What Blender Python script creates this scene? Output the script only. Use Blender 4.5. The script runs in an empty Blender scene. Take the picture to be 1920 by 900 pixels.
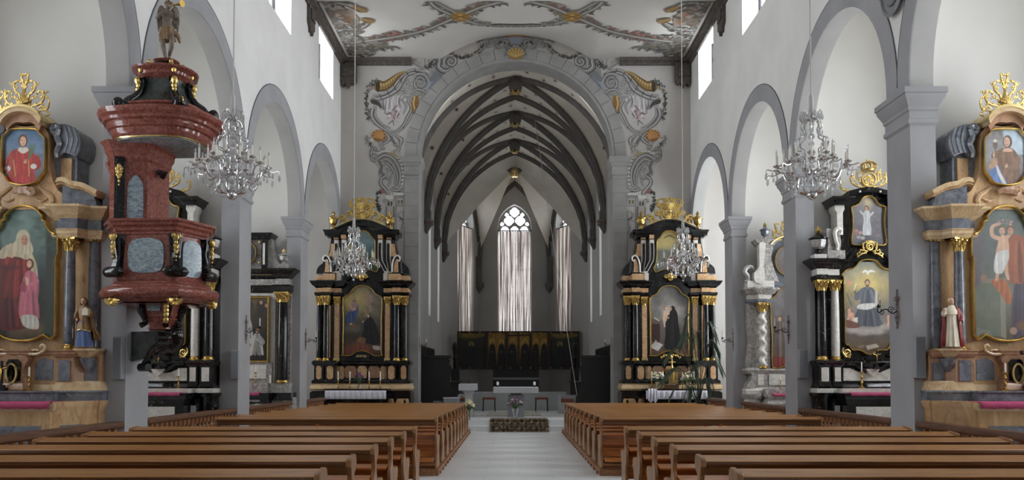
import bpy, bmesh, math, random
import numpy as np
from math import sin, cos, pi, sqrt, atan2, radians, hypot, tan
random.seed(4)
C = bpy.context.scene.collection
TH = radians(2.0); TT = tan(TH); F = 1600.0; CX, CY = 961.0, 648.0
CAMX, CAMZ = -0.085, 1.33

def P(px, py, d):
    """photo pixel seen on the plane y = d -> point in the church"""
    u = (CY - py) / F
    Z = d * (u + TT) / (1 - u * TT)
    zc = d * cos(TH) + Z * sin(TH)
    return (CAMX + (px - CX) / F * zc, d, CAMZ + Z)

def PZ(py, d): return P(CX, py, d)[2]

# ------------------------------------------------------------------ mesh kit
def cr(pts, n=6, closed=False):
    """Catmull-Rom through points of any dimension"""
    p = [np.array(q, float) for q in pts]
    m = len(p); out = []
    segs = m if closed else m - 1
    for i in range(segs):
        if closed: a, b, c, d = p[(i-1) % m], p[i], p[(i+1) % m], p[(i+2) % m]
        else: a, b, c, d = p[max(i-1, 0)], p[i], p[i+1], p[min(i+2, m-1)]
        for j in range(n):
            t = j / n
            out.append(tuple(0.5*((2*b)+(c-a)*t+(2*a-5*b+4*c-d)*t*t+(3*b-a-3*c+d)*t**3)))
    if not closed: out.append(tuple(p[-1]))
    return out

def spiral(cx, cz, r, a0, turns, n=14, k=0.16):
    """spiral from the outside in; sign of turns gives the sense"""
    o = []
    N = max(6, int(abs(turns) * n))
    for i in range(N + 1):
        t = i / N
        rr = r * (1 - t * (1 - k)); a = a0 + 2*pi*turns*t
        o.append((cx + rr*cos(a), cz + rr*sin(a)))
    return o

def arcp(cx, cz, rx, rz, a0, a1, n=12):
    return [(cx + rx*cos(radians(a0+(a1-a0)*i/n)), cz + rz*sin(radians(a0+(a1-a0)*i/n))) for i in range(n+1)]

def off2(pts, o, closed):
    """mitred offset to the right-hand side of the walking direction"""
    n = len(pts); out = []
    for i in range(n):
        a = pts[i-1] if (closed or i > 0) else None
        b = pts[i]
        c = pts[(i+1) % n] if (closed or i < n-1) else None
        ns = []
        for p, q in ((a, b), (b, c)):
            if p is None or q is None: continue
            dx, dy = q[0]-p[0], q[1]-p[1]; L = hypot(dx, dy)
            if L > 1e-9: ns.append((dy/L, -dx/L))
        if not ns: out.append(b); continue
        nx = sum(q[0] for q in ns); ny = sum(q[1] for q in ns); L = hypot(nx, ny)
        if L < 1e-6: nx, ny = ns[0]; L = 1
        nx /= L; ny /= L
        k = max(0.45, nx*ns[0][0] + ny*ns[0][1])
        out.append((b[0] + nx*o/k, b[1] + ny*o/k))
    return out

def area2(p):
    return 0.5*sum(p[i-1][0]*p[i][1]-p[i][0]*p[i-1][1] for i in range(len(p)))

class MB:
    def __init__(s): s.v = []; s.f = []; s.m = []; s.k = 0
    def mat(s, k): s.k = k; return s
    def add(s, vs, fs):
        b = len(s.v); s.v += [tuple(map(float, p)) for p in vs]
        s.f += [tuple(b+i for i in q) for q in fs]; s.m += [s.k]*len(fs); return s
    def box(s, x0, x1, y0, y1, z0, z1):
        return s.add([(x0,y0,z0),(x1,y0,z0),(x1,y1,z0),(x0,y1,z0),(x0,y0,z1),(x1,y0,z1),(x1,y1,z1),(x0,y1,z1)],
                     [(0,3,2,1),(4,5,6,7),(0,1,5,4),(1,2,6,5),(2,3,7,6),(3,0,4,7)])
    def prism(s, poly, a, b, axis='y', side=None):
        n = len(poly)
        m = {'y': lambda p, t: (p[0], t, p[1]), 'x': lambda p, t: (t, p[0], p[1]), 'z': lambda p, t: (p[0], p[1], t)}[axis]
        s.add([m(p, a) for p in poly] + [m(p, b) for p in poly], [tuple(range(n)), tuple(range(2*n-1, n-1, -1))])
        base = len(s.v) - 2*n; k = s.k
        if side is not None: s.k = side
        s.f += [(base+i, base+n+i, base+n+(i+1) % n, base+(i+1) % n) for i in range(n)]; s.m += [s.k]*n
        s.k = k; return s
    def lathe(s, prof, c=(0,0,0), n=16, sx=1, sy=1, rot=0, fn=None):
        vs = []; fs = []; N = len(prof)
        for (r, z) in prof:
            for j in range(n):
                a = rot + 2*pi*j/n; q = r*(fn(a, z) if fn else 1)
                vs.append((c[0]+q*cos(a)*sx, c[1]+q*sin(a)*sy, c[2]+z))
        for i in range(N-1):
            for j in range(n):
                fs.append((i*n+j, i*n+(j+1) % n, (i+1)*n+(j+1) % n, (i+1)*n+j))
        fs.append(tuple(range(n-1, -1, -1))); fs.append(tuple((N-1)*n+j for j in range(n)))
        return s.add(vs, fs)
    def tube(s, pts, r, n=6, flat=1.0, ax=(0,1,0)):
        """tube along 3D points; flat < 1 thins it along ax"""
        p = np.array(pts, float); N = len(p)
        if N < 2: return s
        R = [r]*N if isinstance(r, (int, float)) else list(r)
        if len(R) != N: R = list(np.interp(np.linspace(0, 1, N), np.linspace(0, 1, len(R)), R))
        t = np.gradient(p, axis=0); t /= (np.linalg.norm(t, axis=1)[:, None] + 1e-12)
        up = np.array(ax, float)
        if abs(np.dot(up, t[0])) > .95: up = np.array((1,0,0)) if abs(t[0][0]) < .9 else np.array((0,0,1))
        vs = []
        u = up
        for i in range(N):
            u = u - np.dot(u, t[i])*t[i]; L = np.linalg.norm(u)
            u = u/L if L > 1e-6 else np.array((1., 0, 0))
            w = np.cross(t[i], u)
            for j in range(n):
                a = 2*pi*j/n
                vs.append(p[i] + R[i]*(u*cos(a)*flat + w*sin(a)))
        fs = [(i*n+j, i*n+(j+1) % n, (i+1)*n+(j+1) % n, (i+1)*n+j) for i in range(N-1) for j in range(n)]
        fs += [tuple(range(n-1, -1, -1)), tuple((N-1)*n+j for j in range(n))]
        return s.add(vs, fs)
    def mould(s, path, prof, closed=False):
        """profile [(out, z)] run along a plan path; out is to the right of the walk"""
        rows = [[(q[0], q[1], z) for q in off2(path, o, closed)] for (o, z) in prof]
        n = len(path); N = len(prof); vs = [p for r in rows for p in r]; fs = []
        for i in range(N-1):
            for j in range(n if closed else n-1):
                k = (j+1) % n; fs.append((i*n+j, i*n+k, (i+1)*n+k, (i+1)*n+j))
        if not closed:
            fs.append(tuple(i*n for i in range(N))); fs.append(tuple(i*n+n-1 for i in range(N-1, -1, -1)))
        else:
            fs.append(tuple(range(n))); fs.append(tuple((N-1)*n+j for j in range(n-1, -1, -1)))
        if not closed:
            fs.append(tuple(range(n))); fs.append(tuple((N-1)*n+j for j in range(n-1, -1, -1)))
        return s.add(vs, fs)
    def frame(s, out, prof):
        """closed outline in x,z swept with profile [(outward, y)]"""
        p = list(out)
        if area2(p) > 0: p = p[::-1]
        rows = [[(q[0], y, q[1]) for q in off2(p, -o, True)] for (o, y) in prof]
        n = len(p); N = len(prof); vs = [q for r in rows for q in r]
        fs = [(i*n+j, i*n+(j+1) % n, ((i+1) % N)*n+(j+1) % n, ((i+1) % N)*n+j) for i in range(N) for j in range(n)]
        return s.add(vs, fs)
    def ball(s, c, rx, ry=None, rz=None, n=10, m=6):
        ry = rx if ry is None else ry; rz = rx if rz is None else rz
        vs = [(c[0], c[1], c[2]-rz)]
        for i in range(1, m):
            a = -pi/2 + pi*i/m
            for j in range(n):
                b = 2*pi*j/n; vs.append((c[0]+rx*cos(a)*cos(b), c[1]+ry*cos(a)*sin(b), c[2]+rz*sin(a)))
        vs.append((c[0], c[1], c[2]+rz)); L = len(vs)-1
        fs = [(0, 1+(j+1) % n, 1+j) for j in range(n)]
        for i in range(m-2):
            for j in range(n):
                a = 1+i*n+j; b = 1+i*n+(j+1) % n; fs.append((a, b, b+n, a+n))
        q = 1+(m-2)*n
        fs += [(L, q+j, q+(j+1) % n) for j in range(n)]
        return s.add(vs, fs)
    def loft(s, rings, cap=True):
        n = len(rings[0]); N = len(rings); vs = [p for r in rings for p in r]
        fs = [(i*n+j, i*n+(j+1) % n, (i+1)*n+(j+1) % n, (i+1)*n+j) for i in range(N-1) for j in range(n)]
        if cap: fs += [tuple(range(n-1, -1, -1)), tuple((N-1)*n+j for j in range(n))]
        return s.add(vs, fs)
    def sheet(s, rows):
        n = len(rows[0]); vs = [p for r in rows for p in r]
        return s.add(vs, [(i*n+j, i*n+j+1, (i+1)*n+j+1, (i+1)*n+j) for i in range(len(rows)-1) for j in range(n-1)])
    def scroll(s, pts, r, y=0, flat=.8, n=6, mirror=False):
        """a tapered tube following x,z points, at depth y"""
        s.tube([(p[0], y, p[1]) for p in pts], r, n, flat)
        if mirror: s.tube([(-p[0], y, p[1]) for p in pts], r, n, flat)
        return s
    def leafy(s, pts, r, y=0, nl=5, ll=3.0, mirror=True, seed=1, n=5):
        """scroll with short acanthus leaves springing from it"""
        rr = random.Random(seed)
        s.scroll(pts, [r*.55, r, r*1.1, r*.8, r*.35], y, .9, n, mirror)
        N = len(pts)
        for k in range(nl):
            i = int((k+.6)/nl*(N-2)); a, b = pts[i], pts[i+1]
            dx, dz = b[0]-a[0], b[1]-a[1]; L = hypot(dx, dz)+1e-9; dx /= L; dz /= L
            sg = 1 if k % 2 else -1
            l = r*ll*rr.uniform(.7, 1.25)
            m = (a[0]+(dx*.5-dz*sg*.7)*l*.6, a[1]+(dz*.5+dx*sg*.7)*l*.6)
            e = (a[0]+(dx*1.0-dz*sg*.6)*l, a[1]+(dz*1.0+dx*sg*.6)*l)
            s.scroll([a, m, e], [r*.5, r*.95, r*.2], y-r*.5, .6, n, mirror)
        return s
    def xf(s, f): s.v = [tuple(f(*p)) for p in s.v]; return s
    def build(s, name, mats, parent=None, ang=38, mods=(), norm=True):
        me = bpy.data.meshes.new(name)
        me.from_pydata(s.v, [], s.f)
        ms = mats if isinstance(mats, (list, tuple)) else [mats]
        for m in ms: me.materials.append(m)
        if len(ms) > 1: me.polygons.foreach_set('material_index', s.m)
        if norm:
            bm = bmesh.new(); bm.from_mesh(me); bmesh.ops.recalc_face_normals(bm, faces=bm.faces); bm.to_mesh(me); bm.free()
        if ang:
            me.shade_smooth(); me.set_sharp_from_angle(angle=radians(ang))
        o = bpy.data.objects.new(name, me); C.objects.link(o)
        if parent: o.parent = parent
        for t, kw in mods:
            md = o.modifiers.new(t.lower(), t)
            for k, v in kw.items(): setattr(md, k, v)
        return o

def tag(o, label=None, cat=None, group=None, kind=None):
    for k, v in (('label', label), ('category', cat), ('group', group), ('kind', kind)):
        if v: o[k] = v
    return o
def thing(name, label, cat, loc=(0,0,0), rz=0, group=None):
    o = bpy.data.objects.new(name, None); C.objects.link(o); o.empty_display_size = .1
    o.location = loc; o.rotation_euler = (0, 0, rz); return tag(o, label, cat, group)
def struct(name, mb, mats, ang=38, parent=None, norm=True):
    o = mb.build(name, mats, parent, ang, norm=norm)
    if parent is None: o['kind'] = 'structure'
    return o
KIDS = {}
def dup(root, loc, rz=None, label=None, group=None, sc=None):
    def cp(o, par):
        c = o.copy(); C.objects.link(c)
        if par is not None: c.parent = par
        for ch in o.children: cp(ch, c)
        return c
    r = cp(root, None); r.location = loc
    if rz is not None: r.rotation_euler = (0, 0, rz)
    if sc is not None: r.scale = sc
    if label: r['label'] = label
    if group: r['group'] = group
    return r

# ------------------------------------------------------------------ materials
def lin(c):
    c = [x/255 for x in c[:3]]
    return tuple(x/12.92 if x <= .04045 else ((x+.055)/1.055)**2.4 for x in c) + (1,)
def newmat(name):
    m = bpy.data.materials.new(name); m.use_nodes = True; n = m.node_tree.nodes; l = m.node_tree.links
    return m, n, l, n['Principled BSDF']
def ramp(n, stops):
    r = n.new('ShaderNodeValToRGB'); e = r.color_ramp.elements
    while len(e) < len(stops): e.new(.5)
    for q, (p, c) in zip(e, stops): q.position = p; q.color = c
    return r
def plain(name, col, rough=.5, metal=0, spec=.5, bump=0, bscale=40, var=0, vscale=6):
    m, n, l, b = newmat(name)
    b.inputs['Base Color'].default_value = lin(col); b.inputs['Roughness'].default_value = rough
    b.inputs['Metallic'].default_value = metal; b.inputs['Specular IOR Level'].default_value = spec
    tc = n.new('ShaderNodeTexCoord')
    if var:
        t = n.new('ShaderNodeTexNoise'); t.inputs['Scale'].default_value = vscale; t.inputs['Detail'].default_value = 5
        c0 = lin([max(0, x*(1-var)) for x in col]); c1 = lin([min(255, x*(1+var)) for x in col])
        r = ramp(n, [(.3, c0), (.7, c1)])
        l.new(tc.outputs['Object'], t.inputs['Vector']); l.new(t.outputs['Fac'], r.inputs['Fac']); l.new(r.outputs['Color'], b.inputs['Base Color'])
    if bump:
        t = n.new('ShaderNodeTexNoise'); t.inputs['Scale'].default_value = bscale; t.inputs['Detail'].default_value = 4
        bp = n.new('ShaderNodeBump'); bp.inputs['Strength'].default_value = bump; bp.inputs['Distance'].default_value = .02
        l.new(tc.outputs['Object'], t.inputs['Vector']); l.new(t.outputs['Fac'], bp.inputs['Height']); l.new(bp.outputs['Normal'], b.inputs['Normal'])
    return m
def marble(name, c0, c1, vein=None, scale=6, rough=.16, vw=.03, stretch=(1,1,1), dist=1.5, vscale=None):
    m, n, l, b = newmat(name); b.inputs['Roughness'].default_value = rough
    tc = n.new('ShaderNodeTexCoord'); mp = n.new('ShaderNodeMapping'); mp.inputs['Scale'].default_value = stretch
    mp.inputs['Rotation'].default_value = (.3, .5, .2)
    l.new(tc.outputs['Object'], mp.inputs['Vector'])
    t = n.new('ShaderNodeTexNoise'); t.inputs['Scale'].default_value = scale; t.inputs['Detail'].default_value = 7
    t.inputs['Distortion'].default_value = dist; t.inputs['Roughness'].default_value = .6
    l.new(mp.outputs['Vector'], t.inputs['Vector'])
    r = ramp(n, [(.32, lin(c0)), (.68, lin(c1))]); l.new(t.outputs['Fac'], r.inputs['Fac'])
    col = r.outputs['Color']
    if vein:
        t2 = n.new('ShaderNodeTexNoise'); t2.inputs['Scale'].default_value = vscale or scale*.6; t2.inputs['Detail'].default_value = 5; t2.inputs['Distortion'].default_value = 2.2
        l.new(mp.outputs['Vector'], t2.inputs['Vector'])
        s1 = n.new('ShaderNodeMath'); s1.operation = 'SUBTRACT'; s1.inputs[1].default_value = .5; l.new(t2.outputs['Fac'], s1.inputs[0])
        s2 = n.new('ShaderNodeMath'); s2.operation = 'ABSOLUTE'; l.new(s1.outputs[0], s2.inputs[0])
        r2 = ramp(n, [(0, (1,1,1,1)), (vw, (0,0,0,1))]); l.new(s2.outputs[0], r2.inputs['Fac'])
        mx = n.new('ShaderNodeMix'); mx.data_type = 'RGBA'; l.new(r2.outputs['Color'], mx.inputs[0])
        l.new(col, mx.inputs[6]); mx.inputs[7].default_value = lin(vein); col = mx.outputs[2]
    l.new(col, b.inputs['Base Color']); return m
def wood(name, c0, c1, rough=.35, stretch=(1, 14, 14), scale=3):
    m, n, l, b = newmat(name); b.inputs['Roughness'].default_value = rough
    tc = n.new('ShaderNodeTexCoord'); mp = n.new('ShaderNodeMapping'); mp.inputs['Scale'].default_value = stretch
    t = n.new('ShaderNodeTexNoise'); t.inputs['Scale'].default_value = scale; t.inputs['Detail'].default_value = 6; t.inputs['Distortion'].default_value = .6
    r = ramp(n, [(.3, lin(c0)), (.7, lin(c1))])
    l.new(tc.outputs['Object'], mp.inputs['Vector']); l.new(mp.outputs['Vector'], t.inputs['Vector']); l.new(t.outputs['Fac'], r.inputs['Fac']); l.new(r.outputs['Color'], b.inputs['Base Color'])
    bp = n.new('ShaderNodeBump'); bp.inputs['Strength'].default_value = .08; l.new(t.outputs['Fac'], bp.inputs['Height']); l.new(bp.outputs['Normal'], b.inputs['Normal'])
    return m
def attrmat(name, rough=.7, spec=.3):
    m, n, l, b = newmat(name); a = n.new('ShaderNodeAttribute'); a.attribute_name = 'Col'
    l.new(a.outputs['Color'], b.inputs['Base Color']); b.inputs['Roughness'].default_value = rough; b.inputs['Specular IOR Level'].default_value = spec
    return m

M = {}
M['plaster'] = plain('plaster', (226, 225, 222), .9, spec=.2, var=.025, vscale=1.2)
M['eastwall'] = plain('east_wall_plaster', (184, 180, 175), .9, spec=.2, var=.03, vscale=1.0)  # grey-beige, and darkened so the wall's dimness sits in the colour
M['ceil'] = plain('ceiling_plaster', (208, 205, 199), .9, spec=.2, var=.02, vscale=1.0)
M['cream'] = plain('cream_plaster', (226, 224, 219), .9, spec=.2, var=.02, vscale=1.0)
M['grey'] = plain('grey_painted_stone', (158, 158, 160), .75, spec=.3, var=.035, vscale=2.0)
M['outline'] = plain('painted_arch_outline', (92, 92, 96), .8)
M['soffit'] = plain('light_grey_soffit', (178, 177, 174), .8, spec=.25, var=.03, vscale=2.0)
M['ashlar'] = plain('grey_ashlar', (152, 151, 148), .8, spec=.25, var=.05, vscale=3.0)
M['vault'] = plain('vault_plaster', (222, 216, 204), .9, spec=.2, var=.03, vscale=2)
M['rib'] = plain('vault_rib_paint', (104, 100, 96), .8, spec=.2, var=.08, vscale=3)
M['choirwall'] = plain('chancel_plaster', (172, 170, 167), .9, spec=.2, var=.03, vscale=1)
M['floor'] = None
M['timber'] = wood('dark_cornice_timber', (62, 56, 52), (98, 91, 85), .7, (6, 2, 6))
M['ochre'] = marble('ochre_marble', (170, 132, 92), (206, 174, 132), (170, 126, 94), 3.2, .24, .016, (1.5, 1, .5))
M['ochrepale'] = marble('pale_ochre_marble', (190, 160, 120), (218, 194, 154), (184, 146, 110), 4, .25, .02)
M['pinkm'] = marble('pink_brown_marble', (150, 112, 88), (184, 146, 114), (146, 106, 84), 5, .24, .015)
M['greym'] = marble('grey_marble', (86, 90, 98), (128, 132, 140), (142, 146, 152), 5, .12, .01)
M['black'] = marble('black_marble', (10, 10, 11), (24, 23, 24), (128, 126, 122), 5, .13, .0035, vscale=2.2)
M['white'] = marble('white_marble', (200, 195, 187), (226, 222, 214), (172, 165, 156), 6, .2, .012)
M['whitegrey'] = marble('white_grey_marble', (124, 120, 118), (196, 192, 186), (110, 107, 106), 11, .25, .02)
M['red'] = marble('red_marble', (112, 56, 49), (152, 92, 80), (164, 112, 100), 13, .13, .03)
M['bluem'] = marble('blue_green_marble', (94, 112, 122), (150, 166, 176), (172, 184, 188), 9, .13, .05, (1, 1, 2.4))
M['peach'] = marble('peach_marble', (184, 142, 102), (218, 184, 140), (172, 128, 96), 7, .2, .02)
M['gold'] = plain('gilding', (206, 176, 108), .32, metal=1, bump=.15, bscale=60, var=.12, vscale=14)
M['goldleaf'] = plain('gold_frame', (220, 196, 138), .28, metal=1, var=.08, vscale=10)
M['brass'] = plain('brass', (190, 156, 84), .25, metal=1)
M['iron'] = plain('wrought_iron', (52, 48, 47), .55, metal=.6)
M['rust'] = plain('rusty_iron', (112, 92, 86), .7, metal=.3, var=.2, vscale=20)
M['wax'] = plain('candle_wax', (236, 232, 220), .5)
M['silver'] = plain('silvered_metal', (214, 214, 214), .24, metal=1)
M['greenm'] = marble('dark_green_marble', (50, 56, 55), (82, 90, 87), (96, 102, 98), 6, .18, .01)
M['pewoak'] = wood('pew_oak', (80, 50, 27), (118, 78, 42), .3, (1, 14, 14), 2.4)  # rail face, its shade put into the darker tone
M['pewcap'] = wood('sheen_pew_oak', (134, 88, 44), (178, 126, 70), .3, (1, 14, 14), 2.4)  # lighter cap, sheen on the rail tops painted as colour
M['pewend'] = wood('pew_end_oak', (116, 80, 48), (160, 116, 74), .34, (10, 10, 1.2), 3)  # kept lighter, aisle-side reflection put into the colour
M['pewseat'] = wood('pew_seat_oak', (138, 74, 32), (186, 114, 56), .26, (1, 14, 14), 2.4)
M['railoak'] = wood('balustrade_oak', (72, 46, 30), (112, 74, 48), .4, (14, 1, 14), 3)
M['baloak'] = wood('baluster_oak', (120, 78, 46), (160, 108, 66), .4, (8, 8, 1), 4)
M['podium'] = wood('podium_oak', (120, 78, 48), (158, 110, 70), .45, (14, 1, 14), 2)
M['darkwood'] = wood('black_stained_wood', (13, 10, 8), (26, 20, 16), .4, (8, 8, 1), 3)
M['redcloth'] = plain('crimson_cloth', (178, 82, 114), .85, spec=.1, var=.06, vscale=30)
M['linen'] = plain('white_linen', (226, 226, 236), .9, spec=.1, bump=.2, bscale=120)
M['stone'] = plain('pale_grey_stone', (178, 180, 182), .6, var=.03, vscale=5)
M['stonedk'] = plain('grey_stone', (128, 130, 132), .6, var=.04, vscale=5)
M['speaker'] = plain('grey_loudspeaker', (146, 149, 154), .6, var=.02, vscale=80)
M['cushion'] = plain('rust_brown_upholstery', (134, 78, 58), .85)
M['cream_paint'] = plain('cream_painted_wood', (222, 212, 190), .55, var=.05, vscale=12)
M['redrobe'] = plain('dark_red_painted_wood', (140, 52, 52), .5, var=.08, vscale=12)
M['brownrobe'] = plain('brown_gold_painted_wood', (132, 98, 58), .45, var=.15, vscale=14)
M['bluerobe'] = plain('blue_painted_wood', (86, 106, 152), .55, var=.08, vscale=12)
M['skin'] = plain('painted_skin', (206, 164, 136), .55)
M['hair'] = plain('painted_hair', (84, 58, 42), .6)
M['angel'] = plain('old_gilt_wood', (122, 110, 98), .45, metal=.15, var=.18, vscale=16)
M['angelcloth'] = plain('gilt_drapery', (132, 108, 80), .4, metal=.4, var=.15, vscale=16)
M['leaf'] = plain('palm_leaf', (58, 74, 56), .5, var=.2, vscale=8)
M['petalw'] = plain('white_petal', (232, 230, 220), .7)
M['petaly'] = plain('pale_yellow_petal', (222, 216, 160), .7)
M['petalp'] = plain('purple_petal', (122, 66, 134), .7)
M['petalk'] = plain('pink_petal', (186, 120, 150), .7)
M['green'] = plain('stem_green', (78, 104, 58), .6)
M['terra'] = plain('pale_pot', (206, 184, 160), .7)
M['paint'] = attrmat('oil_paint', .45, .35)
M['fresco'] = attrmat('fresco_paint', .9, .15)
M['cord'] = plain('pale_cord', (196, 194, 190), .8)
M['star'] = plain('dark_red_star', (112, 60, 52), .8)
M['lead'] = plain('window_lead', (40, 40, 42), .6)
M['tracery'] = plain('window_tracery', (168, 165, 160), .8)
def glassmat():
    m, n, l, b = newmat('window_glass'); o = n['Material Output']
    t = n.new('ShaderNodeBsdfTransparent'); t.inputs['Color'].default_value = (.93, .95, .97, 1)
    g = n.new('ShaderNodeBsdfGlossy'); g.inputs['Roughness'].default_value = .05
    x = n.new('ShaderNodeMixShader'); x.inputs[0].default_value = .06
    l.new(t.outputs[0], x.inputs[1]); l.new(g.outputs[0], x.inputs[2]); l.new(x.outputs[0], o.inputs['Surface']); n.remove(b); return m
M['glass'] = glassmat()
def crystalmat():
    m, n, l, b = newmat('cut_crystal'); o = n['Material Output']
    t = n.new('ShaderNodeBsdfTransparent'); t.inputs['Color'].default_value = (.93, .94, .95, 1)
    g = n.new('ShaderNodeBsdfGlossy'); g.inputs['Roughness'].default_value = .06
    d = n.new('ShaderNodeBsdfTranslucent'); d.inputs['Color'].default_value = (.95, .95, .96, 1)
    x = n.new('ShaderNodeMixShader'); x.inputs[0].default_value = .5
    y = n.new('ShaderNodeMixShader'); y.inputs[0].default_value = .42
    l.new(t.outputs[0], x.inputs[1]); l.new(g.outputs[0], x.inputs[2])
    l.new(x.outputs[0], y.inputs[1]); l.new(d.outputs[0], y.inputs[2])
    l.new(y.outputs[0], o.inputs['Surface']); n.remove(b); return m
M['crystal'] = crystalmat()
def curtainmat():
    m, n, l, b = newmat('sheer_curtain'); o = n['Material Output']
    tc = n.new('ShaderNodeTexCoord'); mp = n.new('ShaderNodeMapping'); mp.inputs['Scale'].default_value = (1, 1, .03)
    nz = n.new('ShaderNodeTexNoise'); nz.inputs['Scale'].default_value = 14; nz.inputs['Detail'].default_value = 3
    l.new(tc.outputs['Object'], mp.inputs['Vector']); l.new(mp.outputs['Vector'], nz.inputs['Vector'])
    r = ramp(n, [(.42, (0, 0, 0, 1)), (.62, (1, 1, 1, 1))]); l.new(nz.outputs['Fac'], r.inputs['Fac'])
    t = n.new('ShaderNodeBsdfTranslucent'); t.inputs['Color'].default_value = lin((112, 98, 90))
    d = n.new('ShaderNodeBsdfDiffuse'); d.inputs['Color'].default_value = lin((104, 88, 80))
    t2 = n.new('ShaderNodeBsdfTranslucent'); t2.inputs['Color'].default_value = lin((205, 196, 188))
    tr = n.new('ShaderNodeBsdfTransparent')
    x = n.new('ShaderNodeMixShader'); x.inputs[0].default_value = .6
    y = n.new('ShaderNodeMixShader'); y.inputs[0].default_value = .12
    z = n.new('ShaderNodeMixShader')
    l.new(t.outputs[0], x.inputs[1]); l.new(d.outputs[0], x.inputs[2])
    l.new(t2.outputs[0], y.inputs[1]); l.new(tr.outputs[0], y.inputs[2])
    l.new(r.outputs['Color'], z.inputs[0]); l.new(x.outputs[0], z.inputs[1]); l.new(y.outputs[0], z.inputs[2])
    l.new(z.outputs[0], o.inputs['Surface']); n.remove(b); return m
M['curtain'] = curtainmat()
def floormat():
    m, n, l, b = newmat('stone_slab_floor'); b.inputs['Roughness'].default_value = .38
    tc = n.new('ShaderNodeTexCoord'); br = n.new('ShaderNodeTexBrick')
    br.inputs['Scale'].default_value = 1; br.inputs['Brick Width'].default_value = .9; br.inputs['Row Height'].default_value = .6
    br.inputs['Mortar Size'].default_value = .004; br.inputs['Color1'].default_value = lin((218, 219, 219)); br.inputs['Color2'].default_value = lin((211, 212, 213)); br.inputs['Mortar'].default_value = lin((194, 195, 196))
    l.new(tc.outputs['Object'], br.inputs['Vector']); l.new(br.outputs['Color'], b.inputs['Base Color']); return m
M['floor'] = floormat()
def rugmat(name, c0, c1, c2, scale, gain=3.2):
    m, n, l, b = newmat(name); b.inputs['Roughness'].default_value = .95
    tc = n.new('ShaderNodeTexCoord')
    v = n.new('ShaderNodeTexVoronoi'); v.inputs['Scale'].default_value = scale; v.inputs['Randomness'].default_value = .35
    w = n.new('ShaderNodeTexMagic'); w.inputs['Scale'].default_value = scale*.8; w.turbulence_depth = 3
    r = ramp(n, [(.2, lin(c0)), (.45, lin(c1)), (.7, lin(c2))])
    mm = n.new('ShaderNodeMath'); mm.operation = 'MULTIPLY'
    l.new(tc.outputs['Object'], v.inputs['Vector']); l.new(tc.outputs['Object'], w.inputs['Vector'])
    l.new(v.outputs['Distance'], mm.inputs[0]); l.new(w.outputs['Fac'], mm.inputs[1]); mm.use_clamp = True
    mu = n.new('ShaderNodeMath'); mu.operation = 'MULTIPLY'; mu.inputs[1].default_value = gain; l.new(mm.outputs[0], mu.inputs[0])
    l.new(mu.outputs[0], r.inputs['Fac']); l.new(r.outputs['Color'], b.inputs['Base Color']); return m
M['runner'] = rugmat('patterned_runner', (52, 43, 36), (104, 88, 68), (196, 184, 158), 9, 1.35)
M['rug'] = rugmat('pale_rug', (176, 168, 154), (160, 148, 132), (196, 190, 178), 7)

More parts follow.
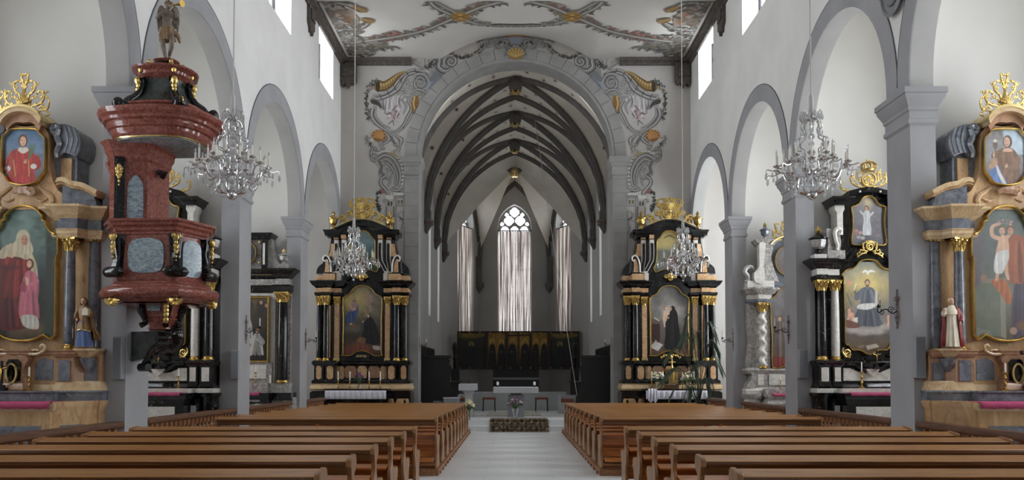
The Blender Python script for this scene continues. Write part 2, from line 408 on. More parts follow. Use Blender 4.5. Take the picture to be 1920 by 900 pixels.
# ------------------------------------------------------------------ painted canvases
class Cv:
    """small raster painted in numpy, turned into a coloured grid mesh"""
    def __init__(s, x0, x1, y0, y1, nx, bg=None, seed=1):
        s.x0, s.x1, s.y0, s.y1 = x0, x1, y0, y1
        s.nx = nx; s.ny = max(2, int(nx*(y1-y0)/(x1-x0)))
        s.X, s.Y = np.meshgrid(np.linspace(x0, x1, s.nx), np.linspace(y0, y1, s.ny))
        s.rgb = np.zeros((s.ny, s.nx, 3)); s.a = np.zeros((s.ny, s.nx)); s.px = (x1-x0)/(nx-1)
        s.rs = np.random.RandomState(seed)
        if bg is not None: s.rgb[:] = bg; s.a[:] = 1
    def noise(s, nx, ny):
        g = s.rs.rand(ny+2, nx+2); u = (s.X-s.x0)/(s.x1-s.x0)*nx; v = (s.Y-s.y0)/(s.y1-s.y0)*ny
        i = np.clip(u.astype(int), 0, nx); j = np.clip(v.astype(int), 0, ny); fu = u-i; fv = v-j
        fu = fu*fu*(3-2*fu); fv = fv*fv*(3-2*fv)
        return (g[j, i]*(1-fu)+g[j, i+1]*fu)*(1-fv)+(g[j+1, i]*(1-fu)+g[j+1, i+1]*fu)*fv
    def vgrad(s, stops):
        t = (s.Y-s.y0)/(s.y1-s.y0); ps = [p for p, c in stops]
        for k in range(3): s.rgb[..., k] = np.interp(t, ps, [c[k] for p, c in stops])
        s.a[:] = 1
    def mottle(s, amt=.12, nx=5, ny=8):
        n = (s.noise(nx, ny)*.6+s.noise(nx*3, ny*3)*.4-.5)*2*amt
        s.rgb *= (1+n)[..., None]
    def win(s, xa, xb, ya, yb):
        i0 = max(0, int((xa-s.x0)/s.px)-1); i1 = min(s.nx, int((xb-s.x0)/s.px)+3)
        j0 = max(0, int((ya-s.y0)/s.px)-1); j1 = min(s.ny, int((yb-s.y0)/s.px)+3)
        return slice(j0, max(j0, j1)), slice(i0, max(i0, i1))
    def put(s, w, m, col, op=1):
        m = np.clip(m, 0, 1)*op
        c = col if isinstance(col, np.ndarray) else np.array(col[:3], float)
        s.rgb[w] = s.rgb[w]*(1-m[..., None]) + c*m[..., None]; s.a[w] = np.maximum(s.a[w], m)
    def ell(s, cx, cy, rx, ry, col, soft=.25, rot=0, op=1):
        R = max(rx, ry)*(1+soft); w = s.win(cx-R, cx+R, cy-R, cy+R); X, Y = s.X[w]-cx, s.Y[w]-cy
        c, q = cos(radians(rot)), sin(radians(rot)); U = (X*c+Y*q)/rx; V = (-X*q+Y*c)/ry
        s.put(w, (1-np.sqrt(U*U+V*V))/max(soft, 1e-3)+.5, col, op)
    def glow(s, cx, cy, rx, ry, col, op=1):
        m = np.exp(-(((s.X-cx)/rx)**2+((s.Y-cy)/ry)**2)); s.put((slice(None), slice(None)), m, col, op)
    def poly(s, pts, col, soft=None, smooth=True, fold=0, freq=.7, op=1, slant=0.):
        p = cr(pts, 5, True) if smooth and len(pts) > 2 else pts
        soft = soft or s.px*1.2; xs = [q[0] for q in p]; ys = [q[1] for q in p]
        w = s.win(min(xs)-soft, max(xs)+soft, min(ys)-soft, max(ys)+soft); X, Y = s.X[w], s.Y[w]
        ins = np.zeros(X.shape, bool); D = np.full(X.shape, 1e9)
        for i in range(len(p)):
            (xa, ya), (xb, yb) = p[i-1], p[i]
            if ya != yb:
                ins ^= ((ya > Y) != (yb > Y)) & (X < (xb-xa)*(Y-ya)/(yb-ya)+xa)
            L2 = (xb-xa)**2+(yb-ya)**2+1e-12; t = np.clip(((X-xa)*(xb-xa)+(Y-ya)*(yb-ya))/L2, 0, 1)
            D = np.minimum(D, (X-xa-t*(xb-xa))**2+(Y-ya-t*(yb-ya))**2)
        D = np.sqrt(D)*np.where(ins, 1, -1); m = np.clip(D/soft+.5, 0, 1)
        c = np.zeros(X.shape+(3,)); c[:] = col[:3]
        if fold:
            nz = s.noise(7, 7)[w]*5
            k = (np.sin((X+slant*Y)*freq+nz)*.65+np.sin((X-slant*.6*Y)*freq*1.9+1.3+nz*.7)*.35)*.62
            c *= (1+fold*k)[..., None]
        s.put(w, m, c, op)
    def stroke(s, pts, wd, col, soft=None, smooth=True, op=1, edge=None, hi=None):
        """tapered stroke; edge/hi give it the look of a painted relief band"""
        p = cr(pts, 6) if smooth and len(pts) > 2 else list(pts)
        W = list(np.interp(np.linspace(0, 1, len(p)), np.linspace(0, 1, len(wd)), wd)) if isinstance(wd, (list, tuple)) else [wd]*len(p)
        soft = soft or s.px*1.1; mw = max(W)+soft
        xs = [q[0] for q in p]; ys = [q[1] for q in p]
        w = s.win(min(xs)-mw, max(xs)+mw, min(ys)-mw, max(ys)+mw); X, Y = s.X[w], s.Y[w]
        best = np.full(X.shape, -1e9); sd = np.zeros(X.shape)
        for i in range(len(p)-1):
            (xa, ya), (xb, yb) = p[i], p[i+1]; dx, dy = xb-xa, yb-ya; L2 = dx*dx+dy*dy+1e-12
            t = np.clip(((X-xa)*dx+(Y-ya)*dy)/L2, 0, 1); ww = W[i]+(W[i+1]-W[i])*t
            d = np.hypot(X-xa-t*dx, Y-ya-t*dy); v = ww-d
            sg = ((X-xa)*dy-(Y-ya)*dx)/sqrt(L2)/(ww+1e-9)
            k = v > best; best = np.where(k, v, best); sd = np.where(k, sg, sd)
        m = np.clip(best/soft+.5, 0, 1); c = np.zeros(X.shape+(3,)); c[:] = col[:3]
        if edge is not None:
            k = np.clip((np.abs(sd)-.5)/.3, 0, 1)[..., None]; c = c*(1-k)+np.array(edge[:3], float)*k
        if hi is not None:
            k = np.exp(-((sd+.25)/.22)**2)[..., None]*.85; c = c*(1-k)+np.array(hi[:3], float)*k
        s.put(w, m, c, op)
    def drape(s, top, bot, w0, w1, col, n=9, seed=1):
        """hanging cloth as overlapping tapered folds from top to bottom"""
        r = random.Random(seed); (x0, y0), (x1, y1) = top, bot
        for i in range(n):
            t = -1+2*(i+.5)/n; t += r.uniform(-.1, .1); k = r.uniform(.72, 1.22); c = [v*k for v in col]
            b = (x1+t*w1, y1+r.uniform(-.03, .03)*(y0-y1)); m = (x0+(x1-x0)*.5+t*(w0+w1)*.5+r.uniform(-.06, .06)*w1, (y0+y1)/2)
            s.stroke([(x0+t*w0*.8, y0), m, b], [w0/n*1.2, (w0+w1)/n*.8, w1/n*1.3], c, soft=max(s.px*1.5, w1/n*.8))
    def mesh(s, name, mapf, parent, mat, keep=None, thr=.35):
        V = mapf(s.X, s.Y).reshape(-1, 3).astype(np.float32)
        idx = np.arange(s.nx*s.ny).reshape(s.ny, s.nx)
        q = np.stack([idx[:-1, :-1], idx[:-1, 1:], idx[1:, 1:], idx[1:, :-1]], -1).reshape(-1, 4)
        al = s.a if keep is None else s.a*keep(s.X, s.Y)
        fa = np.minimum.reduce([al[:-1, :-1], al[:-1, 1:], al[1:, 1:], al[1:, :-1]]).reshape(-1) if keep is not None else \
            ((al[:-1, :-1]+al[:-1, 1:]+al[1:, 1:]+al[1:, :-1])/4).reshape(-1)
        q = q[fa > thr]
        used = np.unique(q); re = np.full(s.nx*s.ny, -1); re[used] = np.arange(len(used)); q = re[q]; V = V[used]
        c = np.clip(s.rgb.reshape(-1, 3)[used], 0, 255)/255.
        c = np.where(c <= .04045, c/12.92, ((c+.055)/1.055)**2.4)
        me = bpy.data.meshes.new(name); me.vertices.add(len(V)); me.vertices.foreach_set('co', V.reshape(-1))
        me.loops.add(q.size); me.loops.foreach_set('vertex_index', q.reshape(-1).astype(np.int32))
        me.polygons.add(len(q)); me.polygons.foreach_set('loop_start', np.arange(0, q.size, 4, dtype=np.int32))
        me.update(calc_edges=True); me.validate()
        at = me.color_attributes.new('Col', 'FLOAT_COLOR', 'POINT')
        at.data.foreach_set('color', np.concatenate([c, np.ones((len(c), 1))], 1).astype(np.float32).reshape(-1))
        me.materials.append(mat); me.shade_smooth()
        o = bpy.data.objects.new(name, me); C.objects.link(o)
        if parent: o.parent = parent
        return o

def inpoly(poly):
    def f(X, Y):
        ins = np.zeros(X.shape, bool)
        for i in range(len(poly)):
            (xa, ya), (xb, yb) = poly[i-1], poly[i]
            if ya != yb: ins ^= ((ya > Y) != (yb > Y)) & (X < (xb-xa)*(Y-ya)/(yb-ya)+xa)
        return ins.astype(float)
    return f
# ------------------------------------------------------------------ the room
W, TW = 4.657, 0.28
PY = {k: 10.07+4.12*(k-1) for k in range(-2, 4)}
PL = 0.61; SPR = 4.86; CAP = 4.74; ZC = 9.78; DE = 22.5; YB = -4.2
AR = 1.755; AO = 2.06
def semi(c, z, r, n=28, a0=180, a1=0): return arcp(c, z, r, r, a0, a1, n)
arch_c = [(PY[k]+PL+AR) for k in (-2, -1, 0, 1, 2, 3)]
SILL = 8.34
win_y = [(21.5-4.12*j-1.6, 21.5-4.12*j) for j in range(4)]
wn = 0
for side, nm in ((-1, 'left'), (1, 'right')):
    o = [(YB, 0)]
    for k, c in zip((-2, -1, 0, 1, 2, 3), arch_c):
        o += [(PY[k]+PL, 0)] + semi(c, SPR, AR)
        o += [(PY[k]+PL+2*AR, 0)]
    o += [(DE+.1, 0), (DE+.1, SILL), (YB, SILL)]
    mb = MB(); mb.mat(0).prism(o, side*W, side*(W+TW), 'x', side=1)
    ys = [YB] + [q for w in reversed(win_y) for q in w] + [DE+.1]
    for i in range(0, len(ys), 2):
        mb.mat(0).box(*sorted((side*W, side*(W+.42))), ys[i], ys[i+1], SILL, ZC+.1)
    mb.mat(0).box(*sorted((side*(W+TW), side*(W+.42))), YB, DE+.1, 7.6, SILL)
    wall = struct('wall_'+nm, mb, [M['plaster'], M['soffit']])
    for k in (-1, 0, 1, 2, 3):
        mb = MB(); x = sorted((side*(W-.012), side*(W+TW+.012)))
        mb.box(x[0], x[1], PY[k]-.012, PY[k]+PL+.012, 0, CAP-.4)
        mb.box(x[0]-.03, x[1]+.03, PY[k]-.04, PY[k]+PL+.04, 0, .2)
        struct('pillar', mb, M['grey'], parent=wall)
        mb = MB()
        mb.mould([(x[0], PY[k]-.012), (x[1], PY[k]-.012), (x[1], PY[k]+PL+.012), (x[0], PY[k]+PL+.012)],
                 [(0, CAP-.44), (.028, CAP-.41), (.028, CAP-.37), (.012, CAP-.35), (.012, CAP-.27), (.03, CAP-.25), (.03, CAP-.22), (.045, CAP-.19), (.085, CAP-.11), (.09, CAP-.075), (.105, CAP-.065), (.105, CAP), (-.02, CAP)], True)
        struct('capital', mb, M['grey'], parent=wall, ang=25)
    for c in arch_c:
        mb = MB(); poly = [(c-AO, CAP)] + semi(c, SPR, AO) + [(c+AO, CAP), (c+AR, CAP)] + semi(c, SPR, AR, 28, 0, 180) + [(c-AR, CAP)]
        mb.prism(poly, side*(W-.012), side*(W+.004), 'x')
        struct('arch_band', mb, M['grey'], parent=wall)
        mb = MB(); mb.prism(semi(c, SPR, AO+.014)+semi(c, SPR, AO-.001, 28, 0, 180), side*(W-.013), side*(W+.004), 'x'); struct('arch_outline', mb, M['outline'], parent=wall)
    # cornice and its carved brackets
    mb = MB(); xx = [side*W, side*(W-.05), side*(W-.06), side*(W-.14), side*(W-.16), side*W]
    mb.prism(list(zip(xx, (ZC-.2, ZC-.2, ZC-.13, ZC-.08, ZC, ZC))), YB, DE, 'y')
    struct('trim_%d' % (1 if side < 0 else 2), mb, M['timber'])
    for y0 in (18.7, 14.58):
        mb = MB(); mb.prism([(y0, ZC-.18), (y0, 9.2), (y0+.1, 9.12), (y0+.15, 9.0), (y0+.24, 9.08), (y0+.32, 8.98), (y0+.4, 9.1), (y0+.5, 9.16), (y0+.5, ZC-.18)], side*W, side*(W-.07), 'x')
        mb.prism([(y0+.08, ZC-.25), (y0+.08, 9.3), (y0+.42, 9.3), (y0+.42, ZC-.25)], side*(W-.07), side*(W-.1), 'x')
        struct('bracket', mb, M['timber'], parent=wall)
    mb = MB(); q = [(0, ZC-.18), (0, 9.15), (.06, 9.0), (.13, 9.06), (.2, 8.96), (.28, 9.08), (.36, 9.04), (.42, 9.14), (.42, ZC-.18)]
    mb.prism([(side*(W-x), z) for x, z in q], DE-.16, DE, 'y'); mb.prism([(side*(W-.06), ZC-.3), (side*(W-.06), 9.25), (side*(W-.36), 9.25), (side*(W-.36), ZC-.3)], DE-.2, DE-.16, 'y')
    struct('bracket', mb, M['timber'], parent=wall)
    # clerestory windows
    for (a, b) in win_y:
        wn += 1; x = side*(W+.37)
        mb = MB()
        for q in ((a, a+.05), (b-.05, b), ((a+b)/2-.02, (a+b)/2+.02)): mb.box(*sorted((x-.02, x+.02)), q[0], q[1], SILL, ZC)
        for z in (SILL, SILL+.5, SILL+1.0, ZC-.06): mb.box(x-.018, x+.018, a, b, z, z+.03)
        wo = struct('window_%d' % wn, mb, M['lead'])
        mb = MB(); mb.box(x-.004, x+.004, a, b, SILL, ZC); struct('pane', mb, M['glass'], parent=wo)
# medallion on the right wall
t = thing('relief_medallion', 'dark grey oval relief medallion on the right wall between two arches', 'medallion', (W-.014, 10.36, 0))
mb = MB(); prof = [(.30, -.002), (.34, -.03), (.36, -.055), (.31, -.07), (.3, -.045), (.001, -.04)]
mb.lathe(prof, n=28); mb.xf(lambda x, y, z: (z, y*.92, 6.12+x)); mb.build('rim', M['stonedk'], t)
mb = MB(); mb.ball((-.055, 0, 6.12), .045, .22, .24, 14, 8); mb.tube([(-.07, .1, 6.0), (-.08, 0, 6.15), (-.07, -.1, 6.3)], .03, 6); mb.tube([(-.07, -.1, 6.0), (-.08, 0, 6.15), (-.07, .12, 6.28)], .025, 6)
mb.build('relief', M['stonedk'], t)

# floors
mb = MB(); mb.box(-7.4, 7.4, YB-.2, 23.3, -.12, 0); struct('floor', mb, M['floor'])
mb = MB(); mb.box(-2.55, 2.55, 20.2, 23.2, 0, .13); mb.box(-2.55, 2.55, 20.55, 23.2, .13, .26); mb.box(-2.8, 2.8, 23.2, 36, -.1, .26)
struct('floor_chancel', mb, M['floor'])
# rear wall behind the camera, dark to cut bounce, window added for fill
mb = MB(); mb.box(-7.4, -1.8, YB-.4, YB, 0, 10); mb.box(1.8, 7.4, YB-.4, YB, 0, 10); mb.box(-1.8, 1.8, YB-.4, YB, 0, 4.2); mb.box(-1.8, 1.8, YB-.4, YB, 8.6, 10)
struct('wall_rear', mb, M['railoak'])
mb = MB(); [mb.box(x-.03, x+.03, YB-.25, YB-.19, 4.2, 8.6) for x in (-1.77, -.6, .6, 1.77)]; [mb.box(-1.8, 1.8, YB-.25, YB-.19, z, z+.05) for z in (4.2, 5.6, 7.1, 8.55)]
wo = struct('window_20', mb, M['lead']); mb = MB(); mb.box(-1.8, 1.8, YB-.23, YB-.22, 4.2, 8.6); struct('pane', mb, M['glass'], parent=wo)
# chapels: cross walls, outer walls with windows, ceilings
wn = 20
for side, nm in ((-1, 'left'), (1, 'right')):
    xo = 7.1
    for k in (-1, 0, 1, 2, 3):
        mb = MB(); y0 = PY[k]+.33
        mb.box(*sorted((side*(W+TW-.02), side*(xo+.2))), y0, y0+.26, 0, 7.6)
        struct('wall_%s_chapel' % nm, mb, M['cream'])
    mb = MB()
    ends = [YB] + [PY[k]+.46 for k in (-1, 0, 1, 2, 3)] + [DE+.2]
    x = sorted((side*xo, side*(xo+.3))); prev = YB; wins = []
    for a, b in zip(ends[:-1], ends[1:]):
        c = (a+b)/2; wins.append((c-.5, c+.5))
    wins = wins[1:]
    for (a, b) in wins:
        mb.box(x[0], x[1], prev, a, 0, 7.6); mb.box(x[0], x[1], a, b, 0, 2.0); mb.box(x[0], x[1], a, b, 6.3, 7.6); prev = b
    mb.box(x[0], x[1], prev, DE+.2, 0, 7.6)
    struct('wall_%s_outer' % nm, mb, M['cream'])
    mb = MB(); mb.box(*sorted((side*(W+TW-.1), side*(xo+.2))), YB, DE+.2, 7.6, 7.75); struct('ceiling_chapel_'+nm, mb, M['cream'])
    for (a, b) in wins:
        wn += 1; xg = side*(xo+.2); mb = MB()
        for q in (a, (a+b)/2-.025, b-.05): mb.box(xg-.03, xg+.03, q, q+.05, 2.0, 6.3)
        for z in (2.0, 2.85, 3.7, 4.55, 5.4, 6.25): mb.box(xg-.02, xg+.02, a, b, z, z+.04)
        wo = struct('window_%d' % wn, mb, M['lead']); mb = MB(); mb.box(xg-.004, xg+.004, a, b, 2.0, 6.3); struct('pane', mb, M['glass'], parent=wo)
# ceiling with the lunette over the chancel arch
def zceil(x, y):
    l = np.maximum(0, 7.13+np.sqrt(np.maximum(0, 3.3**2-np.asarray(x)**2))-ZC)
    return ZC + l*np.clip((np.asarray(y)-20.2)/2.3, 0, 1)
xs = np.linspace(-W-.3, W+.3, 81); ys = np.concatenate([np.linspace(YB, 20.2, 12), np.linspace(20.3, DE+.05, 24)])
mb = MB(); mb.sheet([[(x, y, float(zceil(x, y))) for x in xs] for y in ys]); mb.sheet([[(x, y, 10.75) for x in (-W-.3, W+.3)] for y in (YB, DE+.05)])
ceil = struct('ceiling', mb, M['ceil'], norm=False)
# east wall with the chancel arch
RI, RO, ZS = 2.58, 2.94, 7.13
poly = [(-7.35, 0), (-RI, 0)] + arcp(0, ZS, RI, RI, 180, 0, 40) + [(RI, 0), (7.35, 0), (7.35, 10.7), (-7.35, 10.7)]
mb = MB(); mb.mat(0).prism(poly, DE, DE+.7, 'y', side=1)
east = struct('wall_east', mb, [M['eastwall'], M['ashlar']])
mb = MB(); N = 23
for i in range(N):
    a0, a1 = 180*i/N+.12, 180*(i+1)/N-.12
    mb.prism(arcp(0, ZS, RI+.07, RI+.07, a0, a1, 4) + arcp(0, ZS, RO, RO, a1, a0, 4), DE-.03, DE+.02, 'y')
mb.prism(arcp(0, ZS, RI-.01, RI-.01, 0, 180, 48)+arcp(0, ZS, RI+.075, RI+.075, 180, 0, 48), DE-.012, DE+.03, 'y')
struct('archivolt', mb, M['ashlar'], parent=east)
for sg in (-1, 1):
    mb = MB(); z = .42
    while z < 6.55:
        mb.box(*sorted((sg*(RI-.012), sg*(RO))), DE-.03, DE+.15, z+.004, min(z+.352, 6.6)-.004)
        z += .36
    mb.box(*sorted((sg*(RI-.008), sg*(RO-.01))), DE-.022, DE+.7, .3, 6.7)
    struct('pier_facing', mb, M['ashlar'], parent=east)
    path = [(-RO-.01, DE), (-RO-.01, DE-.04), (-RI+.012, DE-.04), (-RI+.012, DE+.7)]
    if sg > 0: path = [(-x, y) for x, y in path][::-1]
    mb = MB(); mb.mould(path, [(0, 6.64), (.02, 6.67), (.02, 6.72), (.01, 6.74), (.01, 6.86), (.04, 6.9), (.05, 6.95), (.075, 6.98), (.085, 7.04), (.09, ZS), (-.05, ZS)])
    mb.mould(path, [(0, .62), (.04, .55), (.04, .42), (.09, .36), (.1, .2), (.1, 0), (-.05, 0)][::-1])
    struct('impost', mb, M['ashlar'], parent=east, ang=25)
mb = MB()
for sg in (-1, 1):
    x = sorted((sg*2.78, sg*(W-.1)))
    mb.prism([(DE, ZC-.19), (DE-.05, ZC-.19), (DE-.06, ZC-.12), (DE-.12, ZC-.08), (DE-.14, ZC), (DE, ZC)], x[0], x[1], 'x')
struct('trim_3', mb, M['timber'])

# ------------------------------------------------------------------ chancel
H = 2.82; VS = 6.3; VC = 1.15; VR = H+VC
pz = lambda x: VS+sqrt(max(0, VR*VR-(min(abs(x), H)+VC)**2))
bays = [(23.2, 26.4), (26.4, 29.75), (29.75, 33.1)]
mb = MB()
cw = [((a+b)/2-.36, (a+b)/2+.36) for a, b in bays]
for sg in (-1, 1):
    pr_ = 23.15; x_ = sorted((sg*H, sg*(H+.45)))
    for a, b in cw:
        mb.box(x_[0], x_[1], pr_, a, 0, 10.6); mb.box(x_[0], x_[1], a, b, 0, 3.3)
        mb.prism([(a, 7.4), (a+.06, 7.75), (a+.25, 8.15), ((a+b)/2, 8.45), (b-.25, 8.15), (b-.06, 7.75), (b, 7.4), (b, 10.6), (a, 10.6)], x_[0], x_[1], 'x'); pr_ = b
    mb.box(x_[0], x_[1], pr_, 33.1, 0, 10.6)
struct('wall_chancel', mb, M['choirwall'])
for i_, sg in enumerate((-1, 1)):
    for j_, (a, b) in enumerate(cw):
        m = MB(); xg = sg*(H+.36)
        for q in (a, (a+b)/2-.03, b-.06): m.box(xg-.03, xg+.03, q, q+.06, 3.3, 7.9)
        z_ = 3.3
        while z_ < 7.8: m.box(xg-.015, xg+.015, a, b, z_, z_+.03); z_ += .6
        wo = struct('window_%d' % (40+i_*3+j_), m, M['tracery']); m = MB(); m.box(xg+.02, xg+.025, a, b, 3.3, 8.45); struct('pane', m, M['glass'], parent=wo)
mb = MB(); stars = MB(); rs = random.Random(7)
def star(mbx, p, n1, n2, r):
    c = np.array(p); vs = [c]
    for i in range(16):
        a = 2*pi*i/16; q = r if i % 2 == 0 else r*.35
        vs.append(c+q*(n1*cos(a)+n2*sin(a)))
    mbx.add(vs, [(0, 1+i, 1+(i+1) % 16) for i in range(16)])
def vz(x, y, a, b):
    return max(pz(x), pz((y-(a+b)/2)*2*H/(b-a)))
for (a, b) in bays:
    X = [H*(-1+2*i/44) for i in range(45)]; Y = [a+(b-a)*j/36 for j in range(37)]
    mb.sheet([[(x, y, vz(x, y, a, b)) for x in X] for y in Y])
    for i in range(12):
        for j in range(6):
            x = H*(-.94+1.88*i/11); y = a+(b-a)*(.1+.16*j); x += (.09 if j % 2 else -.09)
            z = vz(x, y, a, b); e = .05
            if abs(abs(x)/H-abs((y-(a+b)/2)*2/(b-a))) < .1: continue
            n1 = np.array((e, 0, vz(x+e, y, a, b)-z)); n1 /= np.linalg.norm(n1); n2 = np.array((0, e, vz(x, y+e, a, b)-z)); n2 /= np.linalg.norm(n2)
            nn = np.cross(n1, n2); star(stars, np.array((x, y, z))-nn*.035, n1, n2, .09)
# apse webs
AP = [(-H, 33.1), (-1.5, 35.8), (1.5, 35.8), (H, 33.1)]; BOSS = (0, 34.0, 9.62)
def wallarch(p, q, s, top=9.5, zs=6.5):
    u = 2*s-1; h = hypot(q[0]-p[0], q[1]-p[1])/2; r = top-zs; c = (r*r-h*h)/(2*h); R = h+c
    return (p[0]+(q[0]-p[0])*s, p[1]+(q[1]-p[1])*s, zs+sqrt(max(0, R*R-(abs(u)*h+c)**2)))
for p, q in zip(AP[:-1], AP[1:]):
    rows = []
    for i in range(25):
        A = wallarch(p, q, i/24); rows.append([tuple(A[k]+(BOSS[k]-A[k])*t+(0 if k < 2 else .35*sin(pi*t)*(1-abs(2*i/24-1))) for k in range(3)) for t in [j/8 for j in range(9)]])
    mb.sheet(rows)
    for s in (.3, .5, .7):
        for t in (.3, .6):
            i = s; A = wallarch(p, q, s); c = [A[k]+(BOSS[k]-A[k])*t for k in range(3)]; c[2] += .35*sin(pi*t)*(1-abs(2*s-1))-.03
            star(stars, c, np.array((1, 0, 0)), np.array((0, .7, .7)), .07)
rows = [[(x, 33.1, pz(x)) for x in X], [tuple(np.array((x, 33.1, pz(x)))*.5+np.array(BOSS)*.5+np.array((0, 0, .1))) for x in X], [BOSS for x in X]]
mb.sheet(rows)
vault = struct('ceiling_chancel', mb, M['vault'], norm=False, ang=60)
struct('painted_stars', stars, M['star'], parent=vault, ang=0, norm=False)
def rib(pts, w=.13, h=.24):
    """ribs of chamfered section hanging below the vault"""
    m = MB(); p = np.array(pts); t = np.gradient(p, axis=0); t /= np.linalg.norm(t, axis=1)[:, None]
    rows = []
    for i in range(len(p)):
        z = np.array((0, 0, 1.)); n = z-np.dot(z, t[i])*t[i]
        if np.linalg.norm(n) < .12: n = np.array((-p[i][0], 0, 0))*-1.0
        n /= np.linalg.norm(n); s = np.cross(t[i], n)
        rows.append([p[i]+s*w*a+n*h*b for a, b in ((-1, .3), (-1, -.35), (-.4, -.8), (-.4, -1), (.4, -1), (.4, -.8), (1, -.35), (1, .3))])
    m.loft(rows); return m
for (a, b) in bays:
    c = (a+b)/2
    for sg in (-1, 1):
        pts = [(H*(-1+2*t), a+(b-a)*(t if sg > 0 else 1-t), pz(H*(-1+2*t))) for t in [i/32 for i in range(33)]]
        struct('rib', rib(pts, .075, .13), M['rib'], parent=vault, ang=30)
    m = MB(); m.lathe([(.06, -.42), (.16, -.4), (.2, -.3), (.2, -.12), (.1, 0)], (0, c, 10.08), 10); struct('boss', m, M['rib'], parent=vault)
    m = MB(); [m.tube([(0, c, 9.64), (.1*cos(q), c+.1*sin(q), 9.62), (.19*cos(q), c+.19*sin(q), 9.68)], [.04, .045, .01], 5) for q in [i*pi/3 for i in range(6)]]; m.ball((0, c, 9.63), .06)
    struct('boss_rosette', m, M['goldleaf'], parent=vault)
for y in (26.4, 29.75, 33.1):
    struct('rib', rib([(H*(-1+2*t), y, pz(H*(-1+2*t))) for t in [i/40 for i in range(41)]], .085, .15), M['rib'], parent=vault, ang=30)
    for sg in (-1, 1):
        m = MB(); m.box(*sorted((sg*(H-.2), sg*(H+.05))), y-.16, y+.16, 6.15, 6.45)
        m.lathe([(.02, -.42), (.08, -.32), (.14, -.2), (.2, -.16), (.2, -.08), (.23, -.06), (.23, 0)], (sg*(H-.06), y, 6.15), 8)
        struct('corbel', m, M['rib'], parent=vault)
        m = MB(); m.lathe([(.212, -.15), (.212, -.09)], (sg*(H-.06), y, 6.15), 8); struct('corbel_band', m, plain('corbel_red_blue', (96, 66, 58), .7), parent=vault)
for (x, y) in AP[1:3]:
    A = [(x, y, 6.2), (x*.98, y-.04, 6.7), (x*.93, y-.1, 7.4), (x*.8, y-.35, 8.3), (x*.5, y-.9, 9.15), (x*.2, y-1.5, 9.55), BOSS]
    struct('rib', rib(cr(A, 5), .08, .14), M['rib'], parent=vault, ang=30)
    m = MB(); m.box(x-.13, x+.13, y-.25, y, 5.2, 6.3); m.lathe([(.02, -.42), (.08, -.3), (.16, -.2), (.19, -.15), (.19, 0)], (x*.98, y-.12, 5.2), 8)
    struct('corbel', m, M['rib'], parent=vault)
for x in (-H, H):
    A = [(x, 33.15, 6.3), (x*.9, 33.25, 7.6), (x*.62, 33.5, 8.8), (x*.3, 33.8, 9.45), BOSS]
    struct('rib', rib(cr(A, 6), .08, .14), M['rib'], parent=vault, ang=30)
m = MB(); m.lathe([(.05, -.3), (.16, -.26), (.2, -.1), (.1, .1)], BOSS, 10); [m.tube([(0, 34, 9.36), (.13*cos(q), 34+.13*sin(q), 9.33), (.22*cos(q), 34+.22*sin(q), 9.4)], [.04, .05, .01], 5) for q in [i*pi/3 for i in range(6)]]
struct('boss_rosette', m, M['goldleaf'], parent=vault)
for p, q in zip(AP[:-1], AP[1:]):
    struct('rib', rib([wallarch(p, q, .01+.98*i/24) for i in range(25)], .08, .14), M['rib'], parent=vault, ang=30)
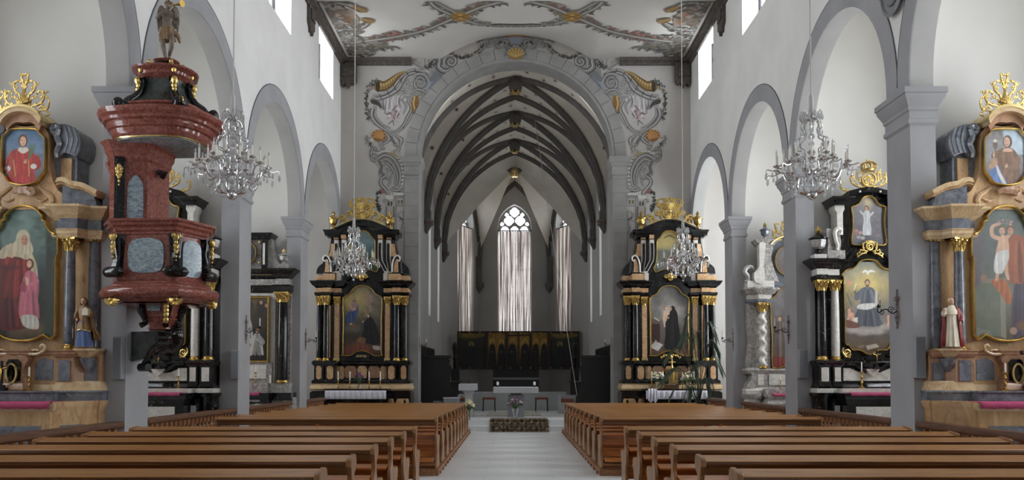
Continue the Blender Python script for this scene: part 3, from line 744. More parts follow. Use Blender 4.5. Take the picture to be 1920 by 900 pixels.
# apse walls and windows
def lancet(w, zs, top, n=10):
    r = top-zs; c = (r*r-w*w)/(2*w); R = w+c
    L = []
    for i in range(n+1):
        x = -w+w*i/n; L.append((x, zs+sqrt(max(0, R*R-(abs(x)+c)**2))))
    return L + [(-x, z) for x, z in L[-2::-1]]
wn = 30
for idx, (p, q) in enumerate(zip(AP[:-1], AP[1:])):
    Lw = hypot(q[0]-p[0], q[1]-p[1]); ux, uy = (q[0]-p[0])/Lw, (q[1]-p[1])/Lw; nx, ny = -uy, ux
    mid = Lw*(.5 if idx == 1 else (.62 if idx == 0 else .38)); w = .72 if idx == 1 else .68
    zs, top, zb = 7.55, 8.55, 3.05
    T = lambda x, y, z: (p[0]+ux*x+nx*y, p[1]+uy*x+ny*y, z)
    mb = MB(); mb.box(-.2, mid-w, 0, .5, 0, 10.3); mb.box(mid+w, Lw+.2, 0, .5, 0, 10.3); mb.box(mid-w, mid+w, 0, .5, 0, zb)
    A = [(mid+x, z) for x, z in lancet(w, zs, top)]
    mb.prism(A+[(mid+w, 10.3), (mid-w, 10.3)], 0, .5, 'y'); mb.xf(T)
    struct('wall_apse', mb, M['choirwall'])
    wn += 1
    # tracery plate with pierced lobes
    n = 64; wv = w; lo, hi = 7.3, top
    def hole(x, z):
        cs = [(0, 8.26, .2), (-.235, 7.9, .205), (.235, 7.9, .205), (-.33, 8.15, .085), (.33, 8.15, .085), (-.53, 7.76, .085), (.53, 7.76, .085)]
        for cx, cz, r in cs:
            d = hypot(x-cx, z-cz); a = atan2(z-cz, x-cx)
            if d < r*(.88+.16*abs(cos(2*a))): return True
        for cx in (-.41, 0, .41):
            if abs(x-cx) < .175 and z < 7.46: return True
            if hypot(x-cx, z-7.5) < .16 or hypot(x-cx+.07, z-7.46) < .12 or hypot(x-cx-.07, z-7.46) < .12: return True
        return False
    vs = []; fs = []; st = 2*wv/n; nz = int((hi-lo)/st)+1
    r_ = top-zs; c_ = (r_*r_-w*w)/(2*w); R_ = w+c_
    for j in range(nz+1):
        for i in range(n+1): vs.append((mid-wv+i*st, .3, lo+j*st))
    for j in range(nz):
        for i in range(n):
            x = -wv+(i+.5)*st; z = lo+(j+.5)*st
            if z > zs and z > zs+sqrt(max(0, R_*R_-(abs(x)+c_)**2)): continue
            if not hole(x, z): a = j*(n+1)+i; fs.append((a, a+1, a+n+2, a+n+1))
    mb = MB(); mb.add(vs, fs)
    for x in (-.205, .205): mb.box(mid+x-.04, mid+x+.04, .26, .36, zb, 7.5)
    mb.box(mid-w, mid-w+.05, .26, .36, zb, 7.6); mb.box(mid+w-.05, mid+w, .26, .36, zb, 7.6)
    mb.xf(T); wo = mb.build('window_%d' % wn, M['tracery'], None, 0, [('SOLIDIFY', dict(thickness=.05))] if False else ()); wo['kind'] = 'structure'
    mb = MB(); z = zb+.55
    while z < 7.3: mb.box(mid-w, mid+w, .33, .35, z, z+.03); z += .55
    mb.xf(T); struct('saddle_bars', mb, M['lead'], parent=wo)
    mb = MB(); mb.prism([(mid-w, zb)]+A+[(mid+w, zb)], .4, .405, 'y'); mb.xf(T); struct('pane', mb, M['glass'], parent=wo)
    # curtain
    wc = w*.98; rows = []; rr = random.Random(idx+3); nn = 150; ph = [0]
    for i in range(nn): ph.append(ph[-1]+rr.uniform(.25, .85))
    for j in range(9):
        z = 7.42-(7.42-zb)*j/8
        rows.append([T(mid-wc+2*wc*i/nn, .1+.045*sin(ph[i])*(1+.2*j/8)+.01*sin(i*1.7+j*.4), z) for i in range(nn+1)])
    mb = MB(); mb.sheet(rows)
    t = thing('curtain', ['sheer brown pleated curtain over the left apse window', 'sheer brown pleated curtain over the middle apse window behind the triptych', 'sheer brown pleated curtain over the right apse window'][idx], 'curtain', (0, 0, 0), 0, 'apse curtains')
    mb.build('drape', M['curtain'], t, 60, norm=False)
    mb = MB(); mb.tube([T(mid-w-.1, .08, 7.44), T(mid+w+.1, .08, 7.44)], .02, 6); mb.build('curtain_rod', M['iron'], t)

# ------------------------------------------------------------------ frescoes
GR = (112, 111, 110); DK = (74, 73, 73); LT = (198, 196, 192); MD = (140, 138, 136)
cv = Cv(676, 967.6, 58, 446, 440); cv.rgb[:] = (166, 163, 158)
fy = lambda z: 504-z           # painted with y up; photo rows run down
def S(pts, w, col=MD, **k): cv.stroke([(x, fy(y)) for x, y in pts], w, col, **k)
def B(pts, w, **k): cv.stroke([(x, fy(y)) for x, y in pts], w, MD, edge=DK, hi=LT, **k)
def E(x, y, rx, ry, col, **k): cv.ell(x, fy(y), rx, ry, col, **k)
def G(pts, col, **k): cv.poly([(x, fy(y)) for x, y in pts], col, **k)
def V(cx, cy, r, a0, turns, w): B([(x, 504-y) for x, y in [(p[0], p[1]) for p in spiral(cx, fy(cy), r, radians(a0), turns, 16)]], [w, w*.85, w*.45])
rf = random.Random(11)
def curls(pts, n, r0, r1):
    P2 = [(x, y) for x, y in pts]; f_ = inpoly(P2); x0, x1 = min(p[0] for p in P2), max(p[0] for p in P2); y0, y1 = min(p[1] for p in P2), max(p[1] for p in P2); k = 0
    while k < n:
        x, y = rf.uniform(x0, x1), rf.uniform(y0, y1)
        if not f_(np.array([x]), np.array([y]))[0]: continue
        k += 1; r = rf.uniform(r0, r1); q = spiral(x, fy(y), r, rf.uniform(0, 6.28), rf.choice((-1, 1))*rf.uniform(.5, .95), 12, .3); w = r*.33
        cv.stroke(q, [w*.5, w, w*.8, w*.3], rf.choice((MD, (156, 154, 151), (126, 124, 123))), edge=rf.choice((DK, GR)), hi=LT)
def leaves(pts, n, l, cols=((84, 84, 80), (110, 108, 104), (66, 66, 64))):
    P2 = cr(pts, 8)
    for i in range(n):
        x, y = P2[rf.randrange(len(P2))]; a = rf.uniform(0, 2*pi); d = rf.uniform(.4, 1)*l
        S([(x, y), (x+d*.5*cos(a)+.6, y+d*.5*sin(a)), (x+d*cos(a), y+d*sin(a))], [.7, 1.5, .3], rf.choice(cols))
# flame coloured field of the cartouche
G([(700, 196), (704, 182), (730, 174), (748, 160), (764, 140), (792, 134), (806, 146), (804, 168), (786, 190), (776, 208), (768, 228), (752, 246), (732, 256), (714, 240), (700, 220)], (158, 156, 153), soft=3)
G([(702, 300), (712, 286), (730, 282), (748, 290), (757, 310), (757, 352), (742, 360), (724, 352), (716, 336), (714, 318)], (164, 162, 158), soft=3)
G([(806, 140), (812, 112), (828, 98), (850, 98), (858, 112), (852, 126), (832, 140), (814, 158), (804, 158)], (150, 149, 147), soft=3)
G([(896, 92), (920, 74), (968, 66), (968, 94), (950, 96), (930, 92), (912, 88)], (158, 157, 156), soft=3)
curls([(700, 200), (740, 178), (766, 150), (800, 138), (804, 168), (772, 200), (760, 240), (728, 252), (702, 226)], 46, 4, 8)
curls([(694, 266), (708, 262), (740, 262), (756, 280), (756, 350), (720, 350), (700, 300)], 40, 3.5, 7)
curls([(806, 140), (816, 104), (850, 100), (852, 124), (812, 158)], 16, 4, 8); curls([(900, 88), (930, 74), (968, 68), (968, 92), (930, 90)], 18, 3.5, 6)
G([(706, 196), (726, 186), (752, 178), (768, 190), (766, 214), (756, 232), (740, 244), (722, 238), (708, 222)], (182, 178, 174), soft=5)
for k in range(16):
    x = 714+k*3.1; S([(x, 214-rf.random()*12), (x-3+rf.random()*5, 200-rf.random()*14), (x+4*rf.random(), 184-8*rf.random())], [2.2, 1.3, .3], rf.choice([(140, 130, 132), (196, 194, 192), (150, 146, 146), (158, 136, 138), (112, 110, 112), (176, 174, 172)]))
for k in range(14):
    S([(720+rf.random()*30, 236-rf.random()*26), (726+rf.random()*26, 222-rf.random()*20), (732+rf.random()*20, 212-rf.random()*22)], [.8, 1.6, .4], rf.choice([(146, 112, 116), (176, 162, 162), (110, 106, 107), (198, 194, 192)]))
# cartouche frame
B([(699, 187), (716, 184), (733, 177), (748, 166), (756, 152), (764, 141), (776, 137), (790, 138)], [3.2, 3.8, 3.4, 3])
B([(701, 179), (720, 176), (736, 166), (747, 152), (757, 141), (772, 132), (790, 133), (800, 141)], [2.5, 3.0, 3.2, 2.5])
for q in ((714, 181), (729, 175), (741, 165), (752, 151), (764, 137), (780, 134)): S([(q[0]-2, q[1]-4), (q[0]+2, q[1]+4)], .7, DK)
V(789, 155, 17, 120, -1.9, 3.4); V(787, 152, 9, 0, 1.2, 2)
B([(770, 178), (782, 168), (796, 172), (804, 184)], [2, 3, 2]); B([(772, 184), (784, 176), (794, 180)], [1.5, 2, 1])
S([(806, 178), (814, 160), (826, 146)], [4, 5, 2], (120, 128, 142)); S([(800, 166), (810, 150), (818, 142)], [2, 3, 1], (150, 156, 166))
B([(698, 206), (697, 218), (706, 232), (720, 242), (733, 250)], [4.5, 4, 3, 2]); B([(706, 200), (704, 216), (716, 232), (732, 240)], [2, 2.4, 1.6])
S([(700, 190), (709, 194), (716, 202)], [5, 4, 1], DK)
B([(766, 190), (772, 204), (764, 220), (756, 236), (742, 248)], [2.6, 3.2, 2.8, 1.6]); B([(752, 186), (762, 198), (757, 214)], [1.5, 2.4, 1])
B([(754, 190), (758, 182), (764, 184), (762, 192)], [1, 1.6, .8])
# cornucopia
S([(711, 161), (722, 161), (735, 152), (748, 140), (763, 134)], [11, 9, 7, 4, 1.5], (150, 124, 82), edge=(96, 76, 46), hi=(202, 178, 128))
for k in range(9): q = 717+k*4.6; S([(q, 164-k*3.1-(8-k*.6)), (q+3, 164-k*3.1+(8-k*.7))], .5, (104, 82, 50))
E(709, 161, 4, 12, (70, 62, 52))
leaves([(704, 152), (692, 164), (688, 184), (688, 206), (692, 222)], 90, 8); leaves([(700, 156), (690, 170)], 24, 6, ((60, 60, 62), (150, 146, 142)))
for k in range(10): E(688+rf.random()*14, 158+rf.random()*52, 2, 2, rf.choice([(150, 122, 120), (168, 160, 150), (140, 134, 110)]))
# shells
for cx, cy, r in ((709, 254, 14),):
    E(cx+2, cy, r*1.02, r*.8, (140, 102, 66), soft=.1)
    for k in range(7): a = radians(200-k*34); S([(cx+9, cy+7), (cx+2+r*.6*cos(a), cy-r*.55*sin(a)), (cx+2+r*cos(a), cy-r*.78*sin(a))], [.6, 1.7, .8], (186, 142, 92))
E(779, 193, 7, 15, (150, 118, 76), rot=-12); [S([(774, 184+k*4), (784, 182+k*4)], .7, (96, 74, 46)) for k in range(6)]; S([(774, 206), (776, 213), (780, 208)], 1.2, (110, 92, 64))
S([(778, 182), (776, 194), (778, 204)], 1.5, (198, 168, 118))
leaves([(684, 262), (694, 270), (700, 282)], 26, 9, (GR, MD, DK)); leaves([(686, 254), (700, 268)], 10, 8, (LT, MD))
B([(724, 250), (730, 260), (722, 268), (712, 272)], [2, 4, 3, 1]); B([(742, 254), (752, 262), (750, 276)], [2, 5, 1]); S([(734, 258), (740, 268)], 3, GR)
# lower scroll work
B([(700, 276), (696, 290), (702, 300), (710, 296)], [2, 3.4, 3, 1]); V(703, 297, 8, 60, 1.2, 2.4); B([(706, 280), (716, 284), (722, 276)], [2, 3, 1])
B([(711, 297), (722, 291), (737, 297), (748, 314), (751, 334), (747, 348), (738, 353)], [3.4, 3.6, 3.2, 2.4])
B([(714, 303), (724, 299), (735, 306), (744, 322), (746, 338), (742, 348)], [2.4, 2.6, 2.2, 1.6]); B([(719, 310), (728, 308), (736, 317), (741, 332), (740, 345)], [1.8, 2.2, 1.8, 1.2])
for k in range(15):
    a = k/14; q = cr([(709, 289), (724, 284), (740, 290), (752, 306), (756, 328), (754, 346)], 6); p2 = q[int(a*(len(q)-1))]; E(p2[0], p2[1], 2.5, 2.5, LT); S([(p2[0]-1.6, p2[1]+1.6), (p2[0]+1.6, p2[1]+1.8)], .6, DK)
S([(726, 286), (738, 288), (748, 298)], [.5, 1.6, .6], (160, 140, 92))
S([(711, 303), (716, 312), (714, 322), (722, 328)], [2.5, 3, 3, 2], GR)
B([(722, 330), (715, 336), (715, 346), (722, 354), (728, 362), (724, 368)], [2.5, 3.8, 3.6, 2.6]); B([(727, 334), (732, 340), (728, 350)], [1, 2.4, 1]); B([(733, 354), (744, 358), (756, 354)], [2, 3, 2])
leaves([(716, 356), (708, 368), (709, 384), (712, 394)], 70, 7, ((70, 74, 68), (96, 96, 90), (60, 60, 60))); [E(714+rf.random()*8, 356+rf.random()*6, 2, 2, (160, 108, 104)) for k in range(5)]
S([(710, 392), (712, 398)], [1.5, .4], DK)
# painted architecture beside the pier
G([(738, 360), (760, 360), (760, 366), (738, 366)], LT, smooth=False); G([(740, 366), (758, 366), (758, 372), (740, 372)], MD, smooth=False)
G([(743, 372), (760, 372), (760, 384), (743, 384)], (172, 170, 166), smooth=False); [G([(746+k*6, 375), (750+k*6, 375), (750+k*6, 382), (746+k*6, 382)], (120, 112, 92), smooth=False) for k in range(2)]
S([(743, 386), (760, 386)], .7, DK, smooth=False); S([(743, 372), (743, 446)], .9, GR, smooth=False); S([(742, 360), (760, 360)], .8, DK, smooth=False)
G([(722, 366), (740, 366), (738, 374), (724, 374)], LT, smooth=False); G([(726, 374), (738, 374), (738, 388), (726, 388)], (170, 166, 162), smooth=False); [G([(728+k*5, 378), (731+k*5, 378), (731+k*5, 386), (728+k*5, 386)], DK, smooth=False) for k in range(2)]
G([(724, 388), (740, 388), (740, 446), (724, 446)], (170, 160, 152), smooth=False); S([(725, 388), (725, 446)], 1.2, GR, smooth=False); S([(739, 388), (739, 446)], 1.6, GR, smooth=False)
B([(752, 396), (748, 404), (754, 412), (747, 414)], [1, 2.2, 1.6, 1]); B([(756, 394), (758, 410), (754, 428), (758, 440)], [1, 1.8, 1.8, 1]); S([(750, 408), (757, 412)], 1, DK)
V(722, 378, 6, -60, 1.1, 1.8)
# over the arch
G([(773, 118), (784, 113), (793, 120), (797, 131), (786, 128)], (158, 154, 150)); G([(791, 104), (799, 103), (803, 116), (800, 130), (791, 122)], (170, 167, 163)); S([(777, 119), (795, 130)], .7, GR); S([(797, 106), (798, 128)], .7, GR)
leaves([(800, 130), (808, 120), (818, 126)], 26, 9, (DK, GR, (84, 82, 80))); B([(806, 116), (816, 108), (822, 116), (814, 128)], [2, 4, 4, 2])
S([(808, 150), (820, 140), (834, 132)], [3, 8, 4], (124, 124, 128)); S([(812, 156), (824, 148)], [2, 5], (132, 136, 148))
B([(818, 100), (824, 112), (823, 126), (836, 134), (850, 126)], [2, 4.5, 5.5, 5, 3]); V(846, 115, 13, 200, -1.4, 4.2); B([(836, 104), (842, 98), (852, 98)], [2, 3.5, 1.5]); S([(820, 98), (822, 106)], [1, 3], LT)
leaves([(853, 104), (864, 108), (876, 106), (888, 100), (900, 94), (910, 84)], 90, 6, (DK, (80, 76, 72), GR)); [E(858+rf.random()*46, 104-rf.random()*6, 2.2, 2, rf.choice([(150, 130, 100), (140, 120, 116), (170, 166, 160)])) for k in range(8)]
B([(896, 98), (906, 92), (911, 84), (906, 80)], [1.2, 2.6, 2.2, 1])
S([(892, 78), (908, 75), (926, 70), (948, 67), (969, 66)], [1, 2.4, 2.6, 2.2], MD, edge=DK, hi=LT); [S([(893+k*3, 84-k*2), (900+k*3, 76-k*1.4)], [.4, 1.2], GR) for k in range(4)]
B([(938, 75), (950, 72), (962, 78), (969, 84)], [1.6, 2.8, 2.8, 2]); B([(926, 74), (930, 84), (938, 90), (934, 80)], [1.4, 2.6, 1.8, .8]); B([(946, 84), (952, 90), (962, 90)], [1.5, 2.4, 1.2])
leaves([(932, 82), (944, 78), (958, 86)], 26, 6, (GR, MD, DK)); S([(950, 66), (969, 64)], [2, 3], (176, 130, 74)); G([(956, 72), (969, 70), (969, 80), (958, 80)], (150, 156, 170), soft=4)
S([(945, 112), (950, 98), (955, 92)], [1, 2, 1], GR); leaves([(948, 106), (952, 96)], 14, 6, (GR, MD))
cv.ell(967.5, fy(102), 15, 11, (150, 122, 74), soft=.1); [cv.stroke([(967.5, fy(108)), (967.5+14*cos(radians(180-k*30)), fy(101-10*sin(radians(180-k*30))))], [.5, 1.4], (196, 166, 110)) for k in range(7)]
for flip in (1, -1):
    def mp(X, Y, flip=flip):
        py = 504-Y; u = (CY-py)/F; Z = (DE-.012)*(u+TT)/(1-u*TT); zc = DE*cos(TH)+Z*sin(TH)
        x = (X-967.5)/F*zc
        yy = np.where(np.hypot(x, CAMZ+Z-ZS) < RO+.005, DE-.042, DE-.012)
        yy = np.where((np.abs(x) < RO+.05) & (CAMZ+Z < ZS+.02), DE-.012, yy)
        return np.stack([x*flip, yy, CAMZ+Z], -1)
    def kp(X, Y):
        m = mp(X, Y, 1); x, z = m[..., 0], m[..., 2]
        ring = (np.hypot(x, z-ZS) > RO-.02) | (np.abs(x) < .3)
        top = ZC+np.maximum(0, 7.13+np.sqrt(np.maximum(0, 3.3**2-x*x))-ZC)
        ok = ring & ((z > ZS) | (np.abs(x) > RO+.02)) & (z < top) & ~((np.abs(x) > 2.75) & (z > ZC-.21))
        return ok.astype(float)
    o = cv.mesh('wall_painting', mp, east, M['fresco'], keep=kp, thr=.4)
    if flip < 0:
        o.data.flip_normals()
# ceiling painting
cc = Cv(-W+.05, W-.05, 15.6, 20.25, 640, (0, 0, 0), 3); cc.a[:] = 0; cc.rgb[:] = (206, 203, 196)
ZH = ZC-CAMZ
def cp(px, py):
    u = (CY-py)/F; d = ZH*(1-u*TT)/(u+TT); return ((px-967.5)/F*(d*cos(TH)+ZH*sin(TH)), d)
cc2 = Cv(-W+.05, W-.05, 19.0, DE-.1, 700); cc2.rgb[:] = (206, 203, 196)
EDG = (96, 93, 88); OL = (128, 122, 104); RD = (134, 98, 88)
def band(pts, w, mir=True, c=cc2):
    for sg in ((1, -1) if mir else (1,)):
        q = [(sg*x, y) for x, y in [cp(*p) for p in pts]]
        c.stroke(q, w, (150, 147, 140), edge=EDG); c.stroke(q, w*.45, (188, 185, 178), edge=(120, 117, 112))
def fol(pts, n, l, offs, cols):
    q = cr([cp(*p) for p in pts], 8)
    for i in range(n):
        j = rf.randrange(len(q)-1); x, y = q[j]; dx, dy = q[j+1][0]-x, q[j+1][1]-y; L = hypot(dx, dy)+1e-9; dx /= L; dy /= L
        s = rf.choice((-1, 1)); x -= dy*s*offs; y += dx*s*offs; d = l*rf.uniform(.5, 1.2); a = rf.uniform(-.3, 1.0)
        ex, ey = x+d*(dx*a-dy*s), y+d*(dy*a+dx*s); bx, by = x+d*.6*(dx*(a+.5)-dy*s*.6), y+d*.6*(dy*(a+.5)+dx*s*.6); col = rf.choice(cols)
        for g in (1, -1): cc2.stroke([(g*x, y), (g*bx, by), (g*ex, ey)], [.03, .045, .008], col)
A1 = [(643, 101), (650, 86), (667, 78), (700, 74), (741, 68), (795, 56), (844, 36), (863, 28), (902, 12), (936, 3)]
A2 = [(800, -6), (816, 12), (848, 27), (876, 38), (912, 48), (944, 54), (967.5, 56)]
fol(A1, 190, .17, .09, (EDG, OL, GR, (150, 146, 138), RD)); fol(A2, 120, .15, .08, (EDG, OL, GR, (150, 146, 138)))
fol([(700, 72), (730, 68), (745, 64)], 40, .2, .05, (RD, (160, 120, 112), EDG)); fol([(655, 100), (690, 92), (724, 86)], 60, .26, .02, (EDG, GR, OL))
band(A1, .085); band(A2, .075); band([(800, -6), (863, 28)], .05)
for g in (1, -1):
    x, y = cp(863, 30); cc2.ell(g*x, y, .2, .26, (160, 128, 74)); cc2.ell(g*x, y, .1, .12, (206, 178, 122)); [cc2.stroke([(g*x, y), (g*x+.24*cos(a), y+.3*sin(a))], [.05, .02], (140, 108, 60)) for a in (.4, 2.7, 3.6, 5.8)]
    # side cartouche and the rocaille along the wall
    pts = [cp(*p) for p in [(606, 6), (640, 10), (664, 18), (652, 28), (668, 36), (660, 48), (634, 56), (612, 34)]]
    cc2.poly([(g*a, b) for a, b in pts], (146, 116, 106), soft=.3); 
    x, y = cp(630, 34); cc2.ell(g*x, y, .45, .5, (122, 92, 66), soft=.9)
    for pl in ([(598, 16), (622, 6), (650, 6), (668, 14), (676, 21)], [(612, 48), (640, 56), (670, 52), (686, 44), (692, 38)], [(600, 6), (616, 14), (628, 10)], [(636, 60), (630, 74), (636, 88)], [(640, 52), (650, 48), (656, 50)]):
        q = [cp(*p) for p in pl]; cc2.stroke([(g*a, b) for a, b in q], [.07, .12, .11, .04], (140, 137, 132), edge=(74, 72, 70), hi=(196, 193, 188))
    for pl in ([(668, 13), (678, 17), (686, 21)], [(684, 36), (692, 38), (698, 41)]):
        q = [cp(*p) for p in pl]; cc2.stroke([(g*a, b) for a, b in q], [.1, .13, .03], (158, 130, 88), edge=(110, 86, 52))
    for k in range(240):
        t = rf.random(); y = 19.0+t*3.4; x = -W+.08+rf.random()**1.6*.75
        a = rf.uniform(0, 2*pi); l = rf.uniform(.1, .3); col = rf.choice(((96, 92, 88), (118, 114, 108), (84, 80, 77), (140, 136, 130), (108, 102, 92)))
        cc2.stroke([(-g*x*-1, y), (-g*(x+l*.5*cos(a)+.05)*-1, y+l*.5*sin(a)), (-g*(x+l*cos(a))*-1, y+l*sin(a))], [.02, .05, .01], col)
    cc2.stroke([(g*(-W+.12), 19), (g*(-W+.12), 22.3)], .1, (96, 90, 86)); cc2.stroke([(g*(-W+.22), 19), (g*(-W+.22), 22.3)], .03, (176, 172, 166))
cc2.mesh('ceiling_painting', lambda X, Y: np.stack([X, Y, zceil(X, Y)-.02], -1), ceil, M['fresco'], thr=.3)

# ------------------------------------------------------------------ daylight, camera, colour
def area(name, loc, rot, sx, sy, e, col=(1, 1, 1)):
    l = bpy.data.lights.new(name, 'AREA'); l.shape = 'RECTANGLE'; l.size = sx; l.size_y = sy; l.energy = e; l.color = col
    o = bpy.data.objects.new(name, l); C.objects.link(o); o.location = loc; o.rotation_euler = rot; return o
LK = 1.0
for side in (-1, 1):
    for (a, b) in win_y:
        area('clerestory_daylight', (side*(W+.6), (a+b)/2, (SILL+ZC)/2), (0, radians(90*side), 0), ZC-SILL, b-a, LK*(82 if side > 0 else 66), (.97, .985, 1))
    ends = [YB] + [PY[k]+.46 for k in (-1, 0, 1, 2, 3)] + [DE+.2]
    for i, (a, b) in enumerate(zip(ends[:-1], ends[1:])):
        if i == 0: continue
        area('chapel_daylight', (side*7.45, (a+b)/2, 4.15), (0, radians(90*side), 0), 4.3, 1.0, LK*(190 if side > 0 else 80)*(2.0 if i == 5 and side > 0 else 1), (.98, .99, 1))
for side in (-1, 1):
    for a, b in cw: area('chancel_daylight', (side*(H+.75), (a+b)/2, 5.9), (0, radians(90*side), 0), 5.0, .72, LK*34, (1, .98, .96))
area('west_fill_light', (0, YB-.5, 6.4), (radians(90), 0, 0), 3.6, 4.4, LK*90, (.98, .985, 1))  # added fill lamp outside the unseen west window, brightens the altar fronts
for (x, y, a) in ((-2.9, 35.6, 26), (0, 36.8, 0), (2.9, 35.6, -26)):
    area('apse_daylight', (x, y, 6.0), (radians(-90), 0, radians(a)), 1.5, 5.2, LK*120, (1, .97, .94))
w = bpy.data.worlds.new('overcast_sky'); bpy.context.scene.world = w; w.use_nodes = True
bg = w.node_tree.nodes['Background']; bg.inputs[0].default_value = (.93, .96, 1, 1); bg.inputs[1].default_value = 2.5
cd = bpy.data.cameras.new('camera'); cam = bpy.data.objects.new('camera', cd); C.objects.link(cam)
cd.sensor_width = 36; cd.lens = F/1920*36; cam.location = (CAMX, 0, CAMZ); cam.rotation_euler = (radians(90)+TH, 0, 0)
cd.shift_x = (960-CX)/1920; cd.shift_y = (CY-450)/1920; cd.clip_end = 200
sc = bpy.context.scene; sc.camera = cam
sc.view_settings.view_transform = 'Standard'; sc.view_settings.look = 'None'; sc.view_settings.gamma = 1; sc.view_settings.use_curve_mapping = False
sc.view_settings.exposure = 0.2
sc.cycles.max_bounces = 10; sc.cycles.diffuse_bounces = 6; sc.cycles.glossy_bounces = 4; sc.cycles.transparent_max_bounces = 24; sc.cycles.transmission_bounces = 6
sc.cycles.use_denoising = True; sc.cycles.sample_clamp_indirect = 6; sc.cycles.caustics_reflective = False; sc.cycles.caustics_refractive = False
# ------------------------------------------------------------------ pews
PX0, PX1 = 1.1, 4.1
for side, nm in ((-1, 'left'), (1, 'right')):
    for i, (a, b) in enumerate(((3.2, 9.5), (11.35, 20.05))):
        mb = MB(); mb.box(*sorted((side*(PX0-.03), side*(PX1+.12))), a, b, 0, .08)
        for y in np.arange(a+.25, b, .45): mb.box(*sorted((side*(PX0-.05), side*(PX0-.028))), y, y+.035, .005, .04)
        struct('floor_podium', mb, M['podium'])
def make_pew():
    r = thing('church_pew', 'x', 'pew')
    prof = [(.0, .70), (.165, .70), (.17, .665), (.15, .625), (.1, .6), (.085, .555), (.1, .5), (.15, .46), (.25, .45), (.36, .45), (.405, .42), (.41, .375), (.375, .34), (.345, .27), (.335, .18), (.365, .1), (.41, .04), (.41, 0), (-.03, 0), (-.03, .04), (.0, .1), (.025, .2), (.015, .28), (-.02, .34), (-.035, .4), (-.015, .46), (.02, .51), (.025, .56), (.005, .61), (-.01, .65)]
    pp = [(-.035, .655), (-.035, .7), (-.02, .708), (.135, .722), (.155, .71)] + cr(prof[2:], 4)
    for x in (-1.5, 1.468):
        mb = MB(); mb.prism(pp, x, x+.032, 'x'); mb.build('end_panel', M['pewend'], r, 40, [('BEVEL', dict(width=.004, segments=1, limit_method='ANGLE', angle_limit=.8))])
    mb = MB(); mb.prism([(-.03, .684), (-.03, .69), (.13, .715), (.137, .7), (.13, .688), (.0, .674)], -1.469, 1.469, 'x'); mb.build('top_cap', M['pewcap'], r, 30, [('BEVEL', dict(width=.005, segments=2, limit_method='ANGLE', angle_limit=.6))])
    mb = MB(); mb.prism([(-.026, .683), (.03, .684), (.025, .605), (.0, .605), (-.006, .655), (-.026, .662)], -1.468, 1.468, 'x'); mb.build('top_rail', M['pewoak'], r, 30, [('BEVEL', dict(width=.006, segments=2, limit_method='ANGLE', angle_limit=.6))])
    mb = MB(); mb.prism([(.03, .50), (.055, .50), (.085, .32), (.06, .32)], -1.468, 1.468, 'x'); mb.build('backrest', M['pewseat'], r)
    mb = MB(); mb.prism([(.07, .345), (.39, .365), (.4, .35), (.39, .335), (.07, .315)], -1.468, 1.468, 'x'); mb.build('seat', M['pewseat'], r)
    mb = MB(); mb.prism([(.06, .28), (.09, .28), (.09, .16), (.06, .16)], -1.468, 1.468, 'x'); mb.build('lower_rail', M['pewseat'], r)
    mb = MB(); mb.prism([(-.33, .15), (-.13, .165), (-.13, .14), (-.33, .125)], -1.468, 1.468, 'x')
    for x in (-1.1, 0, 1.1): mb.box(x-.02, x+.02, -.3, -.15, 0, .13)
    mb.build('kneeler', M['pewseat'], r)
    mb = MB(); mb.prism([(-.13, .47), (-.13, .485), (.03, .5), (.03, .485)], -1.468, 1.468, 'x'); mb.build('book_shelf', M['pewseat'], r)
    mb = MB(); mb.prism([(-.01, .62), (.04, .62), (.05, .5), (.09, .3), (.3, .3), (.3, .0), (.08, .0), (.05, .25), (.0, .5)], .1, .14, 'x'); mb.build('middle_support', M['pewseat'], r)
    return r
pew0 = make_pew(); used = False
rows = [4.54, 5.41, 6.32, 7.18, 8.04, 8.98] + [11.54+.872*i for i in range(10)]
ordn = ['nearest pew', 'second nearest pew', 'third nearest pew', 'fourth nearest pew', 'fifth nearest pew', 'sixth nearest pew, last before the cross gap,']
ordb = ['first pew beyond the cross gap', 'second pew beyond the cross gap', 'third pew beyond the cross gap', 'fourth pew beyond the cross gap', 'fifth pew beyond the cross gap', 'sixth pew beyond the cross gap', 'fourth pew counted from the altar steps', 'third pew counted from the altar steps', 'second pew counted from the altar steps', 'frontmost pew at the altar steps']
for i, y in enumerate(rows):
    zt = .82-.0082*(y-4.54)+.003
    sc_ = (zt-.08)/.715
    for side, nm in ((-1, 'left'), (1, 'right')):
        lab = 'brown oak %s %s of the aisle' % (ordn[i] if i < 6 else ordb[i-6], nm)
        g = 'oak pews'
        loc = (side*(PX0+PX1)/2, y, .08)
        if not used: o = pew0; o.location = loc; o['label'] = lab; o['group'] = g; used = True
        else: o = dup(pew0, loc, None, lab, g)
        o.scale = (1 if side > 0 else -1, 1, sc_)
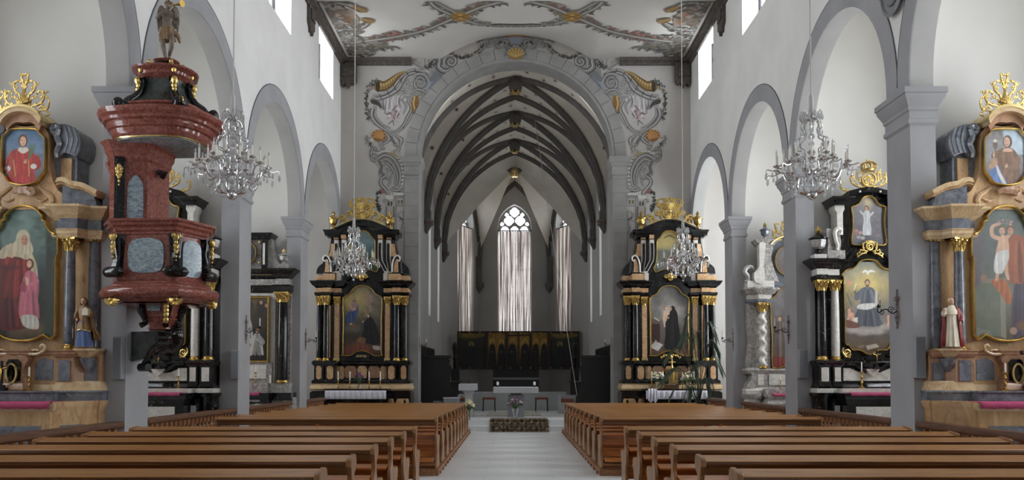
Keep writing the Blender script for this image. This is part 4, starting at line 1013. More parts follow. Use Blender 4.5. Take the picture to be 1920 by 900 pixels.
# ------------------------------------------------------------------ balustrades
def balustrade(y0, y1, side, label):
    r = thing('balustrade', label, 'balustrade', (side*(W+.06), y0, 0), 0, 'chapel balustrades')
    L = y1-y0
    mb = MB(); mb.prism([(-.08, .73), (-.08, .76), (-.06, .79), (.06, .79), (.08, .76), (.08, .73), (.045, .71), (-.045, .71)], .01, L-.01, 'y'); mb.build('handrail', M['railoak'], r)
    mb = MB(); mb.box(-.06, .06, .01, L-.01, 0, .1); mb.box(-.045, .045, .01, L-.01, .1, .14); mb.build('bottom_rail', M['railoak'], r)
    prof = [(.03, .14), (.03, .19), (.018, .21), (.024, .235), (.04, .3), (.042, .35), (.028, .43), (.017, .49), (.015, .53), (.026, .56), (.026, .58), (.016, .6), (.02, .62), (.032, .65), (.032, .72)]
    n = int(L/.155); b0 = None
    for i in range(n):
        y = .1+(L-.2)*i/(n-1)
        if b0 is None: mb = MB(); mb.lathe(prof, (0, 0, 0), 10); b0 = mb.build('baluster', M['baloak'], r); b0.location = (0, y, 0)
        else:
            c = b0.copy(); C.objects.link(c); c.parent = r; c.location = (0, y, 0)
for side, nm in ((-1, 'left'), (1, 'right')):
    for k, wh in ((0, 'before the nearest ochre marble altar'), (1, 'before the second altar, black with white columns'), (2, 'before the third altar'), (3, 'in the last bay before the chancel wall')):
        y1 = (PY[1], PY[2], PY[3]-.55, 20.9)[k]
        balustrade(PY[k]+PL+.02, y1-.02, side, 'brown wooden balustrade on the %s %s' % (nm, wh))
# ------------------------------------------------------------------ chancel furniture
ZP = .26
def quick(name, mb, mat, label, cat, group=None, ang=38, bev=0):
    mods = [('BEVEL', dict(width=bev, segments=2, limit_method='ANGLE', angle_limit=.6))] if bev else ()
    return tag(mb.build(name, mat, None, ang, mods), label, cat, group)
t = thing('stone_altar', 'modern grey stone altar table on a block pedestal in the centre of the chancel', 'altar', (.02, 22.1, ZP))
x = lambda px, d=22.0: P(px, 726, d)[0]-.02
mb = MB(); mb.box(x(925), x(1009), -.38, .38, .62, .765); mb.build('tabletop', M['stone'], t, mods=[('BEVEL', dict(width=.008, segments=2))])
mb = MB(); mb.box(x(952), x(983), -.26, .26, 0, .56); mb.box(x(957), x(978), -.22, .22, .56, .63); mb.build('pedestal', M['stonedk'], t, mods=[('BEVEL', dict(width=.006, segments=2))])
mb = MB(); mb.box(x(926), x(1008), -.36, .36, .765, .772); tag(mb.build('altar_cloth', M['linen'], None), 'thin white cloth on the stone altar top', 'altar cloth').location = (.02, 22.1, ZP)
for px, w_ in ((933, 'left'), (1002, 'right')):
    c = P(px, 726, 22.0); t = thing('altar_lantern', 'white candle in a dark holder at the %s end of the stone altar' % w_, 'candle', (c[0], 22.0, ZP+.772), 0, 'altar candles')
    mb = MB(); mb.lathe([(.03, 0), (.038, .005), (.034, .05), (.0, .05)], n=12); mb.build('holder', M['iron'], t)
    mb = MB(); mb.lathe([(.03, .05), (.031, .12), (.026, .135), (.004, .13), (.003, .145)], n=12); mb.build('candle', M['wax'], t)
def bouquet(mb_st, blooms, n, r, z, seed, cols, br=.018, up=.8):
    rr = random.Random(seed)
    for i in range(n):
        a = rr.uniform(0, 2*pi); q = r*sqrt(rr.random()); p = (q*cos(a), q*sin(a), z+up*r*(1-(q/r)**2)*rr.uniform(.5, 1.1)+rr.uniform(-.02, .03))
        mb_st.tube([(0, 0, z-.12), (p[0]*.5, p[1]*.5, z-.04), p], [.004, .003, .002], 4)
        if rr.random() < .6: mb_st.tube([(p[0]*.7, p[1]*.7, p[2]-.05), (p[0]*1.1, p[1]*1.1, p[2]-.03), (p[0]*1.4, p[1]*1.4, p[2]-.06)], [.003, .012, .002], 4)
        k = rr.randrange(len(blooms))
        m = blooms[k]
        for j in range(5):
            b = 2*pi*j/5+rr.random(); m.ball((p[0]+br*.6*cos(b), p[1]+br*.6*sin(b), p[2]+br*.2), br*.62, br*.62, br*.5, 6, 4)
        m.ball((p[0], p[1], p[2]+br*.4), br*.5, n=6, m=4)
c = P(966, 780, 21.45)
t = thing('flower_vase', 'clear glass vase of pink, purple and white flowers standing before the stone altar', 'flower vase', (c[0], 21.45, ZP))
mb = MB(); mb.lathe([(.07, 0), (.075, .02), (.045, .05), (.06, .12), (.085, .22), (.09, .235), (.08, .22), (.055, .12), (.04, .06), (.0, .05)], n=16, fn=lambda a, z: 1+.03*cos(10*a)); mb.build('vase', M['crystal'], t)
st = MB(); bl = [MB() for _ in range(3)]; bouquet(st, bl, 60, .19, .34, 3, None, .02, .9)
st.build('stems', M['green'], t); [b.build('blooms', m, t) for b, m in zip(bl, (M['petalk'], M['petalp'], M['petalw']))]
t = thing('stone_ambo', 'grey stone lectern with a broad slab top left of the altar', 'lectern', (P(878, 770, 22.3)[0], 22.3, ZP))
x = lambda px: P(px, 726, 22.3)[0]-t.location.x
z = lambda py: PZ(py, 22.3)-ZP
mb = MB(); mb.prism([(-.26, z(732)), (-.26, z(721)), (.2, z(719)), (.24, z(732))], x(861), x(895), 'x'); mb.build('slab', M['stone'], t)
mb = MB(); mb.prism([(x(871), 0), (x(888), 0), (x(886), z(740)), (x(891), z(732)), (x(867), z(732)), (x(873), z(740))], -.16, .16, 'y'); mb.build('stem', M['stone'], t)
mb = MB(); mb.tube([(0, .1, z(722)), (0, .08, z(714)), (0, .0, z(711))], .008, 6); mb.ball((0, -.01, z(711)), .014); mb.build('microphone', M['iron'], t)
c0, c1 = P(885, 735, 26.4), P(1062, 735, 26.4)
mb = MB(); mb.box(c0[0], c1[0], 26.4, 26.7, ZP, PZ(735, 26.4)); quick('stone_screen', mb, M['stone'], 'low grey stone screen wall behind the stone altar', 'low wall', bev=.01)
for px, w_ in ((917, 'left'), (1015.5, 'right')):
    c = P(px, 745, 25.6); t = thing('stool', 'dark metal stool with a rust brown seat to the %s of the altar pedestal' % w_, 'stool', (c[0], 25.6, ZP), 0, 'altar server stools')
    h = c[2]-ZP; mb = MB(); mb.box(-.2, .2, -.17, .17, h-.06, h); mb.build('seat', M['cushion'], t, mods=[('BEVEL', dict(width=.02, segments=3))])
    for sx in (-1, 1):
        for sy in (-1, 1): mb = MB(); mb.tube([(sx*.17, sy*.14, h-.06), (sx*.18, sy*.15, 0)], .014, 6); mb.build('leg', M['iron'], t)
for (pa, pb, py, d, lab, cush) in ((863, 876, 746, 23.95, 'grey stone seat with a rust brown cushion behind the left pews', True), (1052, 1076, 748, 23.9, 'grey stone seat with a rust brown cushion behind the right pews', True)):
    a, b = P(pa, py, d), P(pb, py, d); t = thing('celebrant_seat', lab, 'seat', ((a[0]+b[0])/2, d, ZP), 0, 'stone seats'); w_ = (b[0]-a[0])/2; h = a[2]-ZP
    mb = MB(); mb.box(-w_, w_, 0, .45, 0, h-.1); mb.box(-w_-.05, w_+.09, .42, .52, 0, h+.1); mb.box(-w_-.07, -w_, 0, .5, 0, h+.09); mb.build('block', M['stone'], t)
    mb = MB(); mb.box(-w_, w_, -.02, .42, h-.1, h); mb.build('cushion', M['cushion'], t, mods=[('BEVEL', dict(width=.03, segments=3))])
a, b = P(833, 747, 23.4), P(859, 747, 23.4)
t = thing('organ_console', 'low light grey box cabinet with a stepped top beside the left choir stalls', 'cabinet', ((a[0]+b[0])/2, 23.2, ZP)); w_ = (b[0]-a[0])/2; h = a[2]-ZP
mb = MB(); mb.box(-w_, w_, 0, .5, 0, h); mb.build('case', M['stone'], t); mb = MB(); mb.box(-w_-.02, w_+.02, -.04, .54, h, h+.025); mb.build('lid', M['linen'], t); mb = MB(); mb.box(-w_-.29, -w_-.02, .05, .5, 0, h-.07); mb.build('side_box', M['stonedk'], t)
# carpets
mb = MB(); xa, xb = P(918, 800, 20.2)[0], P(1029, 800, 20.2)[0]
path = [(19.97, .003), (20.185, .003), (20.185, .137), (20.535, .137), (20.535, .267), (21.3, .267)]
for off in (0,): mb.loft([[(xx, y, z) for y, z in path]+[(xx, y-.01, z+.01) for y, z in path[::-1]] for xx in (xa, xb)])
t = thing('step_runner', 'dark patterned runner carpet laid over the two altar steps', 'carpet', (0, 0, 0)); mb.xf(lambda x, y, z: (x, y-.0 if z < .26 else y, z)).build('pile', M['runner'], t, 0)
mb = MB(); [mb.box(xx-.015, xx+.015, 19.972, 20.18, .011, .013) for xx in (xa+.015, xb-.015)]; mb.box(xa, xb, 19.955, 19.985, .004, .012); mb.box(xa, xb, 20.545, 20.56, .268, .277); mb.build('pale_edge', M['rug'], t)
mb = MB(); mb.box(P(915, 770, 24.4)[0], P(1012, 770, 24.4)[0], 22.6, 25.2, ZP, ZP+.008); quick('altar_rug', mb, M['rug'], 'pale beige patterned rug on the platform behind the stone altar', 'rug')
# choir stalls
for side, nm in ((-1, 'left'), (1, 'right')):
    t = thing('choir_stalls', 'black wooden choir stalls along the %s chancel wall' % nm, 'choir stalls', (side*2.8, 23.9, .26), 0, 'choir stalls'); s = -side
    mb = MB(); pr = cr([(0, 0), (0, 1.5), (.2, 1.52), (.42, 1.5), (.5, 1.36), (.62, 1.2), (.74, 1.0), (.98, .93), (1.02, .85), (.97, .6), (1.0, 0)], 3)
    mb.prism([(s*a, b) for a, b in [(0, 0), (0, 1.56), (.9, 1.56), (.97, 1.5), (.94, 1.4), (1.0, 1.3), (.96, .9), (1.04, .6), (1.0, 0)]], 0, .09, 'y'); mb.build('end_panel', M['darkwood'], t)
    mb = MB(); mb.prism([(s*0, 1.54), (s*.97, 1.54), (s*1.0, 1.58), (s*.98, 1.63), (s*0, 1.63)], -.05, .15, 'y'); mb.build('crest_rail', M['darkwood'], t)
    mb = MB(); mb.box(*sorted((0, s*.06)), .09, 5.2, 0, 1.95); [mb.box(*sorted((s*.06, s*.09)), .3+.62*i, .36+.62*i, .4, 1.9) for i in range(8)]; mb.build('back_panel', M['darkwood'], t)
    mb = MB(); mb.box(*sorted((s*.06, s*.5)), .09, 5.2, .38, .43); mb.build('seat', M['darkwood'], t)
    mb = MB(); mb.box(*sorted((s*.85, s*.92)), .09, 5.2, 0, .85); mb.box(*sorted((s*.74, s*1.0)), .09, 5.2, .85, .89); mb.build('desk', M['darkwood'], t)
    mb = MB(); mb.lathe([(.06, 0), (.06, 1.6), (.09, 1.66), (.06, 1.72), (.075, 1.9), (.1, 2.05), (.08, 2.12), (.04, 2.2)], (s*.75, 5.25, 0), 8); mb.box(*sorted((s*.62, s*.9)), 5.15, 5.35, 0, 1.3); mb.build('post', M['darkwood'], t)
# old altar block and the triptych
d = 31.2; a, b = P(925, 708, d), P(1016, 708, d)
t = thing('dark_altar_block', 'dark grey altar block with a thin slab top under the triptych', 'altar', ((a[0]+b[0])/2, d, .26)); w_ = (b[0]-a[0])/2; h = a[2]-.26
mb = MB(); mb.box(-w_+.1, w_-.1, .08, .9, 0, h-.08); mb.build('base', plain('dark_altar_stone', (62, 62, 62), .7), t); mb = MB(); mb.box(-w_, w_, 0, 1.0, h-.08, h); mb.build('slab', M['stonedk'], t)
d = 33.4; z0, z1 = PZ(693, d), PZ(621, d); xs_ = [P(q, 650, d)[0] for q in (857, 913, 949.5, 995, 1029, 1087)]; cx = .05
t = thing('triptych', 'wide dark winged altarpiece painted with robed figures on gold under the apse windows', 'altarpiece', (cx, d, 0))
mb = MB(); mb.box(xs_[0]-cx, xs_[-1]-cx, .02, .14, z0, z1); mb.box(-.9, .9, .05, .3, .9, z0); mb.box(-.12, .12, .05, .3, .26, .9); mb.build('backing', M['darkwood'], t)
for i in range(5):
    a, b = xs_[i]-cx, xs_[i+1]-cx
    mb = MB(); fr = .06 if i not in (1, 2, 3) else .035
    mb.frame([(a, z0), (b, z0), (b, z1), (a, z1)], [(0, .02), (0, -.05), (-fr, -.05), (-fr-.02, -.01), (-fr-.02, .02)]); mb.build('panel_frame', plain('dark_red_brown_frame', (44, 24, 20), .5), t)
    c = Cv(0, 100, 0, 100*(z1-z0)/(b-a), 90 if i in (0, 4) else 64, (30, 28, 24), 20+i); hh = c.y1
    if i in (1, 2, 3):
        c.vgrad([(0, (34, 26, 18)), (.25, (84, 62, 26)), (.7, (150, 116, 44)), (1, (128, 96, 36))]); c.mottle(.25, 9, 9)
        if i == 2: c.poly([(0, hh*.86), (100, hh*.88), (100, hh*.92), (0, hh*.9)], (40, 28, 20), smooth=False); c.poly([(46, 10), (54, 10), (54, hh), (46, hh)], (56, 38, 26), smooth=False)
        for fx in ((28, 74) if i != 2 else (24, 77)):
            c.ell(fx, hh*.72, 12 if i != 2 else 9, hh*.07, (190, 150, 70)); c.poly([(fx-17, 0), (fx-18, hh*.3), (fx-15, hh*.56), (fx-6, hh*.67), (fx, hh*.76), (fx+7, hh*.67), (fx+15, hh*.55), (fx+18, hh*.3), (fx+16, 0)], (24, 22, 24), fold=.25, freq=.4); c.ell(fx, hh*.7, 5, hh*.05, (116, 88, 66)); c.ell(fx-2, hh*.46, 4, 4, (110, 84, 62))
        c.poly([(0, 0), (100, 0), (100, hh*.14), (50, hh*.1), (0, hh*.16)], (34, 26, 20))
    else:
        c.vgrad([(0, (22, 20, 18)), (.5, (34, 34, 28)), (.78, (48, 46, 32)), (.86, (112, 92, 42)), (1, (128, 104, 48))]); c.mottle(.3, 8, 6)
        c.poly([(8, hh*.82), (40, hh*.76), (95, hh*.86), (95, hh*.6), (5, hh*.62)], (44, 46, 34)); q = 48 if i == 0 else 36
        c.ell(q, hh*.66, 9, 9, (150, 120, 64)); c.ell(q, hh*.65, 5, 6, (96, 74, 56)); c.poly([(q-16, 0), (q-18, hh*.3), (q-8, hh*.58), (q+8, hh*.58), (q+20, hh*.3), (q+22, 0)], (28, 30, 34), fold=.3, freq=.4)
        c.poly([(q+22, 0), (q+20, hh*.3), (q+30, hh*.45), (q+42, hh*.3), (q+44, 0)], (40, 32, 28), fold=.2)
    c.mesh('painting', lambda X, Y, a=a, b=b: np.stack([a+X/100*(b-a), X*0-.012, z0+Y/100*(b-a)], -1), t, M['paint'])
mb = MB()
for px in range(862, 1086, 19):
    for py in (624, 690): q = P(px, py, d); mb.ball((q[0]-cx, -.06, q[2]), .022, .012, .022, 8, 4)
mb.build('gilt_studs', M['goldleaf'], t)
# long cord hanging from the vault
mb = MB(); a, b = P(1003, 225, 27.9), P(1082, 742, 23.5); mb.tube([(a[0], 28.1, 9.9), (a[0], 27.95, a[2]), ((a[0]*.45+b[0]*.55), 25.3, a[2]*.45+b[2]*.55-.15), b], .009, 5); quick('bell_cord', mb, M['cord'], 'thin pale cord hanging slantwise from the chancel vault', 'cord')
# ------------------------------------------------------------------ altar kit
class AL:
    """measures taken as (o, py): photo pixels off the altar's own axis and photo rows, at depth d"""
    def __init__(s, name, label, cat, cx, d, group=None):
        s.d = d; s.cx = cx; s.k = (d*cos(TH)+2*sin(TH))/F; s.x0 = P(cx, 660, d)[0]
        s.t = thing(name, label, cat, (s.x0, d, 0), 0, group)
    def X(s, o): return o*s.k
    def Z(s, py): return PZ(py, s.d)
    def p2(s, pts): return [(o*s.k, PZ(py, s.d)) for o, py in pts]
    def sym(s, pts): return s.p2(list(pts) + [(-o, y) for o, y in reversed(pts) if abs(o) > .01])
    def prism(s, name, pts, y0, y1, mat, sym=False, both=False, parent=None, ang=38, bev=0):
        mb = MB(); out = []
        P_ = s.sym(pts) if sym else s.p2(pts)
        mods = [('BEVEL', dict(width=bev, segments=2, limit_method='ANGLE', angle_limit=.6))] if bev else ()
        o = MB().prism(P_, y0, y1).build(name, mat, parent or s.t, ang, mods)
        if both: MB().prism([(-x, z) for x, z in P_], y0, y1).build(name, mat, parent or s.t, ang, mods)
        return o
    def box(s, name, o0, o1, r0, r1, y0, y1, mat, both=True, parent=None):
        for sg in ((1, -1) if both else (1,)):
            a, b = sorted((sg*o0*s.k, sg*o1*s.k)); z0, z1 = sorted((s.Z(r0), s.Z(r1)))
            MB().box(a, b, y0, y1, z0, z1).build(name, mat, parent or s.t, 0)
    def ent(s, name, path, prof, mat, both=True, parent=None, ang=25):
        """path [(o, y)] walked left to right; prof [(out px, row)] from bottom to top"""
        pr = [(a*s.k, s.Z(r)) for a, r in prof]
        for sg in ((1, -1) if both else (1,)):
            p = [(sg*o*s.k, y) for o, y in path]
            if sg < 0: p = p[::-1]
            mb = MB(); mb.mould(p, pr+[(-.05, pr[-1][1]), (-.05, pr[0][1])]); mb.build(name, mat, parent or s.t, ang)
    def frame(s, pts, w, y, sym=True, mat='goldleaf', name='frame', d=.05, parent=None, sm=4):
        q = cr(pts, sm) if sm else pts
        P_ = s.sym(q) if sym else s.p2(q)
        w *= s.k
        mb = MB(); mb.frame(P_, [(0, y+.03), (0, y-d*.7), (-w*.25, y-d), (-w*.45, y-d*.75), (-w*.7, y-d*.85), (-w, y-d*.2), (-w, y+.03)]); return mb.build(name, M[mat], parent or s.t, 35), P_
    def paint(s, c, P_, y, parent=None):
        c.mottle(.07, 11, 15); c.mottle(.06, 4, 5)
        ins = inpoly(P_); ki = lambda X, Y: (X*s.k, s.zz(Y))
        def mp(X, Y): a, b = ki(X, Y); return np.stack([a, a*0+y, b], -1)
        return c.mesh('painting', mp, parent or s.t, M['paint'], keep=lambda X, Y: ins(*ki(X, Y)), thr=.5)
    def zz(s, Y):
        u = (CY+Y)/F; return CAMZ + s.d*(u+TT)/(1-u*TT)
    def col(s, o, y, r0, r1, rp, mat, caph, baseh, both=True, capmat='gold', twist=False):
        for sg in ((1, -1) if both else (1,)):
            x = sg*o*s.k; zb, zt = s.Z(r1), s.Z(r0); r = rp*s.k; hc, hb = caph*s.k, baseh*s.k
            mb = MB()
            if twist:
                n = 60; rings = []
                for i in range(n+1):
                    t = i/n; z = zb+hb+(zt-hc-zb-hb)*t; a = 2*pi*5*t*sg; q = r*.3
                    rings.append([(x+q*cos(a)+r*.82*cos(b), y+q*sin(a)+r*.82*sin(b), z) for b in [2*pi*j/14 for j in range(14)]])
                mb.loft(rings)
            else:
                mb.lathe([(r, zb+hb), (r, zb+hb+(zt-zb)*.3), (r*.97, zb+(zt-zb)*.6), (r*.86, zt-hc), (r*.9, zt-hc+.01)], (x, y, 0), 18)
            c = mb.build('column', mat, s.t)
            mb = MB(); mb.lathe([(r*1.35, 0), (r*1.38, hb*.3), (r*1.12, hb*.45), (r*1.1, hb*.65), (r*1.25, hb*.78), (r*1.05, hb)], (x, y, zb), 18); mb.build('column_base', M[capmat], c)
            capital(x, y, zt-hc, hc, r*.9, M[capmat], c)
def capital(x, y, z, h, r, mat, parent):
    mb = MB(); mb.lathe([(r*1.08, 0), (r*1.0, h*.08), (r*1.0, h*.5), (r*1.25, h*.8), (r*1.3, h*.86)], (x, y, z), 14)
    a = r*1.55; mb.prism([(x-a, y-a), (x-a*.2, y-a*.82), (x+a*.2, y-a*.82), (x+a, y-a), (x+a*.82, y), (x+a, y+a), (x-a, y+a), (x-a*.82, y)], z+h*.86, z+h, 'z')
    for row, (z0, z1, rr, nn, ph) in enumerate(((.02, .45, 1.12, 8, 0), (.3, .74, 1.22, 8, pi/8))):
        for i in range(nn):
            b = 2*pi*i/nn+ph; cx, cy = cos(b), sin(b)
            mb.tube([(x+cx*r*q, y+cy*r*q, z+h*t) for q, t in ((1.0, z0), (rr, (z0+z1)/2), (rr*1.12, z1), (rr*1.32, z1-.03), (rr*1.28, z1-.12))], [r*.16, r*.26, r*.24, r*.18, r*.06], 5)
    for i in range(4):
        b = pi/4+pi/2*i; mb.ball((x+cos(b)*r*1.6, y+sin(b)*r*1.6, z+h*.76), r*.34, r*.34, h*.12, 7, 5)
        b = pi/2*i; mb.ball((x+cos(b)*r*1.3, y+sin(b)*r*1.3, z+h*.9), r*.25, r*.25, h*.1, 6, 4)
    return mb.build('capital', mat, parent)
def urn(parent, name, x, y, z, h, mats, r=None):
    """vase finial: foot, bowl, lid"""
    r = r or h*.24; o = MB().lathe([(r*.75, 0), (r*.75, h*.05), (r*.4, h*.1), (r*.3, h*.17), (r*.5, h*.2)], (x, y, z), 14).build(name, mats[0], parent)
    MB().lathe([(r*.35, h*.2), (r*.8, h*.28), (r*.95, h*.42), (r*1.0, h*.52), (r*.8, h*.54)], (x, y, z), 16, fn=lambda a, q: 1+.05*cos(8*a)).build('bowl', mats[1], o)
    MB().lathe([(r*1.25, h*.54), (r*1.3, h*.57), (r*.9, h*.64), (r*.45, h*.7), (r*.3, h*.75)], (x, y, z), 16).build('lid', mats[2], o)
    mb = MB(); mb.lathe([(r*.2, h*.75), (r*.42, h*.82), (r*.3, h*.9), (r*.14, h*.95), (r*.05, h)], (x, y, z), 10, fn=lambda a, q: 1+.2*cos(5*a)); mb.build('finial', mats[3], o)
    return o
def person(c, x, yf, yh, w, col, skin=(196, 156, 128), hair=(70, 52, 40), fold=.22, hood=None, freq=.9, slant=0.):
    """standing figure on a canvas, feet row yf, head top row yh (canvas y is up)"""
    H_ = yh-yf; hr = H_*.065
    c.poly([(x-w*.9, yf), (x-w, yf+H_*.2), (x-w*.75, yf+H_*.5), (x-w*.85, yf+H_*.7), (x-w*.5, yf+H_*.83), (x, yf+H_*.87), (x+w*.5, yf+H_*.83), (x+w*.85, yf+H_*.7), (x+w*.75, yf+H_*.5), (x+w, yf+H_*.2), (x+w*.9, yf), (x, yf-H_*.01)], col, fold=fold, freq=freq, slant=slant)
    c.ell(x, yh-hr*1.1, hr*1.05, hr*1.25, hood or hair, soft=.15); c.ell(x-.1*hr, yh-hr*1.35, hr*.72, hr*.98, skin, soft=.2)
    c.ell(x-.1*hr+hr*.3, yh-hr*1.5, hr*.3, hr*.6, [v*.8 for v in skin], soft=.8, op=.6)
    for e in (-.35, .15): c.ell(x+e*hr, yh-hr*1.25, hr*.14, hr*.09, (70, 50, 44))
    c.stroke([(x-hr*.3, yh-hr*1.85), (x+hr*.1, yh-hr*1.85)], hr*.07, (150, 84, 74))
    c.poly([(x-hr*.4, yh-hr*2.2), (x+hr*.4, yh-hr*2.2), (x+hr*.5, yh-hr*2.7), (x-hr*.5, yh-hr*2.7)], skin)
def hand(c, x, y, r, skin=(200, 160, 132)):
    c.ell(x, y, r, r*.8, skin, soft=.3); [c.stroke([(x+r*.3*k, y), (x+r*.45*k+r*.3, y+r*1.6)], r*.2, skin) for k in (-1, 0, 1)]
def shell(mb, cx, cz, r, y, up=1, n=7, w=.14):
    for i in range(n):
        a = radians(20+140*i/(n-1)); mb.scroll([(cx, cz), (cx+.6*r*cos(a), cz+up*.6*r*sin(a)), (cx+r*cos(a), cz+up*r*sin(a))], [r*w*.4, r*w, r*w*1.2], y-.02, .7)
    mb.ball((cx, y-.02, cz), r*.2, r*.15, r*.2)

# ------------------------------------------------------------------ the two chancel-side altars, black and ochre
def east_altar(cx, label, main, top, left):
    a = AL('side_altar_retable', label, 'altar', cx, 21.8, None); k = a.k; B, O, G = M['black'], M['peach'], M['gold']
    # table block and predella
    a.box('base', -90, 90, 753, 790, -.1, .65, B, False); a.prism('base_block', [(-93, 800), (-93, 736), (-88, 733), (88, 733), (93, 736), (93, 800)], -.2, .66, B)
    a.box('altar_table', -58, 58, 736, 800, -.75, -.2, B, False)
    for o in (-76, 76, 58, -58, 86, -86):
        w = 9 if abs(o) == 76 else 5
        a.prism('base_panel', [(o-w, 752), (o-w*.7, 747), (o+w*.7, 747), (o+w, 752), (o+w, 766), (o-w, 766)], -.212, -.2, O)
    a.ent('marble_band', [(-91, .6), (-91, -.16), (-44, -.16), (-44, -.02), (44, -.02), (44, -.16), (91, -.16), (91, .6)], [(0, 732), (0, 731), (3, 729), (2, 724), (0, 721), (1, 719)], M['ochrepale'], False)
    a.prism('predella_wall', [(-86, 722), (-86, 676), (86, 676), (86, 722)], .12, .66, B)
    for sg in (1, -1):
        for o0, o1 in ((48, 66), (70, 88)): a.box('pedestal', min(sg*o0, sg*o1), max(sg*o0, sg*o1), 684, 714, -.12 if o0 < 60 else -.04, .3, B, False)
        for oc, w, yy in ((57, 6, -.13), (79, 5, -.05), (39, 5, .11), (46, 3, .11)):
            o = sg*oc; a.prism('pedestal_panel', [(o-w, 708), (o-w, 690), (o-w*.5, 686), (o+w*.5, 686), (o+w, 690), (o+w, 708), (o+w*.5, 711), (o-w*.5, 711)], yy, yy+.02, O)
        o = sg*22; a.prism('predella_panel', [(o-11, 706), (o-11, 692), (o-7, 686), (o+7, 686), (o+11, 692), (o+11, 706), (o+7, 709), (o-7, 709)], .1, .13, M['pinkm'])
    a.prism('predella_panel', [(-8, 709), (-9, 692), (-5, 685), (5, 685), (9, 692), (8, 709)], .095, .13, O)
    pth = [(-90, .6), (-90, -.06), (-68, -.06), (-68, -.16), (-45, -.16), (-45, .08), (45, .08), (45, -.16), (68, -.16), (68, -.06), (90, -.06), (90, .6)]
    a.ent('base_moulding', pth, [(0, 720), (2, 718), (2, 715), (0, 712)], B, False); a.ent('ledge', pth, [(-1, 686), (0, 684), (2, 682), (2, 679), (0, 677), (0, 676)], B, False)
    # body with the painting
    a.prism('retable_wall', [(-84, 678), (-84, 528), (-42, 528), (-30, 526), (-16, 516), (0, 512), (16, 516), (30, 526), (42, 528), (84, 528), (84, 678)], .14, .66, B)
    for sg in (1, -1):
        a.prism('pilaster', [(sg*43, 671), (sg*43, 572), (sg*52, 572), (sg*52, 671)], .04, .2, O); capital(sg*47.5*k, .1, a.Z(572), a.Z(556)-a.Z(572), 4.4*k, G, a.t); MB().box(*sorted((sg*42*k, sg*53*k)), .02, .2, a.Z(677), a.Z(671)).build('pilaster_base', M['goldleaf'], a.t)
        a.prism('pilaster', [(sg*60, 671), (sg*60, 572), (sg*67, 572), (sg*67, 671)], .05, .2, O)
    a.col(66, -.06, 555, 677, 5.6, B, 17, 6); a.col(80, .04, 555, 677, 5.2, B, 17, 6)
    ep = [(38, .2), (38, .02), (56, .02), (56, -.14), (74, -.14), (74, -.04), (88, -.04), (88, .6)]
    a.ent('architrave', ep, [(-2, 555), (0, 553), (1, 549), (-1, 548)], B); a.ent('frieze', ep, [(-2, 549), (-2, 539)], O)
    a.ent('cornice', ep, [(-2, 540), (0, 538), (4, 535), (6, 532), (8, 529), (8, 527), (-2, 526)], B)
    a.prism('arched_cornice', cr([(-46, 532), (-34, 530), (-20, 520), (-8, 513), (0, 511), (8, 513), (20, 520), (34, 530), (46, 532)], 3)+cr([(46, 526), (34, 524), (20, 514), (8, 507), (0, 505), (-8, 507), (-20, 514), (-34, 524), (-46, 526)], 3), .0, .3, B)
    f, pp = a.frame([(0, 533), (8, 534), (15, 537), (21, 543), (25, 549), (31, 552), (36, 556), (38, 560), (38, 580), (37, 600), (38, 664), (38, 668), (24, 668), (17, 665), (10, 661), (0, 659)], 3.4, .1, sm=2)
    c = Cv(-39, 39, -669, -532, 130, None, 5); main(c); a.paint(c, pp, .1, f)
    if left: a.prism('inscription_plaque', cr([(-14, 673), (-13, 664), (0, 661), (13, 664), (14, 673), (0, 670)], 3, True), .0, .08, B); mb = MB(); [mb.box((-9+q*3.2)*k, (-7.2+q*3.2)*k, -.012, 0, a.Z(669.5-abs(q-2.5)*-.3), a.Z(665.5)) for q in range(6)]; mb.build('inscription', M['goldleaf'], a.t)
    else:
        mb = MB(); [mb.leafy([(0, 0), (x_*.02, .07), (x_*.12, .08), (x_*.2, .04), (x_*.24, -.02)], .03, -.02, 4, 2.2, True, 3) for x_ in (1,)]; mb.ball((0, -.03, .04), .06, .04, .06); [mb.ball((.06*q, -.03, .09-.004*q*q), .028) for q in range(-4, 5)]; mb.xf(lambda x, y, z: (x, y+.02, z+a.Z(672))); mb.build('gilt_cresting', G, a.t)
    # attic
    for sg in (1, -1):
        a.box('attic_block', min(sg*40, sg*48), max(sg*40, sg*48), 512, 526, -.02, .3, M['white'], False); a.box('attic_block', min(sg*50, sg*72), max(sg*50, sg*72), 514, 526, -.1, .3, O, False); a.box('attic_block', min(sg*72, sg*88), max(sg*72, sg*88), 517, 526, 0, .4, O, False)
        m = MB(); m.prism(a.p2([(sg*o, y) for o, y in cr([(56, 512), (57, 500), (58, 490), (62, 482), (68, 479), (73, 484), (72, 496), (74, 512)], 4)]), -.06, .2); m.build('volute', B, a.t)
        m = MB(); m.prism(a.p2([(sg*o, y) for o, y in cr([(60, 511), (61, 498), (64, 488), (68, 487), (68, 500), (69, 511)], 4)]), -.075, .0); m.build('volute_panel', O, a.t)
        m = MB(); m.tube([(sg*k*p[0], -.08, a.Z(p[1])) for p in cr([(57, 511), (58, 494), (62, 483), (68, 480), (72, 485), (70, 490), (66, 489)], 5)], .022, 6); m.build('volute_rim', M['white'], a.t)
        pr = cr([(60, 445), (62, 458), (66, 476), (74, 490), (85, 500), (88, 512)], 4); m = MB(); m.prism(a.p2([(sg*o, y) for o, y in [(44, 445)]+pr+[(44, 512)]]), .12, .5); m.build('attic_wing', B, a.t)
        m = MB(); m.prism(a.p2([(sg*o, y) for o, y in [(53, 456), (60, 456), (62, 472), (66, 480), (53, 480)]]), .09, .2); m.build('wing_panel', O, a.t)
